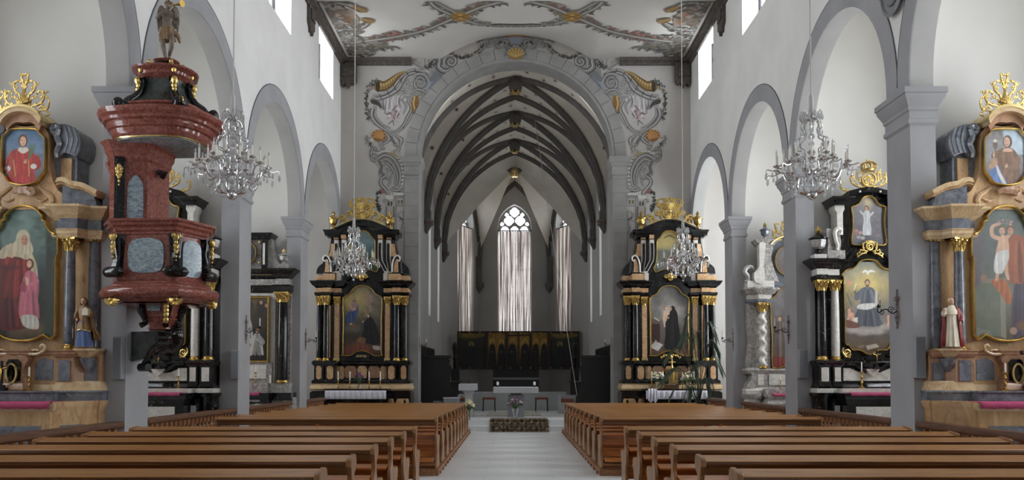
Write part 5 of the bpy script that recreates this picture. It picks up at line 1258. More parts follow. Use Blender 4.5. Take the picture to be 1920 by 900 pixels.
        # curved framed consoles either side of the upper painting
        for o0, dx, y0 in ((34, 12, -.06), (49, 3, .0)):
            L = cr([(o0-4, 450), (o0-4, 484), (o0-3+dx*.3, 496), (o0-3+dx, 512)], 4); R = [(x+8, y) for x, y in L]
            m = MB(); m.prism(a.p2([(sg*o, y) for o, y in L+R[::-1]]), y0, .3); m.build('console', M['white'], a.t)
            L2 = [(x+1.6, y) for x, y in L][1:-1]; R2 = [(x+6.4, y) for x, y in L][1:-1]; m = MB(); m.prism(a.p2([(sg*o, y) for o, y in L2+R2[::-1]]), y0-.02, y0+.02); m.build('console_panel', B, a.t)
            m = MB(); m.prism(a.p2([(sg*o, y) for o, y in ((o0-4, 441), (o0+5, 441), (o0+5, 448), (o0-4, 448))]), y0-.02, .3); m.build('console_block', O, a.t)
    a.prism('attic_wall', [(-48, 526), (-48, 440), (-30, 434), (-12, 428), (0, 426), (12, 428), (30, 434), (48, 440), (48, 526)], .1, .6, B)
    a.ent('attic_cornice', [(32, .2), (32, -.02), (44, -.02), (44, -.1), (62, -.1), (62, .5)], [(0, 446), (2, 443), (4, 440), (8, 436), (9, 433), (0, 432)], B)
    top_ = cr([(-70, 437), (-58, 434), (-42, 427), (-26, 420), (-12, 416), (0, 415), (12, 416), (26, 420), (42, 427), (58, 434), (70, 437)], 3)
    a.prism('top_pediment', top_+[(x, y+(9 if abs(x) < 50 else 5)) for x, y in top_[::-1]], -.06, .5, B)
    a.prism('top_pediment_lip', [(x, y-2.5) for x, y in top_]+[(x, y+1) for x, y in top_[::-1]], -.12, .5, B)
    f, pp = a.frame([(0, 431), (7, 432), (13, 436), (17, 442), (21, 446), (25, 452), (25, 478), (27, 494), (31, 502), (26, 511), (14, 507), (0, 505)], 2.8, .06, sm=2)
    c = Cv(-32, 32, -512, -430, 90, None, 6); top(c); a.paint(c, pp, .06, f)
    m = MB(); z = lambda y: a.Z(y)
    m.leafy([(-.05, z(524)), (.06, z(520)), (.13, z(516)), (.16, z(521))], .035, -.06, 5, 2.5); m.ball((0, -.08, z(519)), .07, .05, .08); shell(m, 0, z(520), .1, -.08); m.build('gilt_cartouche', G, a.t)
    # gilt crest and urns
    m = MB(); c2 = lambda pts: cr([(o*k, z(y)) for o, y in pts], 6)
    shell(m, 0, z(396), 15*k, -.05, 1, 11, .1); m.ball((0, .0, z(404)), 6*k, .06, 10*k); shell(m, 0, z(404), 10*k, -.07, -1, 7, .13)
    for i, (pts, r) in enumerate((([(2, 410), (8, 400), (16, 392), (14, 382), (6, 378)], 2.2), ([(16, 386), (22, 380), (18, 374), (10, 374)], 1.6), ([(4, 416), (14, 412), (20, 402), (24, 396), (27, 402), (23, 406)], 2.4), ([(18, 416), (28, 414), (34, 406), (40, 404), (42, 411), (37, 413)], 2.2), ([(10, 386), (6, 377), (0, 372)], 2.2), ([(4, 400), (12, 394), (18, 386), (24, 384), (22, 390)], 2.2), ([(6, 410), (12, 404), (14, 396), (20, 398)], 2.0), ([(0, 378), (6, 374), (12, 376)], 1.6), ([(26, 412), (34, 408), (38, 416)], 1.8), ([(22, 412), (32, 418), (41, 421)], 1.8), ([(3, 420), (12, 419), (22, 420)], 1.8))):
        m.leafy(c2(pts), r*k, -.03, 5, 2.4, True, i)
    m.build('gilt_crest', G, a.t)
    m = MB(); arc_ = c2([(-44, 424), (-30, 419), (-14, 415), (0, 414), (14, 415), (30, 419), (44, 424)]); m.prism(arc_+[(x, q+3*k) for x, q in arc_[::-1]], -.06, .02); m.build('crest_ledge', M['goldleaf'], a.t)
    for o in (-54, 52): u = urn(a.t, 'gilt_urn', o*k, -.04, a.Z(430), a.Z(396)-a.Z(430), [G, G, G, G], 8*k)
    return a
def p_mary(c):
    c.vgrad([(0, (60, 44, 34)), (.14, (92, 66, 50)), (.28, (64, 60, 54)), (.5, (84, 82, 72)), (.75, (138, 128, 98)), (1, (120, 116, 98))]); c.mottle(.16)
    c.glow(-18, -566, 20, 22, (204, 180, 112), .8); c.glow(4, -556, 20, 18, (176, 160, 116), .6); c.glow(24, -560, 12, 24, (104, 100, 98), .7)
    for x, y, r in ((-22, -612, 9), (-30, -618, 8), (-14, -616, 8), (18, -545, 6), (24, -572, 7)): c.ell(x, y, r*1.4, r*.8, (104, 98, 88), soft=.9, op=.7)
    c.poly([(-32, -600), (-30, -590), (-24, -582), (-20, -570), (-14, -566), (-9, -572), (-8, -584), (-12, -596), (-18, -604), (-26, -606)], (66, 80, 118), fold=.3); c.poly([(-25, -582), (-22, -570), (-18, -563), (-12, -564), (-10, -574), (-14, -582)], (156, 134, 128), fold=.2)
    c.ell(-17, -561, 3, 3.8, (92, 70, 56)); c.ell(-17.5, -560.5, 2.1, 2.9, (206, 168, 140)); c.ell(-23, -570, 2, 2.2, (206, 166, 138)); c.stroke([(-23, -573), (-20, -578), (-15, -579)], 2.2, (204, 164, 136)); c.ell(-22, -607, 3, 1.6, (196, 154, 128)); c.ell(-16, -611, 3, 2, (150, 80, 60))
    for x, y in ((10, -548), (16, -556), (9, -562), (14, -574), (6, -582)): c.ell(x, y, 2.4, 2.6, (170, 138, 118)); c.stroke([(x, y-2), (x+2, y-6), (x-2, y-10)], [2.4, 2.2, 1.2], (160, 128, 110)); c.stroke([(x+2, y-3), (x+6, y-1)], [1.6, .6], (132, 120, 112))
    c.poly([(0, -636), (2, -618), (3, -606), (8, -598), (14, -594), (20, -598), (26, -610), (31, -626), (32, -642), (18, -646)], (34, 32, 36), fold=.3); c.drape((14, -602), (17, -642), 8, 14, (36, 34, 38), 9, 8); c.ell(12, -593, 3.4, 4.2, (40, 32, 30)); c.ell(11, -592, 2.3, 3.2, (196, 158, 132)); c.stroke([(8, -606), (2, -604)], [2.6, 1.6], (40, 38, 42)); hand(c, 1, -603, 1.5)
    c.poly([(-34, -668), (-30, -648), (-10, -640), (6, -644), (14, -654), (18, -668)], (112, 66, 52), fold=.18); c.poly([(-10, -640), (-6, -632), (6, -634), (4, -644)], (120, 90, 66)); c.poly([(20, -648), (34, -650), (34, -656), (22, -655)], (168, 160, 150)); c.ell(-24, -636, 12, 14, (70, 60, 52), soft=.9, op=.5)
def p_monk(c):
    c.vgrad([(0, (84, 66, 56)), (.14, (98, 80, 68)), (.24, (96, 84, 78)), (.5, (112, 108, 104)), (.8, (132, 130, 126)), (1, (96, 94, 92))]); c.mottle(.18)
    c.glow(2, -586, 15, 15, (214, 206, 196), .95); c.glow(2, -580, 26, 26, (160, 156, 150), .4); c.ell(24, -556, 12, 14, (80, 80, 82), soft=1, op=.7); c.ell(-24, -560, 9, 12, (84, 82, 82), soft=1, op=.6)
    c.poly([(-38, -640), (-38, -600), (-18, -602), (-18, -640)], (62, 44, 42), smooth=False); c.poly([(-38, -602), (-32, -596), (-18, -603), (-18, -607), (-38, -607)], (104, 84, 76), smooth=False); c.poly([(-30, -596), (-20, -602), (-18, -600), (-28, -594)], (186, 180, 170), smooth=False)
    c.poly([(-10, -652), (-8, -630), (-8, -612), (-6, -600), (-2, -590), (4, -580), (10, -579), (15, -588), (16, -604), (15, -626), (20, -646), (20, -654), (4, -656)], (34, 31, 32), fold=.28); c.drape((8, -590), (8, -652), 7, 14, (36, 33, 34), 9, 7); c.ell(6, -578, 4.4, 5, (38, 34, 34)); c.ell(2.5, -578.5, 2.4, 3.3, (186, 148, 124))
    c.poly([(-12, -588), (-10, -582), (-5, -580), (-3, -590), (-5, -600), (-9, -604), (-13, -598)], (206, 176, 152), fold=.12); c.ell(-7, -577, 3.3, 3.6, (146, 112, 82)); c.ell(-6, -577.5, 2.5, 2.9, (214, 176, 150)); c.stroke([(-8, -584), (-1, -588)], 1.6, (212, 178, 152)); c.stroke([(-10, -602), (-9, -612)], [2, 1.2], (206, 172, 148)); hand(c, -2, -596, 1.6)
    c.poly([(-38, -650), (-26, -640), (-12, -646), (-22, -658)], (196, 192, 186), smooth=False); c.poly([(-32, -652), (-26, -636), (-22, -646)], (180, 176, 170), smooth=False); c.poly([(4, -656), (30, -654), (34, -668), (0, -668)], (116, 88, 72)); c.ell(26, -668, 10, 8, (136, 100, 72), soft=.6)
def p_sky(c):
    c.vgrad([(0, (60, 58, 48)), (.25, (66, 84, 66)), (.45, (84, 108, 100)), (.7, (116, 138, 146)), (1, (140, 150, 146))]); c.mottle(.1); c.ell(-10, -492, 12, 10, (70, 64, 56), soft=.6); person(c, -6, -506, -462, 9, (112, 84, 66)); c.poly([(6, -500), (14, -480), (30, -476), (30, -505)], (60, 76, 58))
def p_gold(c):
    c.vgrad([(0, (70, 66, 52)), (.3, (96, 96, 78)), (.5, (98, 104, 100)), (.6, (160, 146, 100)), (1, (176, 158, 104))]); c.mottle(.1); c.glow(0, -450, 16, 14, (206, 188, 126), .7); c.stroke([(-10, -446), (0, -441), (10, -446)], [.6, 1.4, .6], (96, 84, 60)); c.poly([(-24, -480), (-8, -468), (6, -474), (28, -470), (28, -506), (-28, -506)], (104, 108, 100)); person(c, 4, -508, -474, 8, (130, 96, 80))
ea_l = east_altar(678, 'black and ochre marble altar left of the chancel arch with kneeling friar painting', p_mary, p_sky, True)
ea_r = east_altar(1257, 'black and ochre marble altar right of the chancel arch, friar holding child painting', p_monk, p_gold, False)

# ------------------------------------------------------------------ nearest altars, ochre marble with grey columns
def ochre_altar(cx, label, main, top):
    a = AL('side_altar_retable', label, 'altar', cx, 9.95); k = a.k; O, G, Gy, Pk = M['ochre'], M['gold'], M['greym'], M['pinkm']; z = a.Z
    # table and curved base
    zt = 1.03; tx = .72; dd = -.66
    MB().box(-tx, tx, dd, 0, 0, zt-.07).build('altar_table', O, a.t)
    mb = MB(); mb.mould([(-tx-.02, .2), (-tx-.02, dd), (tx+.02, dd), (tx+.02, .2)], [(0, zt-.09), (.02, zt-.07), (.03, zt-.03), (.03, zt), (-.2, zt)]); mb.build('table_edge', M['ochrepale'], a.t)
    MB().prism([(-tx+.16, .42), (-tx+.1, .7), (-tx+.1, .78), (tx-.1, .78), (tx-.1, .7), (tx-.16, .42)], dd-.012, dd+.02).build('table_panel', Gy, a.t)
    for sg in (1, -1):
        pl = [(tx, dd+.03), (tx+.05, dd+.08), (tx+.12, dd+.25), (tx+.17, dd+.42), (tx+.2, -.06), (tx+.23, .0), (tx+.23, .4)]
        pl = [(sg*x, y) for x, y in cr(pl, 3)]; pl = pl if sg > 0 else pl[::-1]
        mb = MB(); mb.mould(pl, [(0, 0), (0, .06), (-.01, .08), (.0, zt-.1), (.02, zt-.06), (.035, zt-.02), (.035, zt+.01), (-.3, zt+.01)]); mb.build('curved_base', O, a.t, 30)
        pq = [(sg*x, y) for x, y in cr([(tx+.06, dd+.1), (tx+.12, dd+.25), (tx+.165, dd+.4)], 4)]; pq = pq if sg > 0 else pq[::-1]
        mb = MB(); mb.mould(pq, [(.0, .42), (.012, .42), (.012, .78), (.0, .78)]); mb.build('base_panel', Gy, a.t)
    pth = [(-158, .42), (-156, -.02), (-118, -.14), (-74, -.14), (-66, -.02), (66, -.02), (74, -.14), (118, -.14), (156, -.02), (158, .42)]
    a.ent('plinth', pth, [(0, 752), (0, 738), (2, 735), (0, 732)], Gy, False); a.prism('plinth_core', [(-156, 752), (-156, 731), (156, 731), (156, 752)], -.0, .43, Gy)
    a.ent('pedestal_base', pth, [(0, 732), (-1, 727), (-3, 722), (-4, 716), (-6, 714)], M['ochrepale'], False)
    # pedestal zone
    a.prism('pedestal_wall', [(-150, 732), (-150, 660), (150, 660), (150, 732)], .0, .43, O)
    for sg in (1, -1):
        m = MB(); m.prism([(sg*x*k, y) for x, y in ((76, .1), (76, -.12), (110, -.12), (122, -.02), (148, .0), (148, .2))], z(716), z(664), 'z'); m.build('pedestal', Pk, a.t)
        for o0, o1, yy in ((28, 62, -.005), (70, 76, -.06)): a.prism('pedestal_panel', [(sg*o0, 713), (sg*o0, 684), (sg*(o0+4), 677), (sg*(o0+o1)/2, 671), (sg*(o1-4), 674), (sg*o1, 674), (sg*o1, 713)], yy, yy+.03, Gy)
        a.prism('pedestal_panel', [(sg*82, 714), (sg*82, 676), (sg*104, 676), (sg*104, 714)], -.13, -.1, Gy); m = MB(); m.prism([(sg*x*k, y) for x, y in ((111, -.125), (122, -.03), (122, .0), (111, -.1))], z(714), z(676), 'z'); a.prism('pedestal_panel', [(sg*124, 714), (sg*124, 680), (sg*144, 680), (sg*144, 714)], -.03, .02, Gy)
        # outer wavy pilaster
        e = cr([(128, 440), (152, 436), (154, 446), (160, 461), (151, 474), (149, 500), (149, 560), (150, 590), (163, 606), (167, 630), (166, 655), (161, 682), (151, 694), (153, 715), (153, 730), (128, 730)], 3)
        a.prism('wing', [(sg*o, y) for o, y in e], .12, .4, Pk if sg else O, ang=30)
    a.ent('ledge', [(-150, .42), (-148, -.04), (-116, -.15), (-74, -.15), (-66, .0), (-30, .0), (-20, -.05), (20, -.05), (30, .0), (66, .0), (74, -.15), (116, -.15), (148, -.04), (150, .42)], [(-2, 670), (0, 667), (2, 664), (2, 661), (4, 659), (4, 657), (-3, 656)], M['pinkm'], False)
    # tabernacle niche
    m = MB(); m.prism(a.p2(cr([(-26, 732), (-22, 712), (-16, 700), (-20, 684), (-26, 674), (-14, 666), (0, 668), (14, 666), (26, 674), (20, 684), (16, 700), (22, 712), (26, 732)], 3)), -.12, .05); m.build('tabernacle_surround', Pk, a.t); a.prism('tabernacle_niche', [(-13, 714), (-13, 680), (-8, 674), (8, 674), (13, 680), (13, 714)], -.14, -.1, M['black']); a.ent('tabernacle_foot', [(-24, 0), (-24, -.2), (24, -.2), (24, 0)], [(0, 736), (2, 730), (0, 722), (-3, 718)], Pk, False)
    mb = MB(); mb.frame([(11*k*cos(q), z(700)+19*k*sin(q)) for q in [2*pi*i/28 for i in range(28)]], [(0, -.15), (0, -.18), (-.02, -.18), (-.02, -.15)]); mb.build('gilt_ring', M['goldleaf'], a.t)
    c2 = lambda pts: cr([(o*k, z(y)) for o, y in pts], 6)
    for sg in (1, -1): m = MB(); m.scroll([(sg*x, q) for x, q in c2([(20, 664), (36, 664), (48, 658), (50, 650), (45, 647), (42, 651)])], .018, -.05); m.scroll([(sg*x, q) for x, q in c2([(22, 660), (30, 656), (38, 658)])], .012, -.04); m.build('carved_scroll', M['ochrepale'], a.t)
    # body
    a.prism('retable_wall', [(-120, 660), (-120, 392), (-80, 372), (-60, 366), (60, 366), (80, 372), (120, 392), (120, 660)], .08, .43, O)
    a.col(94, -.04, 447, 657, 9.5, Gy, 26, 11); a.col(127, .12, 447, 657, 11.5, Gy, 4, 6, capmat='goldleaf')
    ep = [(52, .3), (52, .05), (74, .05), (76, -.12), (112, -.12), (122, .0), (146, .02), (150, .4)]
    a.ent('architrave', ep, [(-1, 448), (0, 444), (2, 441), (2, 436), (4, 433), (0, 431)], M['ochrepale']); a.ent('frieze', ep, [(-2, 432), (-2, 410)], Gy)
    a.ent('cornice', ep, [(-2, 412), (2, 408), (6, 405), (10, 399), (14, 396), (18, 393), (18, 389), (0, 387)], M['ochrepale'])
    for sg in (1, -1):
        a.prism('upper_block', [(sg*76, 390), (sg*76, 344), (sg*134, 364), (sg*142, 390)], -.04, .36, Gy)
        q = cr([(72, 338), (84, 336), (100, 343), (118, 346), (132, 352), (147, 360)], 3); a.prism('upper_cornice', [(sg*o, y) for o, y in q]+[(sg*(o-3), y+8) for o, y in q[::-1]], -.12, .42, M['ochrepale']); a.prism('upper_cornice_lip', [(sg*(o-2), y+6) for o, y in q]+[(sg*(o-5), y+12) for o, y in q[::-1]], -.08, .4, O)
        a.prism('wing_frame', cr([(sg*44, 284), (sg*46, 320), (sg*54, 346), (sg*68, 362), (sg*84, 370), (sg*88, 352), (sg*88, 284)], 3), .14, .42, Gy); a.prism('wing_panel', [(sg*60, 292), (sg*60, 345), (sg*66, 352), (sg*80, 352), (sg*80, 292)], .115, .2, O)
        v = cr([(43, 248), (45, 236), (56, 230), (72, 230), (86, 236), (97, 246), (102, 262), (99, 280), (92, 291), (80, 286), (68, 284), (60, 292), (54, 284), (58, 268), (52, 256)], 4)
        a.prism('volute', [(sg*o, y) for o, y in v], .06, .42, Gy, bev=.012)
        m = MB(); m.scroll([(sg*o*k, z(y)) for o, y in [(p[0], p[1]) for p in spiral(52, 240, 9.5, 0, -1.6, 16)]], [.026, .02, .012], .05); m.scroll([(sg*o*k, z(y)) for o, y in cr([(61, 240), (57, 254), (62, 268), (56, 284), (58, 294)], 4)], [.03, .04, .035, .02], .05); [m.scroll([(sg*o*k, z(y)) for o, y in cr([(70+q*9, 233+q*2), (76+q*9, 256), (70+q*9, 284)], 4)], .014, .06) for q in range(3)]; m.build('volute_carving', Gy, a.t)
    at = [(0, 236), (16, 234), (24, 232), (34, 238), (42, 250), (45, 275), (45, 310), (52, 338), (62, 356), (80, 368), (66, 392), (0, 392)]
    a.prism('attic_wall', at, .03, .43, M['ochre'], sym=True)
    cn = cr([(-36, 232), (-30, 222), (-18, 212), (0, 208), (18, 212), (30, 222), (36, 232)], 4)
    a.prism('top_cornice', cn+[(o*.82, y+24-abs(o)*.25) for o, y in cn[::-1]], -.04, .42, Pk); a.prism('top_cornice_lip', [(o*1.12, y-3) for o, y in cn]+[(o*1.02, y+6) for o, y in cn[::-1]], -.12, .43, M['ochrepale']); a.prism('top_gilt_edge', [(o*1.13, y-7) for o, y in cn]+[(o*1.13, y-2) for o, y in cn[::-1]], -.13, .3, M['goldleaf'])
    for sg in (1, -1): a.prism('top_return', [(sg*34, 226), (sg*56, 228), (sg*54, 238), (sg*38, 242)], .1, .43, M['timber'])
    # crest
    m = MB()
    for i, (pts, r) in enumerate((([(1, 204), (6, 190), (10, 178), (18, 170), (20, 158), (12, 152), (6, 158)], 2.2), ([(2, 206), (16, 200), (28, 196), (36, 186), (34, 174), (26, 172), (24, 180)], 2.2), ([(20, 212), (32, 208), (42, 206), (46, 196), (44, 184), (38, 182)], 2.0), ([(0, 200), (-1, 180), (2, 160), (6, 146), (2, 140), (-3, 143)], 2.4), ([(26, 204), (34, 200), (40, 206), (46, 214), (44, 220)], 1.8), ([(10, 190), (18, 184), (26, 184)], 1.6), ([(12, 166), (20, 162), (26, 156)], 1.4), ([(30, 184), (38, 176), (46, 172)], 1.3), ([(4, 204), (10, 198), (12, 190)], 2))):
        m.leafy(c2(pts), r*k, -.02, 7, 2.6, True, i+4)
    m.scroll(c2([(-3, 206), (-1.5, 180), (0, 168)]), [.03, .02, .01], -.03); shell(m, 0, z(196), 12*k, -.04); m.build('gilt_crest', G, a.t)
    f, pp = a.frame([(0, 240), (20, 241), (28, 244), (32, 250), (38, 256), (42, 266), (42, 318), (38, 328), (33, 334), (28, 342), (18, 347), (0, 350)], 4.2, .0, sm=2, d=.045)
    c = Cv(-43, 43, -351, -239, 130, None, 8); top(c); a.paint(c, pp, .0, f)
    m = MB(); m.scroll(c2([(-18, 362), (-10, 358), (0, 358), (10, 358), (18, 362), (20, 358), (14, 354)]), [.02, .045, .05, .045, .02], -.03); m.build('carved_shell', Pk, a.t)
    for sg in (1, -1): m = MB(); m.scroll([(sg*x, q) for x, q in c2([(26, 350), (36, 358), (48, 366), (52, 376), (48, 386), (52, 392)])], [.015, .03, .03, .015], .02); m.scroll([(sg*x, q) for x, q in c2([(20, 372), (32, 376), (42, 372)])], [.008, .02, .008], .02); m.build('carved_scroll', O, a.t)
    f, pp = a.frame([(0, 383), (14, 385), (24, 390), (32, 398), (37, 403), (37, 410), (43, 413), (44, 420), (50, 430), (58, 435), (67, 437), (67, 484), (64, 488), (64, 630), (42, 630), (34, 634), (26, 637), (16, 640), (0, 641)], 5.0, .05, sm=2, d=.06)
    c = Cv(-68, 68, -642, -382, 170, None, 9); main(c); a.paint(c, pp, .05, f)
    return a
def p_anne(c):
    c.vgrad([(0, (70, 58, 44)), (.1, (104, 84, 62)), (.18, (58, 50, 42)), (.45, (44, 50, 50)), (.7, (98, 116, 110)), (1, (116, 138, 132))]); c.mottle(.14)
    c.poly([(38, -640), (68, -640), (68, -400), (50, -396), (40, -440), (46, -520)], (62, 70, 62), soft=12); c.poly([(-68, -640), (-68, -440), (-48, -450), (-40, -540), (-30, -640)], (40, 40, 38), soft=12); c.stroke([(44, -392), (46, -480), (40, -560)], [6, 5, 5], (58, 62, 54), soft=4)
    for i in range(26): c.ell(20+40*c.rs.rand(), -398-70*c.rs.rand(), 7, 4, (70, 88, 76), soft=.9, op=.5); c.ell(-10-30*c.rs.rand(), -392-30*c.rs.rand(), 9, 5, (86, 106, 98), soft=.9, op=.4)
    c.poly([(-56, -612), (-54, -540), (-44, -480), (-20, -466), (10, -470), (22, -500), (18, -560), (10, -612)], (94, 34, 30), fold=.3, freq=.35); c.poly([(-52, -480), (-40, -462), (-20, -454), (2, -458), (14, -474), (24, -500), (26, -540), (18, -560), (14, -520), (2, -488), (-20, -480), (-40, -484)], (186, 172, 142), fold=.16, freq=.4); c.poly([(-36, -482), (-14, -490), (4, -486), (12, -510), (0, -540), (-24, -556), (-38, -530)], (134, 44, 36), fold=.3, freq=.4)
    c.drape((-34, -500), (-34, -610), 14, 26, (92, 34, 30), 9, 2); c.drape((-14, -488), (-18, -556), 16, 22, (130, 44, 38), 9, 4); c.ell(-4, -446, 13, 17, (196, 184, 156)); c.poly([(-22, -470), (-16, -448), (8, -448), (14, -474)], (190, 178, 150), fold=.14); c.ell(-1, -449, 7, 10, (188, 144, 118)); c.ell(2, -450, 3, 8, (164, 118, 96), soft=.8, op=.6); [c.ell(x, -447, 1.3, .8, (70, 48, 40)) for x in (-4, 2)]; c.stroke([(-3, -455), (1, -455)], .7, (150, 84, 74)); hand(c, -24, -480, 3.4); c.ell(-28, -500, 20, 5, (80, 30, 28), soft=.8, op=.6)
    c.ell(10, -494, 7.5, 10, (86, 56, 42)); c.poly([(-8, -592), (-8, -556), (-2, -522), (4, -508), (16, -508), (26, -520), (28, -540), (26, -570), (28, -592), (10, -596)], (184, 104, 118), fold=.2, freq=.6); c.drape((10, -546), (10, -594), 13, 18, (178, 102, 116), 9, 6); c.ell(9, -494, 4.8, 7, (210, 166, 140)); [c.ell(x, -492, .9, .6, (70, 48, 40)) for x in (7, 11)]; c.stroke([(24, -526), (12, -532), (6, -528)], [4, 3.4, 2], (192, 118, 128)); c.stroke([(4, -520), (6, -532), (7, -524)], 2.2, (214, 172, 146)); c.poly([(-8, -540), (-2, -526), (4, -536), (2, -548)], (150, 70, 84)); c.poly([(-4, -592), (2, -612), (28, -616), (24, -592)], (188, 184, 174), fold=.16); c.ell(20, -615, 4, 1.6, (206, 160, 134))
def p_laur(c):
    c.vgrad([(0, (104, 92, 92)), (.3, (120, 122, 132)), (.6, (112, 132, 154)), (1, (88, 116, 146))]); c.mottle(.1); c.poly([(-43, -350), (-43, -270), (-30, -290), (-24, -350)], (104, 104, 110), soft=8)
    c.poly([(-30, -346), (-24, -310), (-30, -296), (-22, -282), (-6, -278), (4, -276), (14, -282), (24, -298), (18, -312), (22, -346), (0, -352)], (172, 62, 56), fold=.16, freq=.5); c.poly([(-12, -282), (-2, -288), (8, -282), (4, -276), (-8, -276)], (214, 206, 196)); c.ell(-3, -264, 8.5, 12, (96, 62, 44)); c.ell(-3, -265, 6, 9.4, (216, 174, 148)); [c.ell(x, -263, 1.1, .7, (70, 48, 40)) for x in (-5.5, -.5)]; c.stroke([(-5, -270), (-1, -270)], .6, (170, 96, 84)); c.ell(-1, -267, .9, 2, (190, 140, 116))
    c.stroke([(22, -298), (26, -310), (16, -314), (4, -306)], [7, 6, 5, 3], (168, 60, 54)); c.ell(18, -312, 6, 5, (214, 208, 198)); hand(c, 2, -304, 3); c.stroke([(-28, -300), (-32, -316), (-26, -324)], [6, 6, 3], (176, 70, 62)); c.ell(-30, -316, 5, 5, (210, 204, 194)); [c.stroke([(8, -300), (14+q, -282), (16+2*q, -270)], [1, 1.6, .4], (88, 116, 88)) for q in (-3, -1, 1, 3)]
    [c.stroke([(-43+q*6, -342), (-36+q*6, -300)], .9, (60, 52, 48), smooth=False) for q in range(2)]; [c.stroke([(-43, -340+q*12), (-30, -330+q*12)], .9, (60, 52, 48), smooth=False) for q in range(3)]; c.stroke([(-20, -300), (-16, -330)], 1, (196, 150, 90)); c.stroke([(8, -300), (10, -330)], 1, (196, 150, 90))
def p_child(c):
    c.vgrad([(0, (96, 74, 56)), (.1, (92, 84, 66)), (.3, (110, 110, 92)), (.6, (84, 90, 86)), (1, (96, 110, 104))]); c.mottle(.12)
    c.poly([(-66, -630), (-66, -530), (-10, -530), (-10, -630)], (104, 110, 92), smooth=False); c.poly([(-10, -630), (-10, -530), (0, -526), (0, -636)], (140, 138, 120), smooth=False); c.poly([(-66, -530), (-66, -524), (2, -520), (2, -530)], (132, 124, 108), smooth=False); c.poly([(-68, -638), (-68, -610), (-30, -620), (-20, -640)], (124, 124, 108), smooth=False)
    c.poly([(-68, -524), (-60, -420), (-40, -420), (-44, -524)], (96, 92, 94), soft=8); c.poly([(16, -640), (14, -560), (26, -520), (68, -520), (68, -640)], (70, 62, 74), soft=4); c.drape((34, -528), (34, -632), 18, 22, (72, 62, 76), 9, 12); c.poly([(-26, -526), (-8, -522), (4, -530), (12, -560), (4, -570), (-8, -552)], (176, 98, 58), fold=.22); c.poly([(0, -470), (16, -440), (40, -450), (50, -520), (10, -530), (2, -500)], (150, 82, 54), soft=3); c.drape((26, -452), (26, -526), 12, 18, (146, 80, 54), 9, 11)
    c.stroke([(-8, -478), (-12, -500), (-16, -524)], [5, 4, 2.6], (206, 164, 136)); c.stroke([(2, -480), (2, -504), (6, -522)], [5, 4, 2.6], (206, 164, 136)); c.poly([(-16, -480), (-12, -454), (-8, -442), (2, -440), (8, -452), (6, -480)], (212, 170, 140), fold=.08); c.poly([(-20, -508), (-18, -480), (-10, -470), (6, -468), (8, -484), (0, -500), (-6, -512)], (214, 212, 206), fold=.14, freq=.5)
    c.stroke([(-10, -446), (-22, -440), (-22, -424), (-8, -418)], [4, 4, 3.4, 2.4], (210, 168, 140)); c.stroke([(4, -446), (14, -432), (12, -420)], [3.6, 3.4, 2.4], (206, 160, 132)); c.ell(-4, -430, 6.6, 8, (120, 84, 58)); c.ell(-4, -432, 5.4, 7, (214, 172, 144)); c.ell(12, -430, 8, 9, (104, 78, 60)); c.ell(12, -432, 5.6, 7.4, (186, 140, 112)); c.ell(-5, -434, 3.4, 5, (190, 146, 120), soft=.7, op=.5); [c.ell(x, y, 1, .6, (84, 60, 50)) for x, y in ((-6.5, -430), (-2, -430), (9.5, -430), (14, -430))]; [c.stroke([(x-1.4, y), (x+1.4, y)], .5, (150, 92, 80)) for x, y in ((-4, -436.5), (12, -437))]; [c.ell(2+13*cos(q*.63), -414+3*sin(q*.63), 2.4, 1.8, ((176, 140, 138), (150, 112, 112), (120, 124, 104))[q % 3], soft=.5) for q in range(10)]; c.ell(14, -620, 7, 7, (176, 136, 112)); c.ell(-40, -520, 6, 6, (150, 116, 96), soft=.6); c.ell(40, -610, 20, 10, (130, 90, 60), soft=.6); veil(c, (118, 116, 112), .22)
def veil(c, col, k): c.put((slice(None), slice(None)), np.ones_like(c.a), col, k)
def p_barb(c):
    c.vgrad([(0, (120, 112, 108)), (.5, (136, 134, 132)), (1, (146, 148, 154))]); c.mottle(.08); c.poly([(-2, -240), (-2, -290), (43, -290), (43, -240)], (186, 204, 216), soft=2, smooth=False); c.poly([(-43, -240), (-43, -262), (-4, -262), (-4, -240)], (128, 124, 122), smooth=False); [c.poly([(-36+q*12, -254), (-30+q*12, -254), (-30+q*12, -246), (-36+q*12, -246)], (112, 108, 106), smooth=False) for q in range(3)]
    c.poly([(-26, -346), (-22, -310), (-26, -290), (-14, -282), (4, -276), (18, -282), (26, -300), (24, -346), (0, -350)], (120, 88, 66), fold=.16, freq=.4); c.poly([(-30, -340), (-26, -312), (-20, -300), (-4, -330), (4, -350), (-20, -350)], (92, 120, 172), fold=.25, freq=.5); c.poly([(-18, -306), (-10, -322), (2, -346), (-4, -346), (-14, -326)], (214, 208, 196)); c.ell(5, -266, 8.5, 12, (78, 54, 42)); c.ell(4, -266, 6, 9.4, (214, 170, 144)); c.poly([(0, -278), (10, -278), (14, -284), (-4, -284)], (208, 166, 140)); [c.ell(x, -264, 1, .7, (70, 48, 40)) for x in (1.5, 6)]; c.stroke([(2, -271), (6, -271)], .6, (160, 90, 80)); c.stroke([(-20, -300), (-26, -312), (-18, -306), (-20, -292)], [5, 5, 3.4, 2.6], (176, 140, 112)); hand(c, -20, -290, 3); c.stroke([(-18, -296), (-18, -280)], 1.4, (112, 90, 70)); c.poly([(-22, -268), (-14, -268), (-15, -278), (-21, -278)], (104, 88, 74)); c.ell(-18, -264, 3.4, 3, (224, 214, 190)); c.stroke([(24, -300), (16, -316), (2, -312)], [6, 5, 3], (124, 92, 70)); hand(c, 2, -312, 3); veil(c, (134, 132, 132), .18)
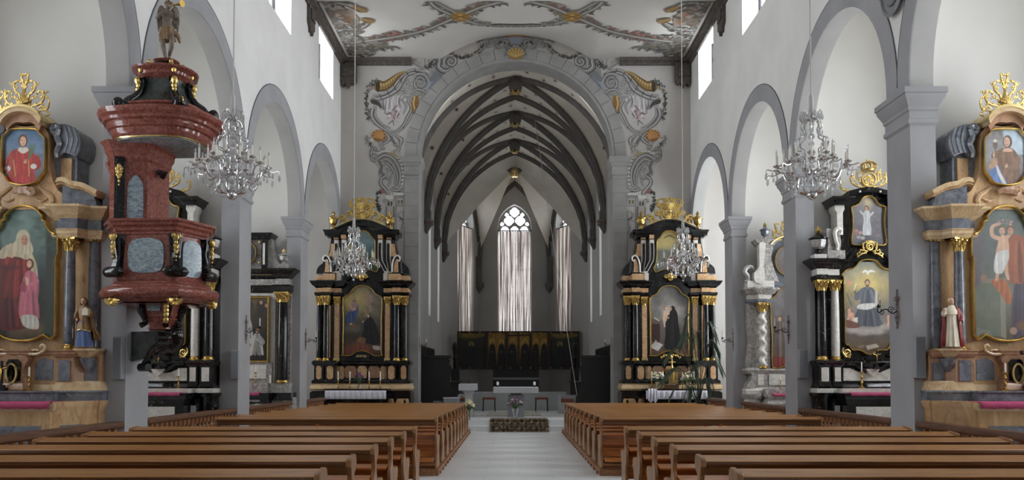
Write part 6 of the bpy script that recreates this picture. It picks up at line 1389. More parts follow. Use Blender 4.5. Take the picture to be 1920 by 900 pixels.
sa1_l = ochre_altar(38, 'ochre marble altar at the left edge with a veiled woman and girl painting', p_anne, p_laur)
sa1_r = ochre_altar(1892, 'ochre marble altar at the right edge with a bare-chested boy on a plinth painting', p_child, p_barb)

# ------------------------------------------------------------------ second altars, black with white columns
def black_altar(cx, label, main, top):
    a = AL('side_altar_retable', label, 'altar', cx, 14.02); k = a.k; B, Wh, G = M['black'], M['white'], M['gold']; z = a.Z
    c2 = lambda pts: cr([(o*k, z(y)) for o, y in pts], 6)
    zt = PZ(737, 13.6); MB().box(-.63, .63, -.62, -.1, 0, zt-.1).build('altar_table', B, a.t)
    mb = MB(); mb.mould([(-.66, .2), (-.66, -.64), (.66, -.64), (.66, .2)], [(0, zt-.16), (-.01, zt-.1), (.02, zt-.07), (.03, zt-.03), (.03, zt), (-.2, zt)]); mb.build('table_edge', B, a.t); MB().box(-.5, .5, -.635, -.6, .22, zt-.21).build('table_panel', Wh, a.t)
    for sg in (1, -1):
        x = sorted((sg*.62, sg*.76)); MB().box(x[0], x[1], -.35, .2, 0, zt-.1).build('side_pier', B, a.t); MB().box(x[0]+.03, x[1]-.03, -.365, -.3, .45, zt-.2).build('pier_panel', M['stone'], a.t)
        mb = MB(); mb.lathe([(.17, 0), (.17, .12), (.14, .2), (.2, .4), (.22, .55), (.16, .68), (.19, zt-.08), (.22, zt-.04), (.22, zt)], (sg*.81, -.06, 0), 14); mb.build('bulged_base', B, a.t)
        for o, y, w in ((92, -.14, 11), (67, -.1, 9)):
            m = MB(); m.box((sg*o-w)*k, (sg*o+w)*k, y-.02, .3, z(728), z(684)); m.build('pedestal', B, a.t); m = MB(); w2 = w*.62; m.box((sg*o-w2)*k, (sg*o+w2)*k, y-.035, y, z(715), z(689)); m.build('pedestal_panel', Wh, a.t)
        # wing behind columns
    pth = [(-106, .4), (-106, -.16), (-78, -.16), (-76, -.12), (-54, -.12), (-54, .02), (54, .02), (54, -.12), (76, -.12), (78, -.16), (106, -.16), (106, .4)]
    a.ent('plinth_band', pth, [(0, 739), (1, 737), (1, 729), (-1, 727)], Wh, False); a.ent('base_moulding', pth, [(0, 728), (0, 725), (-3, 720), (-5, 716)], B, False); a.ent('ledge', pth, [(-6, 690), (-2, 687), (0, 684), (2, 680), (1, 677), (-2, 675)], B, False)
    a.prism('predella_wall', [(-100, 740), (-100, 676), (100, 676), (100, 740)], .06, .42, B); a.prism('predella_panel', cr([(-50, 714), (-50, 690), (-38, 690), (-20, 698), (0, 701), (20, 698), (38, 690), (50, 690), (50, 714)], 1), .02, .08, Wh)
    m = MB(); q = cr([(-46, 678), (-30, 680), (-16, 689), (0, 694), (16, 689), (30, 680), (46, 678)], 4); m.prism(a.p2(q+[(x, y+7) for x, y in q[::-1]]), -.03, .1); m.build('curved_moulding', B, a.t); a.prism('small_bracket', [(-12, 692), (12, 692), (8, 699), (0, 706), (-8, 699)], -.1, .05, Wh)
    a.prism('retable_wall', [(-84, 680), (-84, 500), (-44, 486), (-20, 470), (20, 470), (44, 486), (84, 500), (84, 680)], .1, .42, B)
    a.col(92, -.05, 526, 676, 8.6, B, 20, 8); a.col(66, -.02, 526, 676, 7.8, Wh, 20, 8)
    ep = [(54, .3), (54, -.02), (78, -.04), (80, -.12), (104, -.12), (104, .4)]
    a.ent('architrave', ep, [(-2, 526), (0, 522), (0, 518), (-2, 516)], B); a.ent('frieze', ep, [(-2, 517), (-2, 504)], Wh); a.ent('cornice', ep, [(-2, 505), (2, 502), (6, 498), (9, 495), (14, 491), (16, 488), (-2, 487)], B)
    q = cr([(-58, 500), (-48, 498), (-38, 490), (-30, 480), (-16, 474), (0, 472), (16, 474), (30, 480), (38, 490), (48, 498), (58, 500)], 3); a.prism('curved_cornice', q+[(x, y-8) for x, y in q[::-1]], -.02, .3, B)
    for sg in (1, -1):
        m = MB(); xx = sg*97*k; m.box(xx-.1, xx+.1, -.16, .04, z(489), z(479)); m.build('urn_block', Wh, a.t); urn(a.t, 'urn', xx, -.06, z(480), z(425)-z(480), [B, M['whitegrey'], B, G], 14*k)
        m = MB(); m.box(*sorted((sg*47*k, sg*80*k)), -.06, .3, z(489), z(470)); m.build('attic_block', M['whitegrey'], a.t)
        m = MB(); m.prism(a.p2([(sg*o, y) for o, y in cr([(54, 470), (52, 455), (54, 440), (60, 432), (70, 430), (78, 428), (79, 440), (76, 456), (78, 470)], 3)]), .0, .3); m.build('side_volute', M['whitegrey'], a.t)
        m = MB(); m.scroll([(sg*x_*k, z(y)) for x_, y in cr([(62, 469), (60, 462), (63, 452), (65, 440), (63, 432), (57, 430), (53, 434), (55, 439), (59, 438)], 5)], [.03, .035, .04, .035, .02], -.03); m.build('volute_rim', Wh, a.t)
        m = MB(); m.prism(a.p2([(sg*o, y) for o, y in [(47, 440), (47, 398), (44, 392), (44, 384), (62, 384), (62, 392), (58, 398), (58, 436)]]), .02, .3); m.build('attic_pilaster', Wh, a.t)
    a.prism('attic_wall', [(-60, 490), (-56, 470), (-50, 440), (-48, 384), (-34, 366), (-14, 356), (0, 354), (14, 356), (34, 366), (48, 384), (50, 440), (56, 470), (60, 490)], .06, .42, B)
    a.ent('attic_cornice', [(40, .2), (40, -.02), (60, -.04), (60, .4)], [(0, 385), (2, 382), (6, 377), (10, 374), (12, 371), (0, 369)], B)
    q = cr([(-68, 375), (-54, 370), (-40, 360), (-26, 356), (-14, 353), (0, 352), (14, 353), (26, 356), (40, 360), (54, 370), (68, 375)], 3); a.prism('top_pediment', q+[(x*.94, y+9) for x, y in q[::-1]], -.06, .4, B)
    m = MB(); [m.ball((sg*19*k, -.08, z(361)), .02) for sg in (1, -1)]; m.build('white_bosses', Wh, a.t)
    f, pp = a.frame([(0, 366), (8, 368), (14, 373), (19, 381), (26, 385), (33, 388), (31, 404), (31, 430), (34, 452), (28, 461), (0, 460)], 3, .02, sm=2)
    c = Cv(-35, 35, -462, -365, 90, None, 12); top(c); a.paint(c, pp, .02, f)
    m = MB(); ring = spiral(0, z(463), 9*k, 0, 1.8, 14); m.scroll([(x, q) for x, q in ring], [.014, .02, .012], -.04)
    for i, (pts, r) in enumerate((([(4, 472), (12, 468), (12, 458), (5, 453)], 1.6), ([(6, 474), (14, 476), (22, 480), (25, 476)], 1.6), ([(8, 456), (2, 452), (0, 458)], 1.2), ([(12, 470), (18, 470), (20, 476)], 1.2))): m.leafy(c2(pts), r*k, -.04, 4, 2.4, True, i)
    m.build('gilt_cartouche', G, a.t)
    f, pp = a.frame([(0, 484), (10, 485), (18, 489), (23, 495), (30, 501), (40, 503), (47, 508), (50, 516), (48, 526), (48, 540), (47, 600), (47, 644), (40, 648), (36, 655), (30, 658), (18, 658), (8, 664), (0, 666)], 4, .06, sm=2)
    c = Cv(-51, 51, -668, -483, 130, None, 13); main(c); a.paint(c, pp, .06, f)
    m = MB()
    for sg in (1, -1): [m.scroll([(sg*x_*k, z(y)) for x_, y in p_], [.012, .02, .008], -.0) for p_ in (spiral(44, 661, 7, 2, 1.3, 10), cr([(50, 652), (52, 660), (46, 668), (38, 670)], 4), cr([(36, 664), (40, 668), (48, 670)], 4))]
    m.build('gilt_corner_scrolls', G, a.t)
    # crest with a crown
    m = MB(); zc = -4
    for i, (pts, r) in enumerate((([(4, 352), (12, 346), (18, 336), (16, 326), (10, 324)], 2), ([(8, 352), (20, 350), (30, 344), (34, 334), (30, 328), (26, 334)], 2), ([(24, 360), (38, 358), (48, 356), (54, 348), (52, 340), (46, 342)], 1.9), ([(16, 326), (22, 322), (22, 334), (26, 342)], 1.6), ([(2, 348), (6, 340), (10, 332)], 1.8), ([(38, 358), (46, 366), (52, 368)], 1.6), ([(0, 346), (5, 338), (1, 330), (-4, 336)], 1.8))): m.leafy(c2(pts), r*k, -.03, 6, 2.5, True, i+2)
    m.frame([(14*k*cos(q), z(338)+14*k*sin(q)) for q in [2*pi*i/20 for i in range(20)]], [(0, -.02), (0, -.06), (-.02, -.06), (-.02, -.02)]); m.build('gilt_crest', G, a.t)
    m = MB(); m.lathe([(12*k, z(322)), (13*k, z(319)), (12*k, z(317))], (0, -.02, 0), 16)
    for i in range(8):
        b = 2*pi*i/8; m.tube([(12*k*cos(b), -.02+12*k*sin(b), z(318)), (15*k*cos(b), -.02+15*k*sin(b), z(311)), (9*k*cos(b), -.02+9*k*sin(b), z(306)), (0, -.02, z(304))], [.015, .018, .014, .01], 5); m.ball((14*k*cos(b+.4), -.02+14*k*sin(b+.4), z(315)), .016)
    m.tube([(0, -.02, z(306)), (0, -.02, z(298))], .01, 5); m.tube([(-.035, -.02, z(301)), (.035, -.02, z(301))], .009, 5); m.build('gilt_crown', G, a.t)
    return a
def p_seat(c):
    c.vgrad([(0, (76, 58, 44)), (.12, (104, 84, 64)), (.22, (92, 84, 78)), (.32, (150, 142, 134)), (.45, (120, 116, 112)), (.7, (176, 160, 116)), (1, (132, 140, 142))]); c.mottle(.12); c.glow(2, -530, 26, 26, (220, 196, 124), .9)
    for x, y, r in ((-30, -618, 14), (-8, -622, 16), (16, -620, 16), (34, -612, 12)): c.ell(x, y, r, r*.45, (176, 168, 160), soft=.8, op=.8)
    c.ell(-20, -640, 40, 8, (96, 84, 74), soft=.9, op=.7); c.poly([(-26, -606), (-24, -590), (-18, -576), (-14, -570), (16, -570), (20, -580), (22, -596), (26, -608), (0, -612)], (84, 86, 92), fold=.26, freq=.5); c.poly([(-16, -578), (-14, -562), (-22, -562), (-26, -556), (-18, -545), (-8, -538), (6, -538), (14, -546), (18, -560), (14, -576)], (100, 104, 110), fold=.16, freq=.5); c.drape((0, -576), (0, -608), 14, 24, (88, 92, 99), 11, 9); c.drape((0, -544), (0, -568), 8, 13, (100, 104, 111), 7, 10); c.poly([(-20, -578), (-16, -570), (12, -568), (14, -574), (0, -580)], (206, 204, 198), fold=.12); c.poly([(0, -570), (10, -568), (12, -574), (2, -576)], (214, 210, 200), smooth=False)
    c.ell(-1, -529, 5, 6.2, (82, 60, 48)); c.ell(-1, -530, 3.8, 5, (206, 166, 138)); c.ell(-1, -535, 3, 2, (104, 80, 64)); [c.ell(x, -528.5, .7, .5, (60, 44, 40)) for x in (-2.6, .6)]; c.stroke([(-22, -560), (-24, -546)], [3, 2], (104, 108, 114)); hand(c, -25, -543, 1.8); c.stroke([(-26, -542), (-22, -532)], .7, (230, 226, 214)); c.stroke([(15, -574), (16, -546)], 2.4, (196, 192, 180), smooth=False); c.stroke([(22, -578), (23, -558)], .8, (60, 50, 44)); hand(c, 22, -560, 1.8)
    c.stroke([(-10, -510), (-4, -507), (0, -510), (6, -507), (13, -509)], [.8, 2, 2.2, 2, .8], (226, 224, 220)); c.ell(0, -512, 1.8, 3, (224, 222, 218)); c.ell(-35, -530, 4, 4.4, (206, 150, 126)); c.stroke([(-40, -550), (-34, -566), (-30, -574)], 1, (104, 112, 84))
    for x, y in ((-30, -590), (-36, -580), (38, -592)): c.ell(x, y, 3.6, 4, (150, 96, 64)); c.ell(x, y-1, 2.8, 3.2, (212, 164, 138)); c.stroke([(x, y-4), (x+1, y-10), (x-2, y-18)], [3, 3.4, 2], (210, 160, 134)); c.stroke([(x+2, y-6), (x+8, y-8)], 1.6, (210, 160, 134))
    c.poly([(-28, -596), (-20, -594), (-20, -604), (-28, -606)], (212, 208, 200), smooth=False); c.poly([(-44, -602), (-36, -600), (-16, -608), (-20, -614), (-40, -614)], (112, 76, 64)); c.poly([(-6, -648), (14, -644), (20, -650), (-2, -656)], (176, 164, 146), smooth=False); c.poly([(-20, -648), (-8, -646), (-10, -652), (-22, -652)], (132, 112, 86), smooth=False)
def p_white(c):
    c.vgrad([(0, (96, 92, 96)), (.4, (106, 104, 108)), (.8, (116, 114, 114)), (1, (128, 122, 114))]); c.mottle(.1); c.glow(0, -380, 8, 10, (206, 180, 130), .7); person(c, -2, -440, -386, 8, (178, 178, 178), fold=.14); c.stroke([(-8, -402), (-14, -396)], [2, 1.4], (176, 176, 176)); c.stroke([(4, -404), (10, -398)], [2, 1.4], (172, 172, 172)); [c.ell(x, y, 4, 3, col, soft=.5) for x, y, col in ((-22, -432, (166, 124, 116)), (-14, -436, (172, 140, 130)), (-18, -444, (150, 146, 148)), (-24, -438, (140, 106, 104)), (18, -440, (120, 110, 112)), (-10, -446, (166, 160, 160)))]
def p_dark(c):
    c.vgrad([(0, (112, 84, 64)), (.12, (92, 70, 56)), (.3, (78, 62, 52)), (.6, (88, 72, 60)), (1, (104, 94, 80))]); c.mottle(.2); person(c, -8, -640, -530, 18, (72, 54, 48)); person(c, 20, -640, -566, 12, (110, 84, 66)); c.ell(24, -636, 12, 3, (150, 140, 130), soft=.5); c.ell(0, -640, 40, 8, (120, 90, 64), soft=.8, op=.6)
def p_dim(c):
    c.vgrad([(0, (84, 74, 64)), (1, (110, 104, 94))]); c.mottle(.2); person(c, 0, -462, -392, 14, (84, 70, 60))
sa2_r = black_altar(1632, 'black marble altar on the right behind the first pillar, seated friar painting', p_seat, p_white)
sa2_l = black_altar(300, 'black marble altar on the left half hidden behind the pulpit', p_dark, p_dim)

# ------------------------------------------------------------------ third altars
def third_left():
    a = AL('side_altar_retable', 'black and grey marble altar on the left with monks in white painting', 'altar', 452, 18.1); k = a.k; B, Gy, G = M['black'], M['whitegrey'], M['gold']; z = a.Z
    zt = PZ(737, 17.6); MB().box(-.55, .55, -.5, -.05, 0, zt-.05).build('altar_table', Gy, a.t); mb = MB(); mb.mould([(-.72, .2), (-.72, -.52), (.72, -.52), (.72, .2)], [(0, zt-.22), (-.03, zt-.16), (.02, zt-.06), (.04, zt), (-.2, zt)]); mb.build('table_edge', B, a.t)
    for sg in (1, -1): MB().box(*sorted((sg*.45, sg*.58)), -.52, -.3, 0, zt-.22).build('table_leg', M['white'], a.t); MB().box(*sorted((sg*.95, sg*1.08)), -.2, .1, 0, zt-.1).build('side_pier', M['white'], a.t); MB().box(*sorted((sg*.58, sg*1.14)), -.14, .4, 0, zt-.1).build('side_base', Gy, a.t); MB().box(*sorted((sg*.6, sg*1.13)), -.25, .4, zt-.16, zt).build('side_ledge', B, a.t)
    pth = [(-92, .4), (-92, -.12), (92, -.12), (92, .4)]; a.ent('plinth_band', pth, [(0, 737), (0, 720), (1, 718)], Gy, False); a.prism('predella', [(-58, 737), (-58, 680), (58, 680), (58, 737)], .0, .3, Gy); a.prism('predella_panel', [(-48, 710), (-48, 684), (48, 684), (48, 710)], -.02, .02, M['white'])
    a.prism('retable_wall', [(-90, 737), (-90, 522), (90, 522), (90, 737)], .12, .42, Gy); a.prism('backing', [(-62, 720), (-62, 548), (62, 548), (62, 720)], .06, .2, M['white'])
    a.col(77, .0, 548, 718, 10, B, 19, 6)
    e = [(-92, .4), (-92, -.1), (-62, -.1), (-62, .02), (62, .02), (62, -.1), (92, -.1), (92, .4)]
    a.ent('architrave', e, [(-2, 549), (0, 546), (0, 537), (2, 535), (-2, 534)], B, False); a.ent('frieze', e, [(-3, 535), (-3, 522)], Gy, False); a.ent('cornice', e, [(-3, 523), (0, 520), (3, 516), (7, 512), (12, 508), (12, 505), (-3, 503)], B, False)
    m = MB(); [m.box((o)*k, (o+2)*k, -.1-3*k, -.1-2*k, z(516), z(513.5)) for o in range(-90, 90, 4) if abs(o) > 62]; [m.box((o)*k, (o+2)*k, -.005-2*k, 0.02, z(516), z(513.5)) for o in range(-60, 60, 4)]; m.build('gilt_dentil_pattern', M['goldleaf'], a.t)
    a.prism('gable_wall', [(-78, 504), (-70, 496), (-60, 484), (-54, 462), (-52, 446), (52, 446), (54, 462), (60, 484), (70, 496), (78, 504)], .1, .42, Gy)
    for sg in (1, -1):
        a.box('gable_pilaster', min(sg*36, sg*46), max(sg*36, sg*46), 504, 448, .0, .2, B, False); a.box('gable_panel', min(sg*39, sg*43), max(sg*39, sg*43), 496, 456, -.02, .02, M['white'], False); urn(a.t, 'urn', sg*77*k, .05, z(496), z(465)-z(496), [Gy, Gy, Gy, G], 8*k); m = MB(); m.box(*sorted((sg*70*k, sg*84*k)), 0, .15, z(505), z(495)); m.build('urn_block', Gy, a.t)
        m = MB(); [m.ball((sg*o*k, .05, z(y)), .03, .02, .03) for o, y in ((31, 453), (31, 492))]; m.build('gilt_rosettes', G, a.t)
    a.ent('gable_cornice', [(-52, .4), (-52, -.02), (52, -.02), (52, .4)], [(-2, 448), (0, 446), (2, 443), (5, 440), (5, 437), (-3, 436)], B, False); m = MB(); m.lathe([(.02, .14), (.1, .1), (.14, .04), (.16, 0)][::-1], (0, .1, z(437)), 12); m.build('top_knob', Gy, a.t)
    f, pp = a.frame([(27*cos(q), 473-25*sin(q)) for q in [2*pi*i/32 for i in range(32)]], 3, .04, sym=False, sm=0); c = Cv(-28, 28, -499, -447, 60, None, 14); p_dim2(c); a.paint(c, pp, .04, f)
    f, pp = a.frame([(-53, 555), (53, 555), (53, 680), (-53, 680)], 5, .02, sym=False, sm=0, d=.07); c = Cv(-54, 54, -681, -554, 120, None, 15); p_monks(c); a.paint(c, pp, .02, f)
    return a
def p_dim2(c):
    c.vgrad([(0, (50, 48, 52)), (1, (70, 72, 80))]); person(c, 0, -500, -455, 14, (50, 48, 52))
def p_monks(c):
    c.vgrad([(0, (48, 38, 32)), (.3, (40, 36, 34)), (.7, (64, 58, 50)), (1, (112, 96, 66))]); c.mottle(.2)
    for x, y, col in ((36, -566, (96, 80, 66)), (46, -572, (88, 74, 60)), (12, -566, (104, 86, 68)), (-10, -568, (96, 82, 66)), (-34, -574, (96, 82, 66))): c.ell(x, y-8, 9, 12, (60, 54, 52), soft=.4); c.ell(x, y, 4, 5, col, soft=.3); c.ell(x, y-1, 2.6, 3.4, (182, 140, 112), soft=.3)
    c.drape((9, -588), (8, -632), 5, 13, (150, 148, 144), 8, 3); c.stroke([(4, -594), (-4, -606), (2, -612)], [3, 3, 1.6], (168, 166, 160)); c.ell(9, -584, 4, 5, (70, 56, 46)); c.ell(8, -585, 2.6, 3.6, (176, 136, 110)); c.drape((29, -626), (27, -664), 6, 15, (162, 158, 150), 9, 5); c.stroke([(24, -632), (16, -640), (22, -646)], [3.4, 3, 1.6], (176, 172, 164)); c.stroke([(34, -632), (41, -642), (34, -648)], [3.4, 3, 1.6], (150, 146, 140)); c.ell(30, -620, 4.4, 5, (110, 86, 66)); c.ell(29, -621, 3, 3.6, (190, 148, 120)); c.stroke([(28, -636), (36, -640)], 2.4, (166, 162, 154)); c.poly([(-48, -676), (-44, -630), (-24, -616), (-12, -640), (-10, -676)], (72, 60, 54), fold=.2); c.poly([(2, -604), (3, -590), (6, -590), (6, -604)], (206, 204, 198)); c.ell(8, -672, 10, 4, (120, 44, 36), soft=.6)
def third_right():
    a = AL('side_altar_retable', 'pale grey altar with twisted white columns on the right between two pillars', 'altar', 1482, 18.1); k = a.k; B, Gy, Wh, G = M['greym'], M['whitegrey'], M['white'], M['gold']; z = a.Z
    c2 = lambda pts: cr([(o*k, z(y)) for o, y in pts], 6)
    zt = PZ(739, 17.6); MB().box(-.6, .6, -.5, -.05, 0, zt-.05).build('altar_table', Gy, a.t); mb = MB(); mb.mould([(-.62, .2), (-.62, -.52), (.62, -.52), (.62, .2)], [(.03, zt-.3), (.06, zt-.2), (0, zt-.1), (.04, zt-.04), (.04, zt), (-.2, zt)]); mb.build('table_edge', Gy, a.t)
    for sg in (1, -1):
        mb = MB(); mb.lathe([(.2, 0), (.2, .1), (.17, .3), (.23, .6), (.19, zt-.12), (.24, zt-.05), (.24, zt)], (sg*.82, -.05, 0), 12); mb.build('bulged_base', Gy, a.t)
        m = MB(); m.prism(a.p2([(sg*o, y) for o, y in cr([(84, 737), (84, 722), (76, 712), (76, 700), (84, 690), (62, 690), (50, 700), (46, 714), (48, 737)], 3)]), -.1, .2); m.build('pedestal', Gy, a.t); a.box('pedestal_panel', min(sg*53, sg*64), max(sg*53, sg*64), 722, 702, -.12, -.09, Wh, False)
        m = MB(); m.prism(a.p2([(sg*o, y) for o, y in [(36, 692), (36, 568), (78, 568), (80, 600), (76, 640), (82, 676), (80, 692)]]), .06, .35); m.build('wing', Gy, a.t)
        m = MB(); m.prism(a.p2([(sg*o, y) for o, y in cr([(60, 528), (52, 506), (50, 480), (46, 462), (30, 462), (34, 482), (30, 500), (20, 528)], 3)]), .0, .3); m.build('attic_pilaster', Gy, a.t)
        m = MB(); m.prism(a.p2([(sg*o, y) for o, y in cr([(46, 458), (58, 456), (58, 500), (68, 512), (66, 530), (48, 530), (50, 500)], 2)]), -.08, .1); m.build('console', Wh, a.t)
        m = MB(); m.scroll([(sg*o*k, z(y)) for o, y in cr([(66, 506), (72, 500), (80, 502), (84, 510), (78, 518), (78, 526), (84, 528)], 5)], [.02, .045, .05, .045, .03], .0); m.build('side_volute', Gy, a.t)
        a.box('attic_block', min(sg*30, sg*80), max(sg*30, sg*80), 541, 527, -.05, .3, Wh, False)
        urn(a.t, 'finial_urn', sg*46*k, -.02, z(451), z(417)-z(451), [Gy, B, B, G], 8*k)
    a.col(53, -.06, 568, 691, 7, Wh, 17, 5, twist=True)
    pth = [(-86, .4), (-86, -.1), (-44, -.14), (-44, .02), (44, .02), (44, -.14), (86, -.1), (86, .4)]
    a.ent('plinth_band', pth, [(0, 739), (0, 737), (1, 732), (-2, 727)], Wh, False); a.ent('ledge', pth, [(-4, 702), (0, 698), (2, 694), (0, 691)], Gy, False); a.prism('predella_wall', [(-70, 739), (-70, 692), (70, 692), (70, 739)], .04, .35, Gy); a.prism('predella_panel', [(-40, 722), (-40, 702), (40, 702), (40, 722)], .02, .06, Wh)
    a.prism('retable_wall', [(-60, 694), (-60, 541), (60, 541), (60, 694)], .1, .42, B)
    e = [(30, .3), (30, .0), (44, -.02), (46, -.16), (64, -.16), (66, -.04), (80, -.02), (80, .4)]
    a.ent('architrave', e, [(-2, 569), (0, 566), (0, 562), (-2, 561)], B); a.ent('frieze', e, [(-3, 562), (-3, 552)], Wh); a.ent('cornice', e, [(-3, 553), (2, 550), (5, 546), (9, 543), (9, 540), (-3, 539)], Gy)
    a.prism('attic_wall', cr([(-40, 541), (-38, 500), (-34, 462), (-24, 450), (-10, 445), (0, 443), (10, 445), (24, 450), (34, 462), (38, 500), (40, 541)], 2), .08, .4, B)
    a.ent('attic_cornice', [(26, .3), (26, .0), (44, -.04), (60, -.04), (60, .3)], [(-2, 460), (0, 457), (3, 453), (5, 450), (-3, 449)], Gy)
    f, pp = a.frame([(27*cos(q), 488-30*sin(q)) for q in [2*pi*i/36 for i in range(36)]], 3, .04, sym=False, sm=0); c = Cv(-28, 28, -519, -457, 60, None, 16); c.vgrad([(0, (96, 88, 84)), (1, (116, 112, 112))]); person(c, 0, -520, -470, 14, (110, 92, 88)); a.paint(c, pp, .04, f)
    f, pp = a.frame([(0, 536), (14, 538), (22, 544), (26, 552), (36, 560), (38, 566), (36, 586), (36, 600), (34, 640), (34, 690), (16, 690), (8, 686), (0, 684)], 3.4, .05, sm=2); c = Cv(-39, 39, -692, -535, 100, None, 17); c.vgrad([(0, (110, 76, 60)), (.1, (96, 80, 66)), (.2, (118, 60, 52)), (.5, (96, 90, 88)), (1, (116, 112, 112))]); c.mottle(.15); c.poly([(-37, -690), (-34, -660), (-20, -640), (0, -660), (-6, -690)], (120, 56, 48), fold=.3, soft=4); c.drape((-18, -604), (-18, -668), 7, 15, (104, 92, 86), 9, 4); c.ell(-18, -597, 4.4, 5.4, (96, 74, 58)); c.ell(-18, -598, 3.2, 4.2, (178, 140, 116)); person(c, 12, -676, -590, 12, (92, 80, 84)); a.paint(c, pp, .05, f)
    m = MB()
    for i, (pts, r) in enumerate((([(2, 446), (8, 436), (14, 428), (12, 418), (6, 412)], 2), ([(6, 446), (16, 440), (24, 432), (26, 422), (20, 418)], 2), ([(14, 450), (24, 448), (30, 442), (30, 434), (26, 434)], 1.8), ([(0, 440), (3, 424), (2, 410), (-2, 408)], 2))): m.leafy(c2(pts), r*k, -.02, 6, 2.5, True, i)
    q = c2([(-36, 458), (-24, 448), (0, 441), (24, 448), (36, 458)]); m.scroll(q, .02, -.05); m.build('gilt_crest', G, a.t)
    return a
sa3_l = third_left(); sa3_r = third_right()
# ------------------------------------------------------------------ figures
def tubeset(mb, chains, n=8):
    for pts, r in chains: mb.tube(cr(pts, 3), list(np.interp(np.linspace(0, 1, (len(pts)-1)*3+1), np.linspace(0, 1, len(r)), r)), n)
def hand3(mb, wrist, dirv, r, curl=.5, up=(0, 0, 1)):
    """palm, four fingers and a thumb leaving the side of the palm"""
    d = np.array(dirv, float); d /= np.linalg.norm(d); u = np.array(up, float); u -= np.dot(u, d)*d; u /= np.linalg.norm(u)+1e-9; s = np.cross(d, u); w = np.array(wrist, float)
    mb.tube([w, w+d*r*1.2, w+d*r*2.3], [r*.7, r*1.0, r*.85], 8, .6, tuple(u))
    for k, L in zip((-1.5, -.5, .5, 1.5), (1.6, 2.0, 1.9, 1.4)):
        b = w+d*r*2.1+s*k*r*.42; mb.tube([b, b+d*r*L*.5-u*r*curl*.4, b+d*r*L*.8-u*r*curl*1.4], [r*.26, r*.24, r*.17], 5)
    b = w+d*r*.8+s*r*.8; mb.tube([b, b+d*r*.6+s*r*.7-u*r*.2, b+d*r*1.3+s*r*.8-u*r*.6], [r*.3, r*.28, r*.2], 5)
def figure(root, H_, skin, hairm, arms, legs=None, tilt=0.0, hairlong=True, bald=False, body_extra=None):
    """continuous body in a unit height of 1, scaled; faces -y"""
    mb = MB(); s = H_
    hc = np.array((tilt, -.012, .93))
    mb.ball(hc*s, .05*s, .058*s, .07*s, 14, 10); mb.ball((hc+np.array((0, -.02, -.03)))*s, .036*s, .045*s, .042*s, 10, 8)
    mb.tube([(tilt*.4*s, 0, .80*s), (tilt*.8*s, 0, .88*s), hc*s], [.034*s, .03*s, .03*s], 10)
    mb.tube([(hc+np.array((0, -.055, .012)))*s, (hc+np.array((0, -.072, -.014)))*s], [.006*s, .012*s], 6)
    for e in (-1, 1): mb.ball((hc+np.array((e*.05, .004, -.005)))*s, .008*s, .014*s, .018*s, 6, 5); mb.ball((hc+np.array((e*.02, -.05, .008)))*s, .009*s, .006*s, .006*s, 6, 4)
    mb.tube([(hc+np.array((-.014, -.058, -.036)))*s, (hc+np.array((.014, -.058, -.036)))*s], [.006*s, .006*s], 5)
    rings = []
    for z, rx, ry, x in ((.50, .085, .065, 0), (.56, .08, .06, 0), (.64, .075, .055, 0), (.72, .095, .065, 0), (.78, .105, .06, 0), (.82, .075, .045, tilt*.3), (.85, .035, .035, tilt*.5)):
        rings.append([(s*(x+rx*cos(a)), s*ry*sin(a), s*z) for a in [2*pi*j/16 for j in range(16)]])
    mb.loft(rings)
    for pts in arms:
        q = [np.array(p)*s for p in pts]; mb.tube(cr(q, 4), list(np.interp(np.linspace(0, 1, (len(q)-1)*4+1), [0, .5, 1], [.032*s, .027*s, .019*s])), 9)
        hand3(mb, q[-1], q[-1]-q[-2], .017*s)
    for pts in (legs or [[(-.045, 0, .52), (-.05, -.01, .27), (-.05, .01, .04)], [(.045, 0, .52), (.05, -.01, .27), (.05, .01, .04)]]):
        q = [np.array(p)*s for p in pts]; mb.tube(cr(q, 4), list(np.interp(np.linspace(0, 1, (len(q)-1)*4+1), [0, .45, .6, 1], [.06*s, .04*s, .042*s, .022*s])), 10)
        f = q[-1]; mb.tube([f+np.array((0, .01*s, -.02*s)), f+np.array((0, -.03*s, -.03*s)), f+np.array((0, -.075*s, -.034*s))], [.022*s, .022*s, .014*s], 8, .7, (0, 0, 1))
    if body_extra: body_extra(mb, s)
    o = mb.build('body', skin, root, 60, [('REMESH', dict(mode='VOXEL', voxel_size=.0065*s, use_smooth_shade=True)), ('SMOOTH', dict(factor=.4, iterations=2))])
    if not bald:
        mb = MB(); mb.ball((hc+np.array((0, .012, .018)))*s, .056*s, .06*s, .066*s, 14, 9)
        if hairlong: [mb.tube([(hc+np.array((e*.045, .02, .02)))*s, (hc+np.array((e*.056, .02, -.05)))*s, (hc+np.array((e*.04, .03, -.11)))*s], [.022*s, .024*s, .008*s], 7) for e in (-1, -.3, .3, 1)]
        mb.xf(lambda x, y, z: (x, y+max(0, -(y/s)-.02)*.9*s*(1 if z < (hc[2]+.035)*s else .25), z)).build('hair', hairm, root, 60)
    return o
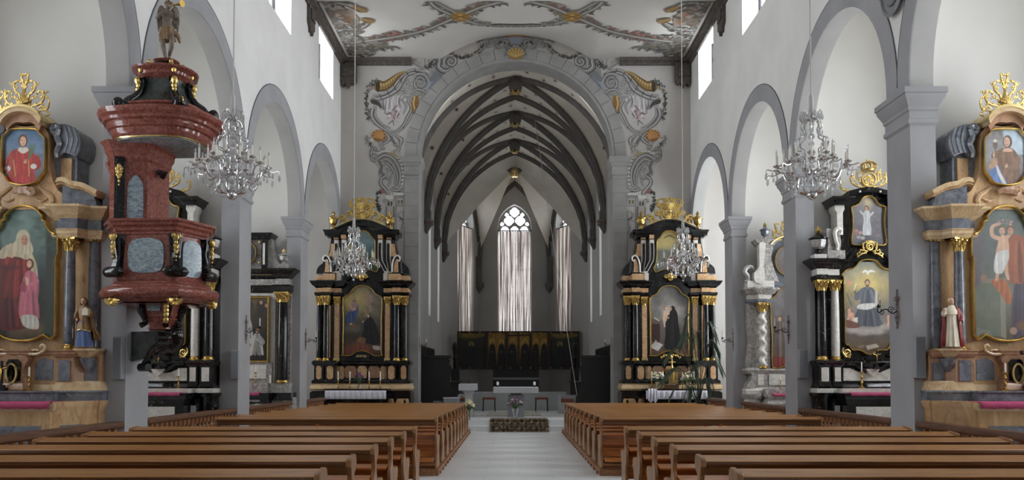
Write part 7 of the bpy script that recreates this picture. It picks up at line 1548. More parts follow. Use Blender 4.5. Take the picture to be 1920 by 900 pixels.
def robe(root, name, s, rows, mat, nf=11, amp=.1, open_=None, n=64, ph=0, thick=.012):
    """pleated garment: rows of (z, rx, ry, x, y, fold share)"""
    rings = []; rr = random.Random(int(s*1000)+nf)
    for z, rx, ry, x, y, fd in rows:
        ring = []
        rng = range(n) if open_ is None else range(n+1)
        for j in rng:
            a = 2*pi*j/n if open_ is None else radians(open_[0]+(open_[1]-open_[0])*j/n)
            f = 1+fd*amp*(sin(nf*a+ph+z*3)+.5*sin((nf*2-3)*a+1.3))
            ring.append((s*(x+rx*cos(a)*f), s*(y+ry*sin(a)*f), s*z))
        rings.append(ring)
    mb = MB(); (mb.loft(rings, True) if open_ is None else mb.sheet(rings))
    return mb.build(name, mat, root, 60, [('SOLIDIFY', dict(thickness=thick*s, offset=0))] if open_ else (), norm=open_ is None)
def place(px, py, d): return P(px, py, d)

# console brackets of the nearest altars and their statues
for a, sg, o in ((sa1_l, 1, 131), (sa1_r, -1, 119)):
    k = a.k; z = a.Z; x = sg*o*k; r = MB(); y0 = -.14
    r.mould([(x-.1, .2), (x-.1, y0), (x-.05, y0-.05), (x+.05, y0-.05), (x+.1, y0), (x+.1, .2)], [(-.06, z(672)), (-.03, z(668)), (-.01, z(664)), (.01, z(660)), (.03, z(658)), (.03, z(654)), (-.1, z(653))]); b = r.build('statue_bracket', M['ochrepale'], a.t, 25)
    r = MB(); r.loft([[(x+w*cos(q), y0+.12+w2*sin(q), z(yy)) for q in [2*pi*j/14 for j in range(14)]] for yy, w, w2 in ((697, .02, .05), (688, .06, .1), (680, .075, .14), (672, .085, .17))]); r.build('bracket_corbel', M['greym'], b)
    r = MB(); r.box(-84*k, 84*k, -.32, .05, 1.03, z(733)); r.mould([(-84*k, .05), (-84*k, -.32), (84*k, -.32), (84*k, .05)], [(0, z(737)), (.02, z(735)), (.02, z(732)), (-.1, z(732))]); r.build('gradine', M['greym'], a.t, 25)
    # red cloth on the table
    t = thing('table_cloth', 'crimson cloth on the table of the ochre altar at the %s edge' % ('left' if sg > 0 else 'right'), 'altar cloth', (a.x0, 9.95, 0), 0, 'crimson altar cloths')
    r = MB(); w = .73; r.sheet([[(-w+2*w*i/40, y, zz+(.004*sin(i*1.3) if y < -.67 else 0)) for i in range(41)] for y, zz in ((-.335, 1.036), (-.5, 1.036), (-.69, 1.036), (-.702, 1.02), (-.705, .968))]); r.build('cloth', M['redcloth'], t, 60, [('SOLIDIFY', dict(thickness=.006))], norm=False)
# statue with a casket
c = place(168, 655, 9.72); t = thing('saint_statue', 'painted statue in brown cape over blue skirt holding a casket on a bracket', 'statue', (sa1_l.x0+131*sa1_l.k, 9.79, sa1_l.Z(653))); s = .575
figure(t, s, M['skin'], M['hair'], [[(-.1, 0, .78), (-.15, -.02, .62), (-.09, -.11, .56)], [(.1, 0, .78), (.16, -.03, .64), (.1, -.12, .66)]], tilt=-.01)
robe(t, 'skirt', s, [(.0, .17, .12, 0, 0, 1), (.1, .15, .11, 0, 0, 1), (.3, .125, .1, 0, 0, .9), (.5, .11, .085, 0, 0, .6), (.56, .1, .08, 0, 0, .4)], M['bluerobe'], 9, .11)
robe(t, 'tunic', s, [(.34, .15, .115, .01, 0, .9), (.42, .14, .11, 0, 0, .9), (.54, .105, .085, 0, 0, .5), (.66, .105, .082, 0, 0, .4), (.78, .125, .075, 0, 0, .3), (.83, .07, .05, 0, 0, .1), (.85, .045, .042, 0, 0, 0)], M['brownrobe'], 8, .08)
robe(t, 'cape', s, [(.16, .2, .12, .04, .03, 1), (.3, .19, .12, .03, .03, 1), (.5, .165, .11, .01, .02, .8), (.7, .155, .1, 0, .01, .5), (.8, .12, .08, 0, .01, .2)], M['brownrobe'], 10, .1, (-30, 210))
mb = MB(); [mb.tube(cr([np.array(p)*s for p in q], 3), [.04*s, .045*s, .038*s, .05*s], 8) for q in ([(-.11, 0, .78), (-.16, -.02, .62), (-.11, -.09, .57)], [(.11, 0, .78), (.17, -.03, .64), (.12, -.1, .65)])]; mb.build('sleeves', M['brownrobe'], t)
mb = MB(); mb.box(.05*s, .17*s, -.2*s, -.12*s, .64*s, .75*s); mb.prism([(.045*s, .75*s), (.175*s, .75*s), (.11*s, .8*s)], -.205*s, -.115*s); mb.build('casket', M['cream_paint'], t)
mb = MB(); mb.tube([(s*.16*cos(q), s*(.12*sin(q)), s*(.345+.02*sin(3*q))) for q in [2*pi*i/40 for i in range(41)]], .009*s, 6); mb.build('gilt_hem', M['goldleaf'], t)
mb = MB(); mb.lathe([(.2*s, .0), (.2*s, .012)], (0, 0, 0), 16, 1, .7); mb.build('base', M['brownrobe'], t); mb = MB(); mb.tube(cr([(.12*s, .02, .5*s), (.2*s, .0, .38*s), (.26*s, .02, .25*s), (.3*s, .03, .14*s)], 4), [.02*s, .035*s, .04*s, .012*s], 7, .5); mb.build('cape_tail', M['brownrobe'], t)
# statue with a red cape
t = thing('saint_statue', 'painted statue in cream robe and red cape, white cap, one hand raised', 'statue', (sa1_r.x0-119*sa1_r.k, 9.79, sa1_r.Z(653))); s = .575
figure(t, s, M['skin'], M['hair'], [[(-.1, 0, .79), (-.17, -.02, .66), (-.2, -.1, .72)], [(.1, 0, .78), (.16, -.02, .62), (.12, -.1, .5)]], bald=True, tilt=-.015)
robe(t, 'robe', s, [(.0, .16, .12, 0, 0, 1), (.1, .14, .11, 0, 0, 1), (.35, .12, .095, 0, 0, .8), (.55, .105, .08, 0, 0, .5), (.7, .11, .08, 0, 0, .3), (.8, .12, .07, 0, 0, .2), (.84, .06, .05, 0, 0, 0)], M['cream_paint'], 11, .1)
robe(t, 'cape', s, [(.02, .21, .13, .03, .02, 1), (.2, .195, .125, .02, .02, 1), (.45, .17, .115, .01, .01, .8), (.65, .165, .105, .0, .01, .5), (.78, .14, .085, 0, .0, .3), (.83, .09, .06, 0, 0, .1)], M['redrobe'], 12, .09, (-62, 200))
mb = MB(); mb.tube(cr([np.array(p)*s for p in [(-.11, 0, .79), (-.17, -.02, .66), (-.19, -.08, .7)]], 3), [.04*s, .046*s, .05*s], 8); mb.build('sleeve', M['cream_paint'], t); mb = MB(); mb.tube(cr([np.array(p)*s for p in [(.11, 0, .78), (.17, -.02, .62), (.13, -.08, .52)]], 3), [.045*s, .05*s, .05*s], 8); mb.build('sleeve', M['redrobe'], t)
mb = MB(); mb.ball((-.015*s, 0, .955*s), .05*s, .054*s, .045*s, 12, 8); mb.build('cap', M['wax'], t); robe(t, 'shoulder_cape', s, [(.66, .135, .095, 0, -.005, .2), (.74, .135, .09, 0, -.005, .1), (.82, .085, .06, 0, 0, 0), (.85, .045, .045, 0, 0, 0)], M['cream_paint'], 9, .04)
mb = MB(); mb.lathe([(.2*s, .0), (.2*s, .012)], (0, 0, 0), 16, 1, .7); mb.build('base', M['brownrobe'], t)

# ------------------------------------------------------------------ pulpit
D0 = 9.5; z = lambda y: PZ(y, D0)
pt = thing('pulpit', 'red and blue marble pulpit with canopy on the nearest left pillar', 'pulpit', (-4.2, 9.95, 0))
L_ = lambda pts: [(x+4.2, y-9.95) for x, y in pts]
plan = L_([(-4.70, 10.04), (-4.70, 9.86), (-4.515, 9.56), (-3.865, 9.52), (-3.70, 9.98), (-3.86, 10.42), (-4.62, 10.46)])
RD_, BK, BL, GD = M['red'], M['black'], M['bluem'], M['gold']
def scaled(pts, k, c=(0, 0), dx=0, dy=0): return [(c[0]+(x-c[0])*k+dx, c[1]+(y-c[1])*k+dy) for x, y in pts]
def face(mb, i, pts, out, thick, zof=None):
    """prism standing on side i of the plan; pts are (metres along the side from its middle, z)"""
    (x0, y0), (x1, y1) = plan[i], plan[i+1]; L = hypot(x1-x0, y1-y0); ux, uy = (x1-x0)/L, (y1-y0)/L; nx, ny = uy, -ux; mx, my = (x0+x1)/2, (y0+y1)/2
    t = MB(); t.prism(pts, 0, thick); b = len(mb.v)
    t.xf(lambda x, y, zz: (mx+ux*x+nx*(out-y), my+uy*x+ny*(out-y), zz)); mb.add(t.v, t.f); return L
mb = MB(); mb.mould(plan, [(-.02, z(532)), (.0, z(528)), (.02, z(520)), (.01, z(500)), (.0, z(470)), (.0, z(438)), (-.05, z(436))]); body = mb.build('body', RD_, pt)
mb = MB(); mb.mould(plan, [(-.02, z(440)), (.015, z(438)), (.02, z(434)), (.04, z(431)), (.05, z(426)), (.08, z(422)), (.09, z(418)), (.115, z(415)), (.12, z(411)), (-.1, z(410))]); mb.build('upper_cornice', RD_, pt, 25)
mb = MB(); mb.mould(plan, [(-.1, z(566)), (.04, z(563)), (.06, z(560)), (.1, z(558)), (.145, z(554)), (.165, z(548)), (.16, z(542)), (.13, z(538)), (.08, z(536)), (.075, z(533)), (.05, z(531)), (.04, z(527)), (-.02, z(525))]); mb.build('lower_torus', RD_, pt, 50)
for i, w, y0, y1 in ((2, .2, 446, 511), (3, .15, 446, 516), (1, .08, 446, 511)):
    m = MB(); q = cr([(-w, z(y1-14)), (-w*1.0, z(y0+16)), (-w*.75, z(y0+4)), (-w*.3, z(y0)), (w*.3, z(y0)), (w*.75, z(y0+4)), (w, z(y0+16)), (w, z(y1-14)), (w*.7, z(y1-2)), (0, z(y1)), (-w*.7, z(y1-2))], 3, True); face(m, i, q, .03, .05); m.build('inlaid_panel', BL, pt)
for i in (2, 3, 4):
    x, y = plan[i]; a = plan[i-1]; b = plan[i+1]; n = np.array((a[1]-b[1], b[0]-a[0]), float); n = -n/np.linalg.norm(n)
    if n[0]*x+n[1]*y < 0: n = -n
    tv = np.array((-n[1], n[0])); f = lambda u, v, zz: (x+n[0]*v+tv[0]*u, y+n[1]*v+tv[1]*u, zz)
    m = MB(); m.loft([[f(u*w, v, z(yy)) for u, v in ((-1, -.06), (-1, o), (-.6, o+.015), (.6, o+.015), (1, o), (1, -.06))] for yy, w, o in ((438, .075, .045), (446, .07, .05), (470, .06, .03), (490, .058, .04), (506, .06, .07), (519, .06, .07))]); con = m.build('corner_console', BK, pt, 30)
    m = MB(); m.tube([f(u, .075, z(510)) for u in (-.125, -.1, -.06, .06, .1, .125)], [.03, .055, .062, .062, .055, .03], 14); [m.tube([f(u, .075, z(510)) for u in (s_*.12, s_*.14)], [.03, .012], 10) for s_ in (-1, 1)]; m.build('volute', BK, con)
    m = MB(); [m.ball(f(u, .085, z(yy)), r, r*.6, r*1.2, 8, 5) for u, yy, r in ((0, 446, .035), (-.03, 443, .025), (.03, 443, .025), (0, 456, .022), (0, 465, .026), (-.018, 462, .016), (.018, 462, .016), (0, 474, .02), (0, 482, .014), (-.012, 470, .014), (.012, 471, .014), (0, 489, .009))]; m.build('gilt_drop', GD, con)
    m = MB(); [m.tube([f(0, .09, z(563)), f(.06*cos(q), .09+.02, z(563)+.045*sin(q)), f(.085*cos(q), .06, z(563)+.06*sin(q))], [.015, .026, .008], 5) for q in [pi*j/6+pi for j in range(7)]]; m.ball(f(0, .1, z(562)), .028); m.build('gilt_shell', GD, con)
# tapering underside and the carrying scroll
cb = (.05, -.06)
mb = MB(); mb.loft([[(x, y, z(yy)) for x, y in scaled([p for p in plan], k, cb)] for yy, k in ((567, .9), (569, .5), (573, .47), (586, .43), (592, .37), (593, .41), (596, .43), (598, .4), (604, .3), (609, .27), (611, .3), (614, .3), (616, .2))]); mb.build('tapered_base', RD_, pt, 30)
for (x, y) in scaled(plan[2:5], .47, cb): mb = MB(); mb.tube([(x*1.06, y*1.04-.01, z(568)), (x*1.02, y-.02, z(580)), (x*.86+.01, y*.9-.01, z(594)), (x*.8+.015, y*.85-.03, z(604)), (x*.95, y-.04, z(608))], [.05, .045, .035, .03, .035], 8); mb.build('base_console', BK, pt)
mb = MB(); [mb.ball((x*1.0, y-.06, z(yy)), .03, .025, .045, 8, 5) for (x, y) in scaled(plan[3:4], .5, cb) for yy in (572, 580, 588, 598)]; mb.build('gilt_drop', GD, pt)
face_ = MB(); q = [(-.09, z(569)), (.09, z(569)), (.07, z(580)), (-.07, z(580))]; face(face_, 2, q, -.17, .06); face_.build('inlaid_panel', BL, pt)
mb = MB(); sp = cr([(.1, -.02, z(618)), (.17, -.02, z(626)), (.16, 0, z(640)), (.06, .05, z(645)), (-.06, .1, z(652)), (-.15, .14, z(664)), (-.22, .2, z(676)), (-.27, .24, z(686))], 5); mb.tube(sp, [.1, .12, .105, .09, .08, .07, .055, .06], 12, .8)
mb.tube([(-.2, .16, z(688)), (-.32, .22, z(688))], .05, 10); mb.tube([(.02, -.14, z(632)), (.2, -.0, z(632))], [.075, .075], 14); mb.build('carrying_scroll', BK, pt)
mb = MB(); mb.prism([(-.44, z(616)), (.05, z(614)), (.02, z(640)), (-.1, z(655)), (-.2, z(668)), (-.44, z(676))], .24, .42); mb.build('bracket_block', M['greenm'], pt)
# back panel between body and canopy
PB = [(-.58, -.08), (-.47, -.18), (-.12, -.12), (-.08, .4)]
mb = MB(); mb.loft([[(x, y, zz) for x, y in PB+[(-.15, .5), (-.56, .14)]] for zz in (z(418), z(255))]); mb.build('back_wall', RD_, pt, 20)
def onb(p, q, pts, out, th, name, mat):
    L = hypot(q[0]-p[0], q[1]-p[1]); ux, uy = (q[0]-p[0])/L, (q[1]-p[1])/L; nx, ny = uy, -ux; m = MB(); m.prism(pts, 0, th); m.xf(lambda x, y, zz: (p[0]+ux*x+nx*(out-y), p[1]+uy*x+ny*(out-y), zz)); return m.build(name, mat, pt)
p, q = PB[1], PB[2]; Lb = hypot(q[0]-p[0], q[1]-p[1])
onb(p, q, [(.0, z(410)), (.0, z(282)), (.11, z(282)), (.11, z(410))], .03, .06, 'black_pilaster', BK)
onb(p, q, cr([(.14, z(402)), (.14, z(348)), (.155, z(330)), (.225, z(316)), (.295, z(330)), (.31, z(348)), (.31, z(402)), (.28, z(408)), (.17, z(408))], 3, True), .012, .03, 'inlaid_panel', BL)
m = MB(); [m.ball((.055+dx, .02, z(yy)), r, r*.6, r*1.3, 8, 5) for dx, yy, r in ((0, 302, .026), (-.025, 306, .02), (.025, 306, .02), (0, 312, .024), (-.02, 318, .016), (.02, 318, .016), (0, 322, .02), (0, 330, .014), (0, 337, .01), (-.028, 312, .013), (.028, 312, .013))]
L2 = Lb; ux, uy = (q[0]-p[0])/L2, (q[1]-p[1])/L2; m.xf(lambda x, y, zz: (p[0]+ux*x+uy*(.05-y*.5), p[1]+uy*x-ux*(.05-y*.5), zz)); m.build('gilt_drop', GD, pt)
m = MB(); m.tube([(-.63, .03, z(408)), (-.6, .02, z(402)), (-.56, .02, z(385)), (-.56, .02, z(320)), (-.6, .02, z(300)), (-.63, .02, z(288)), (-.6, .02, z(281))], [.05, .05, .04, .04, .045, .05, .03], 8); m.build('side_scroll', RD_, pt)
m = MB(); m.mould([PB[0], PB[1], PB[2], PB[3]], [(0, z(290)), (.03, z(284)), (.03, z(278)), (.06, z(272)), (.07, z(262)), (.12, z(254)), (-.1, z(252))]); m.build('capital_band', RD_, pt, 25); m = MB(); m.tube([(-.09, .1, z(300)), (-.02, .1, z(305)), (-.05, .12, z(312))], [.03, .06, .03], 8); m.build('small_volute', BK, pt)
# canopy
plan_c = plan[:2]+cr([plan[1], plan[2], plan[3], plan[4], plan[5]], 4)[1:]+[plan[6]]
plan_c = [q for i, q in enumerate(plan_c) if i == 0 or hypot(q[0]-plan_c[i-1][0], q[1]-plan_c[i-1][1]) > .02]
mb = MB(); mb.mould(plan_c, [(-.12, z(256)), (.0, z(254)), (.03, z(250)), (.045, z(245)), (.05, z(239)), (.08, z(237)), (.1, z(231)), (.095, z(226)), (.13, z(224)), (.14, z(219)), (.18, z(214)), (.195, z(209)), (.195, z(205)), (.1, z(204)), (-.3, z(203))]); mb.build('canopy_cornice', RD_, pt, 25)
mb = MB(); mb.prism(scaled(plan_c, .97), z(257.8), z(250), 'z'); mb.build('canopy_underside', BL, pt); mb = MB(); mb.mould(plan_c, [(-.03, z(256.6)), (.004, z(256)), (.012, z(253.5)), (-.03, z(253))]); mb.build('gilt_lip', M['goldleaf'], pt)
uc = (.0, .0); up = lambda k: scaled(plan_c, k, uc, .04*(1-k), 0)
mb = MB(); mb.loft([[(x, y, z(yy)) for x, y in up(k)] for yy, k in ((206, 1.05), (202, 1.1), (197, 1.0), (194, .96), (191, 1.0), (187, .99), (184, .9))]); mb.build('canopy_roof', RD_, pt, 30)
mb = MB(); mb.loft([[(x, y, z(yy)) for x, y in up(k)] for yy, k in ((185, .88), (180, .78), (172, .66), (163, .57), (152, .5), (140, .47), (128, .46))]); mb.build('bell_roof', M['greenm'], pt, 30)
mb = MB(); mb.mould(up(.46), [(-.05, z(134)), (.0, z(132)), (.02, z(128)), (.06, z(124)), (.07, z(119)), (.13, z(114)), (.14, z(111)), (-.1, z(110))]); mb.build('bell_cornice', RD_, pt, 25)
mb = MB(); mb.loft([[(x, y, z(yy)) for x, y in up(k)] for yy, k in ((112, .4), (108, .38), (102, .27), (95, .22), (91, .21))]); mb.build('pedestal', BK, pt, 30); mb = MB(); mb.mould(up(.21), [(0, z(93)), (.03, z(91)), (.04, z(88.5)), (-.1, z(88))]); mb.build('pedestal_cap', RD_, pt)
for i in (2, 3, 4):
    x, y = plan[i]; d_ = np.array((x, y))/hypot(x, y); f = lambda r, zz: (d_[0]*r+.02, d_[1]*r, zz); r0 = hypot(x, y)
    m = MB(); m.tube(cr([f(r0*1.06, z(186)), f(r0*1.1, z(192)), f(r0*1.02, z(199)), f(r0*.9, z(192)), f(r0*.86, z(184)), f(r0*.7, z(172)), f(r0*.6, z(158)), f(r0*.56, z(142)), f(r0*.6, z(134))], 5), [.05, .075, .08, .075, .06, .05, .045, .045, .06], 10); con = m.build('roof_volute', BK, pt)
    m = MB(); [m.ball(f(rr*r0, z(yy)), q, q, q*1.3, 8, 5) for rr, yy, q in ((.66, 140, .04), (.64, 150, .032), (.66, 158, .03), (.7, 166, .024), (.6, 118, .03), (.42, 104, .03), (.4, 98, .024), (1.14, 192, .05), (1.12, 199, .04))]; m.build('gilt_drop', GD, con)
# trumpeting angel
t = thing('trumpeting_angel', 'old gilt winged child angel blowing a trumpet on top of the pulpit canopy', 'statue', (-4.16, 9.93, z(87.5)), radians(12)); s = .71
figure(t, s, M['angel'], M['angelcloth'], [[(-.1, 0, .78), (-.15, -.06, .68), (-.02, -.14, .79)], [(.1, 0, .78), (.17, -.05, .72), (.14, -.15, .84)]], [[(-.045, 0, .5), (-.06, -.03, .28), (-.02, .02, .05)], [(.045, 0, .5), (.09, -.06, .3), (.03, .06, .1)]], tilt=.02, hairlong=False)
mb = MB(); [mb.ball((.02*s+.05*s*cos(q), -.01*s+.05*s*sin(q), (.97+.02*sin(3*q))*s), .02*s) for q in [2*pi*i/9 for i in range(9)]]; mb.build('curls', M['angelcloth'], t)
robe(t, 'loincloth', s, [(.33, .12, .1, .01, 0, 1), (.4, .115, .095, 0, 0, .9), (.5, .1, .08, 0, 0, .6), (.56, .09, .07, 0, 0, .4)], M['angelcloth'], 7, .14)
mb = MB(); mb.tube(cr([(.08*s, -.02, .5*s), (.16*s, 0, .44*s), (.2*s, .02, .32*s)], 4), [.03*s, .04*s, .015*s], 7, .5); mb.build('cloth_tail', M['angelcloth'], t)
for sg in (-1, 1):
    mb = MB(); w_ = cr([(.03, .8), (.1, .92), (.2, .95), (.27, .85), (.28, .68), (.24, .5), (.2, .62), (.16, .56), (.13, .66), (.08, .62), (.05, .7)], 3, True); mb.prism([(sg*a*.62*s, b*s) for a, b in w_], .07*s, .1*s); [mb.tube([(sg*(.04+.02*q)*s, .065*s, (.86-.01*q)*s), (sg*(.06+.022*q)*s, .06*s, (.72-.02*q)*s), (sg*(.06+.022*q)*s, .065*s, (.6-.01*q)*s)], [.008, .012, .004], 5) for q in range(5)]; mb.build('wing', M['angel'], t)
mb = MB(); mb.tube([(.04*s, -.08*s, .895*s), (.16*s, -.18*s, .88*s), (.25*s, -.26*s, .87*s), (.28*s, -.285*s, .866*s)], [.012*s, .016*s, .03*s, .055*s], 10); mb.build('trumpet', M['brass'], t)

# ------------------------------------------------------------------ chandeliers
def make_chandelier():
    r = thing('crystal_chandelier', 'x', 'chandelier'); q = .0059; hz = lambda y: (371-y)*q
    S_, X_ = M['silver'], M['crystal']
    mb = MB(); mb.lathe([(.008, hz(375)), (.03, hz(373.5)), (.05, hz(370)), (.058, hz(365.5)), (.054, hz(362)), (.03, hz(359)), (.015, hz(356))], n=18); mb.lathe([(.01, hz(330)), (.05, hz(326)), (.055, hz(321)), (.02, hz(318))], n=14); mb.lathe([(.015, hz(228)), (.05, hz(224)), (.055, hz(221)), (.02, hz(217))], n=14); mb.tube([(0, 0, hz(362)), (0, 0, hz(217))], .009, 8); mb.build('stem', S_, r)
    mb = MB(); mb.lathe([(.02, hz(219)), (.03, hz(215)), (.024, hz(182)), (.012, hz(176))], n=12); mb.tube([(0, 0, hz(180)), (0, 0, 9.0)], .008, 6); mb.build('hanging_rod', M['cord'], r)
    for y, rr in ((352, .024), (341, .03), (312, .03), (300, .036), (286, .042), (270, .033), (256, .036), (243, .026), (232, .022)): mb = MB(); mb.lathe([(.01, -rr), (rr*.8, -rr*.5), (rr, 0), (rr*.8, rr*.5), (.01, rr)], (0, 0, hz(y)), 10); mb.build('glass_ball', X_, r, 0)
    mb = MB(); mb.ball((0, 0, hz(381)), .022, n=8, m=6); mb.build('end_ball', X_, r, 0)
    mb = MB(); mb.lathe([(.001, -.04), (.014, -.02), (.011, .005), (.003, .02)], n=6); drop_me = mb.build('pendant', X_, r, 0); first = [True]
    def drop(par, p, sc=1.0):
        if first[0]: o = drop_me; first[0] = False
        else: o = drop_me.copy(); C.objects.link(o)
        o.parent = par; o.location = p; o.scale = (sc*.9, sc*.9, sc*1.05)
    def candle(par, x, y, zz, h):
        mb = MB(); mb.lathe([(.008, -.02), (.035, -.006), (.04, .004), (.02, .006), (.012, .02)], (x, y, zz), 10); mb.build('drip_pan', S_, par)
        mb = MB(); mb.lathe([(.0105, .015), (.0105, h)], (x, y, zz), 8); mb.build('candle', M['wax'], par)
        mb = MB(); mb.lathe([(.004, h), (.01, h+.015), (.008, h+.03), (.001, h+.05)], (x, y, zz), 8); mb.build('bulb', X_, par)
    n1 = 10
    for i in range(n1):
        a = 2*pi*i/n1+.2; ca, sa = cos(a), sin(a); f = lambda rr, zz: (rr*ca, rr*sa, zz)
        mb = MB(); mb.tube([f(*p) for p in cr([(.06, hz(362)), (.13, hz(360)), (.16, hz(350)), (.15, hz(338)), (.17, hz(334)), (.24, hz(338)), (.29, hz(330)), (.32, hz(318)), (.38, hz(314)), (.39, hz(309))], 5)], [.013, .013, .012, .011, .011, .012, .011, .01, .008, .006], 6)
        mb.tube([f(*p) for p in cr([(.36, hz(316)), (.43, hz(320)), (.49, hz(318)), (.5, hz(325)), (.48, hz(326))], 4)], [.007, .006, .006, .005, .004], 5); mb.tube([f(*p) for p in cr([(.24, hz(338)), (.2, hz(346)), (.24, hz(352)), (.26, hz(347))], 4)], [.006, .007, .006, .004], 5); arm = mb.build('arm', S_, r)
        candle(arm, *f(.385, hz(312)), .135)
        if i % 2 == 0: mb_ = None; candle(arm, (.35)*cos(a+.28), (.35)*sin(a+.28), hz(314), .135)
        for p in ((.5, hz(329)), (.43, hz(326)), (.39, hz(323)), (.3, hz(340)), (.22, hz(358)), (.15, hz(356))): drop(arm, f(*p), 1.3 if p[0] in (.5, .22) else 1)
    n2 = 8
    for i in range(n2):
        a = 2*pi*i/n2; ca, sa = cos(a), sin(a); f = lambda rr, zz: (rr*ca, rr*sa, zz)
        mb = MB(); mb.tube([f(*p) for p in cr([(.04, hz(322)), (.1, hz(318)), (.09, hz(304)), (.12, hz(296)), (.2, hz(300)), (.215, hz(292))], 5)], [.011, .011, .01, .01, .008, .006], 6)
        mb.tube([f(*p) for p in cr([(.03, hz(222)), (.08, hz(226)), (.11, hz(238)), (.085, hz(246)), (.1, hz(256)), (.17, hz(262)), (.16, hz(278)), (.1, hz(284)), (.12, hz(298))], 5)], [.008, .009, .009, .008, .008, .008, .007, .007, .007], 6); arm = mb.build('upper_arm', S_, r)
        candle(arm, *f(.215, hz(294)), .13)
        for p in ((.215, hz(302)), (.17, hz(268)), (.11, hz(248)), (.12, hz(306)), (.26, hz(300))): drop(arm, f(*p), .9)
    for i in range(6):
        a = 2*pi*i/6+.5; ca, sa = cos(a), sin(a); f = lambda rr, zz: (rr*ca, rr*sa, zz)
        mb = MB(); mb.tube([f(*p) for p in cr([(.06, hz(330)), (.14, hz(336)), (.2, hz(330)), (.21, hz(326))], 4)], [.009, .009, .007, .005], 6); arm = mb.build('inner_arm', S_, r); mb = MB(); mb.lathe([(.006, -.02), (.03, 0), (.034, .008)], f(.21, hz(324)), 10); mb.build('cup', S_, arm); drop(arm, f(.21, hz(330)), .9); drop(arm, f(.15, hz(340)), 1)
    for i in range(10):
        a = 2*pi*i/10; ca, sa = cos(a), sin(a); f = lambda rr, zz: (rr*ca, rr*sa, zz)
        mb = MB(); mb.tube([f(*p) for p in cr([(.03, hz(220)), (.07, hz(212)), (.1, hz(208)), (.115, hz(213))], 3)], [.006, .006, .005, .004], 5); arm = mb.build('crown_branch', S_, r); drop(arm, f(.115, hz(218)), 1.2); drop(arm, f(.085, hz(216)), 1)
    return r
ch = make_chandelier(); spots = [(435, 371, 9.3, 'crystal chandelier hanging beside the pulpit on the left'), (1523, 371, 9.3, 'crystal chandelier hanging before the first right arch'), (663, 519, 16.4, 'crystal chandelier hanging before the altar left of the chancel'), (1281, 520, 16.4, 'crystal chandelier hanging before the altar right of the chancel')]
for i, (px, py, d, lab) in enumerate(spots):
    p = P(px, py, d); o = ch if i == 0 else dup(ch, p); o.location = p; o['label'] = lab; o['group'] = 'crystal chandeliers'; o.rotation_euler = (0, 0, .4*i)
    for c_ in o.children:
        if c_.name.startswith('hanging_rod'): c_.scale = (1, 1, 1); 
for o in bpy.data.objects:
    if o.name.startswith('hanging_rod'):
        c_ = o.data.copy(); o.data = c_; top = ZC - o.parent.location.z
        for v in c_.vertices:
            if v.co.z > 5: v.co.z = top-.005

# ------------------------------------------------------------------ sconces, loudspeakers
def sconce(loc, rz, label, sc=1.0, candle_=True):
    t = thing('wall_sconce', label, 'candle sconce', loc, rz, 'wrought iron sconces'); t.scale = (sc,)*3
    # local: wall plane is y = 0, arm towards -y
    mb = MB(); mb.tube([(0, -.012, -.24), (0, -.012, .25)], .006, 5)
    for sg in (-1, 1):
        mb.scroll([(sg*x, zz) for x, zz in cr([(.0, -.2), (.04, -.14), (.055, -.07), (.03, -.02), (.05, .03), (.03, .07), (0, .06)], 4)], .0036, -.012); mb.scroll([(sg*x, zz) for x, zz in cr([(0, .1), (.05, .11), (.07, .14), (.04, .15), (.0, .13)], 4)], .004, -.014); mb.scroll([(sg*x, zz) for x, zz in spiral(.03, -.1, .025, 0, 1.2, 10)], .004, -.014)
    for zz in (-.22, -.16, .06, .13, .19, .23): mb.ball((0, -.014, zz), .013, .008, .016, 6, 4)
    for q in range(5): a = 2*pi*q/5; mb.ball((.03*cos(a), -.016, .13+.03*sin(a)), .014, .008, .014, 6, 4)
    mb.build('wall_plate', M['rust'], t)
    mb = MB(); mb.tube([(0, y, zz) for y, zz in cr([(-.012, -.02), (-.06, -.05), (-.1, -.03), (-.14, -.0), (-.19, -.01), (-.23, -.04), (-.25, -.01), (-.24, .02)], 5)], .007, 6); mb.tube([(0, y, zz) for y, zz in spiral(-.09, -.01, .045, 0, 1.5, 10)], .005, 5); mb.tube([(0, y, zz) for y, zz in spiral(-.2, -.04, .035, 2, -1.4, 10)], .005, 5); arm = mb.build('arm', M['iron'], t)
    mb = MB(); mb.lathe([(.006, .0), (.03, .012), (.034, .02), (.01, .022), (.012, .04)], (0, -.24, .02), 10); mb.build('drip_pan', M['iron'], arm)
    if candle_: mb = MB(); mb.lathe([(.0105, .03), (.0105, .17), (.003, .172), (.002, .185)], (0, -.24, .02), 8); mb.build('candle', M['wax'], arm)
    return t
for px, py, sd, lab, cd_ in ((1685, 580, 1, 'wrought iron candle sconce on the nearest right pillar', True), (1480, 618, 1, 'wrought iron candle sconce on the second right pillar', True), (1376, 637, 1, 'wrought iron candle sconce on the third right pillar near the palm', True), (460, 618, -1, 'wrought iron candle sconce on the second left pillar', True), (572, 637, -1, 'wrought iron candle sconce on the third left pillar', True)):
    X = sd*(W-.014); d = (X-CAMX)*F/(px-CX); p = P(px, py, d); sconce((X, d, p[2]), radians(-90) if sd > 0 else radians(90), lab, 1.0 if d > 12 else 1.0)
for sd, nm in ((-1, 'left'), (1, 'right')):
    p = P(790, 646, 22.62); sconce((sd*(RI-.014), 22.62, p[2]), radians(-90*sd), 'wrought iron candle sconce on the %s jamb of the chancel arch' % nm, .8)
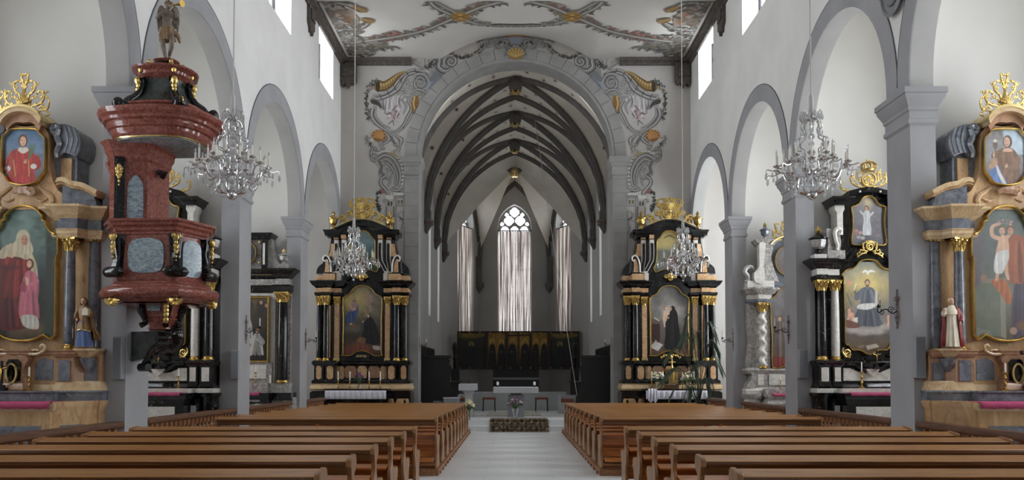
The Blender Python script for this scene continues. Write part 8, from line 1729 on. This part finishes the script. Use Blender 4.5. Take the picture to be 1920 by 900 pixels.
for px0, px1, y0, y1, k, lab in ((210, 228, 631, 711, 1, 'grey loudspeaker on the nearest left pillar beside the pulpit'), (1718, 1736, 630, 709, 1, 'grey loudspeaker on the nearest right pillar'), (432, 447, 657, 711, 2, 'grey loudspeaker on the second left pillar'), (1499, 1514, 655, 709, 2, 'grey loudspeaker on the second right pillar')):
    yf = PY[k]-.012; d = yf-.1; a, b = P(px0, y1, d), P(px1, y0, d); t = thing('loudspeaker', lab, 'loudspeaker', ((a[0]+b[0])/2, yf, a[2]), 0, 'pillar loudspeakers'); w_ = (b[0]-a[0])/2; h = b[2]-a[2]
    mb = MB(); mb.box(-w_, w_, -.1, 0, 0, h); mb.build('case', M['speaker'], t, mods=[('BEVEL', dict(width=.008, segments=2))]); mb = MB(); mb.box(-w_+.01, w_-.01, -.106, -.09, .015, h-.015); mb.build('grille', plain('loudspeaker_grille', (128, 132, 138), .7, bump=.6, bscale=400), t)

# ------------------------------------------------------------------ altar furnishings
def candlestick(x, y, zb, h, hc, label, group, r=.011):
    t = thing('candlestick', label, 'candlestick', (x, y, zb), 0, group)
    mb = MB(); mb.lathe([(h*.2, 0), (h*.2, h*.03), (h*.1, h*.1), (h*.05, h*.16), (h*.05, h*.3), (h*.09, h*.36), (h*.05, h*.42), (h*.045, h*.6), (h*.08, h*.68), (h*.045, h*.75), (h*.05, h*.9), (h*.15, h*.96), (h*.15, h)], n=12); mb.build('stick', M['brass'], t)
    mb = MB(); mb.lathe([(r, h), (r, h+hc), (r*.3, h+hc+.002), (r*.15, h+hc+.014)], n=8); mb.build('candle', M['wax'], t); return t
def crucifix(x, y, zb, h, label, group='altar crucifixes'):
    t = thing('crucifix', label, 'crucifix', (x, y, zb), 0, group); w_ = h*.05
    mb = MB(); mb.box(-h*.16, h*.16, -h*.1, h*.1, 0, h*.1); mb.box(-h*.1, h*.1, -h*.07, h*.07, h*.1, h*.2); mb.box(-w_*.7, w_*.7, -w_*.5, w_*.5, h*.2, h); mb.box(-h*.24, h*.24, -w_*.5, w_*.5, h*.74, h*.83); mb.build('cross', M['darkwood'], t)
    mb = MB(); mb.tube([(0, -w_*1.2, h*.72), (0, -w_*1.3, h*.58), (h*.01, -w_*1.2, h*.48), (0, -w_, h*.36)], [h*.035, h*.04, h*.03, h*.015], 7); mb.ball((h*.01, -w_*1.5, h*.79), h*.03); [mb.tube([(0, -w_*1.2, h*.72), (sg*h*.1, -w_, h*.76), (sg*h*.21, -w_, h*.79)], [h*.018, h*.015, h*.01], 6) for sg in (-1, 1)]; mb.build('corpus', M['brass'], t); return t
g = 'brass altar candlesticks'
a = sa1_l; candlestick(a.x0+35.6*a.k, 9.75, a.Z(732)+.0, .165, .1, 'brass candlestick with a short candle on the left ochre altar', g); crucifix(a.x0-10*a.k, 9.7, a.Z(732), .34, 'small dark crucifix on the left ochre altar')
a = sa1_r; candlestick(a.x0-29*a.k, 9.72, a.Z(732), .21, .1, 'brass candlestick with a short candle on the right ochre altar', g); crucifix(a.x0+19*a.k, 9.7, a.Z(732), .55, 'tall dark crucifix on the right ochre altar')
for a, nm, cx, o, h, hc in ((sa2_l, 'left', 304, 46, .2, .12), (sa2_r, 'right', 1637, -28, .27, .15)):
    zt = PZ(737, 13.6); r = MB(); r.box(-.6, .6, -.34, .05, zt, a.Z(728)); r.build('gradine', M['white'], a.t)
    candlestick(a.x0+o*a.k, 13.78, a.Z(728), h, hc, 'brass candlestick with a candle on the %s black altar with white columns' % nm, g); crucifix(a.x0+(4 if nm == 'left' else 5)*a.k, 13.95-.06, a.Z(692), .31, 'small crucifix below the painting of the %s black altar' % nm)
    t = thing('table_cloth', 'crimson cloth edge on the table of the %s black altar' % nm, 'altar cloth', (a.x0, 14.02, zt), 0, 'crimson altar cloths')
    r = MB(); r.sheet([[(-.6+1.2*i/30, y, zz+(.003*sin(i*1.1) if y < -.6 else 0)) for i in range(31)] for y, zz in ((-.35, .006), (-.6, .006), (-.672, .006), (-.682, -.005), (-.684, -.04))]); r.build('cloth', M['redcloth'], t, 60, [('SOLIDIFY', dict(thickness=.005))], norm=False)
for a, nm, y_, o, h, hc, zr in ((sa3_l, 'left altar with black cornices', 737, 33, .22, .14, 718), (sa3_r, 'right altar with twisted columns', 739, -25, .17, .09, 728)):
    zt = PZ(y_, 17.6); r = MB(); r.box(-.62, .62, -.3, .05, zt, a.Z(zr)); r.build('gradine', M['whitegrey'], a.t)
    candlestick(a.x0+o*a.k, 17.9, a.Z(zr), h, hc, 'brass candlestick on the third %s' % nm, g)
    t = thing('table_cloth', 'crimson cloth on the table of the third %s' % nm, 'altar cloth', (a.x0, 18.1, zt), 0, 'crimson altar cloths')
    r = MB(); r.sheet([[(-.56+1.12*i/30, y, zz+(.003*sin(i*1.1) if y < -.5 else 0)) for i in range(31)] for y, zz in ((-.31, .006), (-.5, .006), (-.56, .006), (-.572, -.005), (-.574, -.05))]); r.build('cloth', M['redcloth'], t, 60, [('SOLIDIFY', dict(thickness=.005))], norm=False)
a = sa3_l; t = thing('altar_candle', 'single white candle standing beside the column of the third left altar', 'candle', (a.x0+58*a.k, 17.98, a.Z(718))); mb = MB(); mb.lathe([(.02, 0), (.02, .16), (.004, .162), (.002, .18)], n=10); mb.build('candle', M['wax'], t)
for a, nm in ((ea_l, 'left'), (ea_r, 'right')):
    zt = a.Z(732); r = MB(); r.box(-57*a.k, 57*a.k, -.78, -.16, 1.0, zt); r.build('tabletop', M['black'], a.t)
    t = thing('altar_linen', 'white linen cloth with a crimson band on the altar %s of the chancel arch' % nm, 'altar cloth', (a.x0, 21.8, zt), 0, 'white altar cloths'); w_ = 55*a.k; r = MB(); sh = .02
    r.sheet([[(-w_+2*w_*i/80, y-(.012*sin(i*.9)+.006*sin(i*2.3))*f, zz) for i in range(81)] for y, zz, f in ((-.24, .008, 0), (-.5, .008, 0), (-.785, .008, 0), (-.797, -.003, .2), (-.8, -.06, .6), (-.803, -.12, .9), (-.806, -.2, 1.2))]); r.build('linen', M['linen'], t, 60, [('SOLIDIFY', dict(thickness=.004))], norm=False)
    r = MB(); r.box(-w_*1.02, w_*1.02, -.79, -.24, .012, .016); r.build('crimson_band', M['redcloth'], t)
    for i, px in enumerate((634, 656, 692, 713) if nm == 'left' else (1222, 1243, 1280, 1301)):
        x = P(px, 720, 21.4)[0]; wd = ['first', 'second', 'third', 'fourth'][i]; candlestick(x, 21.4, zt+.016, .24, .22, '%s candlestick from the left on the altar %s of the chancel arch' % (wd, nm), g, .016)
x = P(673, 720, 21.3)[0]; t = thing('potted_flower', 'purple flowers in a pale pot among the candlesticks of the left chancel altar', 'flower pot', (x, 21.3, ea_l.Z(732)+.016)); mb = MB(); mb.lathe([(.05, 0), (.07, .1), (.075, .11), (.06, .1), (.0, .09)], n=12); mb.build('pot', M['terra'], t); st = MB(); b1 = MB(); bouquet(st, [b1], 22, .12, .3, 5, None, .022, 1.0); [st.tube([(0, 0, .08), (q*.03, 0, .2), (q*.06, 0, .32)], .005, 4) for q in (-1, 0, 1)]; st.build('stems', M['green'], t); b1.build('blooms', M['petalp'], t)
for px, w_ in ((1233, 'left'), (1291, 'right')):
    x = P(px, 720, 21.3)[0]; t = thing('flower_vase', 'vase of white flowers to the %s of the gilt tabernacle' % w_, 'flower vase', (x, 21.28, ea_r.Z(732)+.016), 0, 'white altar flowers'); mb = MB(); mb.lathe([(.05, 0), (.025, .03), (.03, .08), (.06, .18), (.065, .2), (.0, .19)], n=12); mb.build('vase', M['terra'], t); st = MB(); b1 = MB(); b2 = MB(); bouquet(st, [b1, b1, b2], 26, .2, .26, 8+px, None, .036, .9); st.build('stems', M['green'], t); b1.build('blooms', M['petalw'], t); b2.build('pale_blooms', M['petaly'], t)
a = ea_r; k = a.k; zq = a.Z
m = MB(); m.box(-10*k, 10*k, -.4, .0, zq(732), zq(719)); m.box(-13*k, 13*k, -.45, .0, zq(722), zq(719)); m.build('tabernacle_base', M['pinkm'], a.t)
m = MB(); m.box(-9*k, 9*k, -.38, 0, zq(719), zq(694)); m.mould([(-9*k, 0), (-9*k, -.38), (9*k, -.38), (9*k, 0)], [(0, zq(697)), (.03, zq(695)), (.04, zq(692)), (-.1, zq(691))]); tb = m.build('tabernacle', M['goldleaf'], a.t)
m = MB(); [m.leafy([(.0, zq(716)), (x*3*k, zq(710)), (x*6*k, zq(704)), (x*5*k, zq(699))], .018, -.39, 4, 2.5, False, 2) for x in (-1, 1)]; m.tube([(0, -.39, zq(717)), (0, -.39, zq(698))], .02, 6); m.build('tabernacle_relief', M['gold'], tb)
m = MB(); m.lathe([(.06, 0), (.03, .04), (.015, .1), (.015, .3)], (0, -.2, zq(691)), 8); m.tube([(0, -.2, zq(691)), (0, -.2, zq(675))], .014, 6); m.tube([(-.09, -.2, zq(679)), (.09, -.2, zq(679))], .014, 6); m.build('tabernacle_cross', M['gold'], tb)
t = thing('draped_cloth', 'white cloth hanging in folds at the left end of the right chancel altar', 'altar cloth', (a.x0-44*k, 21.0, zq(732)+.02)); r = MB(); r.sheet([[(-.11+.22*i/24, -.03*sin(i*.8)*f-.02+y, zz+.02*cos(i*.5)*f) for i in range(25)] for y, zz, f in ((.25, .012, 0), (.05, .03, .3), (-.03, .03, .5), (-.06, -.06, 1), (-.06, -.16, 1.2), (-.055, -.28, 1.3))]); r.build('cloth', M['linen'], t, 60, [('SOLIDIFY', dict(thickness=.005))], norm=False)
# bouquet on the last pew
p = P(885, 762, 19.2); t = thing('pew_bouquet', 'small bouquet of cream flowers tied to the frontmost left pew end', 'bouquet', (-1.06, 19.3, p[2]-.12)); st = MB(); b1 = MB(); b2 = MB(); bouquet(st, [b1, b1, b2], 34, .1, .12, 9, None, .028, 1.2); st.tube([(0, 0, .1), (.0, 0, -.05), (.01, 0, -.2)], [.02, .015, .01], 6); st.build('stems', M['green'], t); b1.build('blooms', M['petaly'], t); b2.build('white_blooms', M['petalw'], t)
# palm in the last right bay
t = thing('potted_palm', 'potted palm with long drooping fronds beside the altar right of the chancel', 'palm', (4.35, 20.35, 0)); mb = MB(); mb.lathe([(.16, 0), (.2, .3), (.22, .32), (.2, .34), (.17, .32), (.0, .3)], n=16); mb.build('pot', M['terra'], t)
rp = random.Random(5)
tips = [(-.75, -.1, 1.95), (-.5, -.3, 2.25), (.35, -.2, 2.5), (.5, .1, 2.1), (-.3, .1, 2.7), (-.85, -.25, 1.45), (-.2, -.4, 1.5), (.45, -.3, 1.7), (-.6, .1, 1.1), (.2, -.4, 1.2), (-.35, -.35, 1.0), (.0, .2, 2.3)]
for tx_, ty_, tz_ in tips:
    stem = cr([(0, 0, .3), (tx_*.15, ty_*.15, .3+(tz_-.3)*.55), (tx_*.55, ty_*.55, tz_*.97+.08), (tx_*.85, ty_*.85, tz_), (tx_*1.1, ty_*1.1, tz_-.25)], 6)
    mb = MB(); mb.tube(stem, [.014, .011, .008, .005, .002], 5); N = len(stem)
    for i in range(N//2-2, N-1):
        a = np.array(stem[i]); b = np.array(stem[i+1]); d = b-a; d /= np.linalg.norm(d); s_ = np.cross(d, (0, 0, 1)); s_ /= np.linalg.norm(s_)+1e-9
        for sg in (-1, 1):
            for sub in (0, .5):
                p0 = a+(b-a)*sub; L = .3*(1-.4*(i/N)); e = p0+(s_*sg*.6+d*.7+np.array((0, 0, -.15)))*L+np.array((0, 0, -.08)); m_ = (p0+e)/2+np.array((0, 0, .03)); mb.tube([p0, m_, e], [.004, .012, .002], 4, .3, (0, 0, 1))
    mb.build('frond', M['leaf'], t)
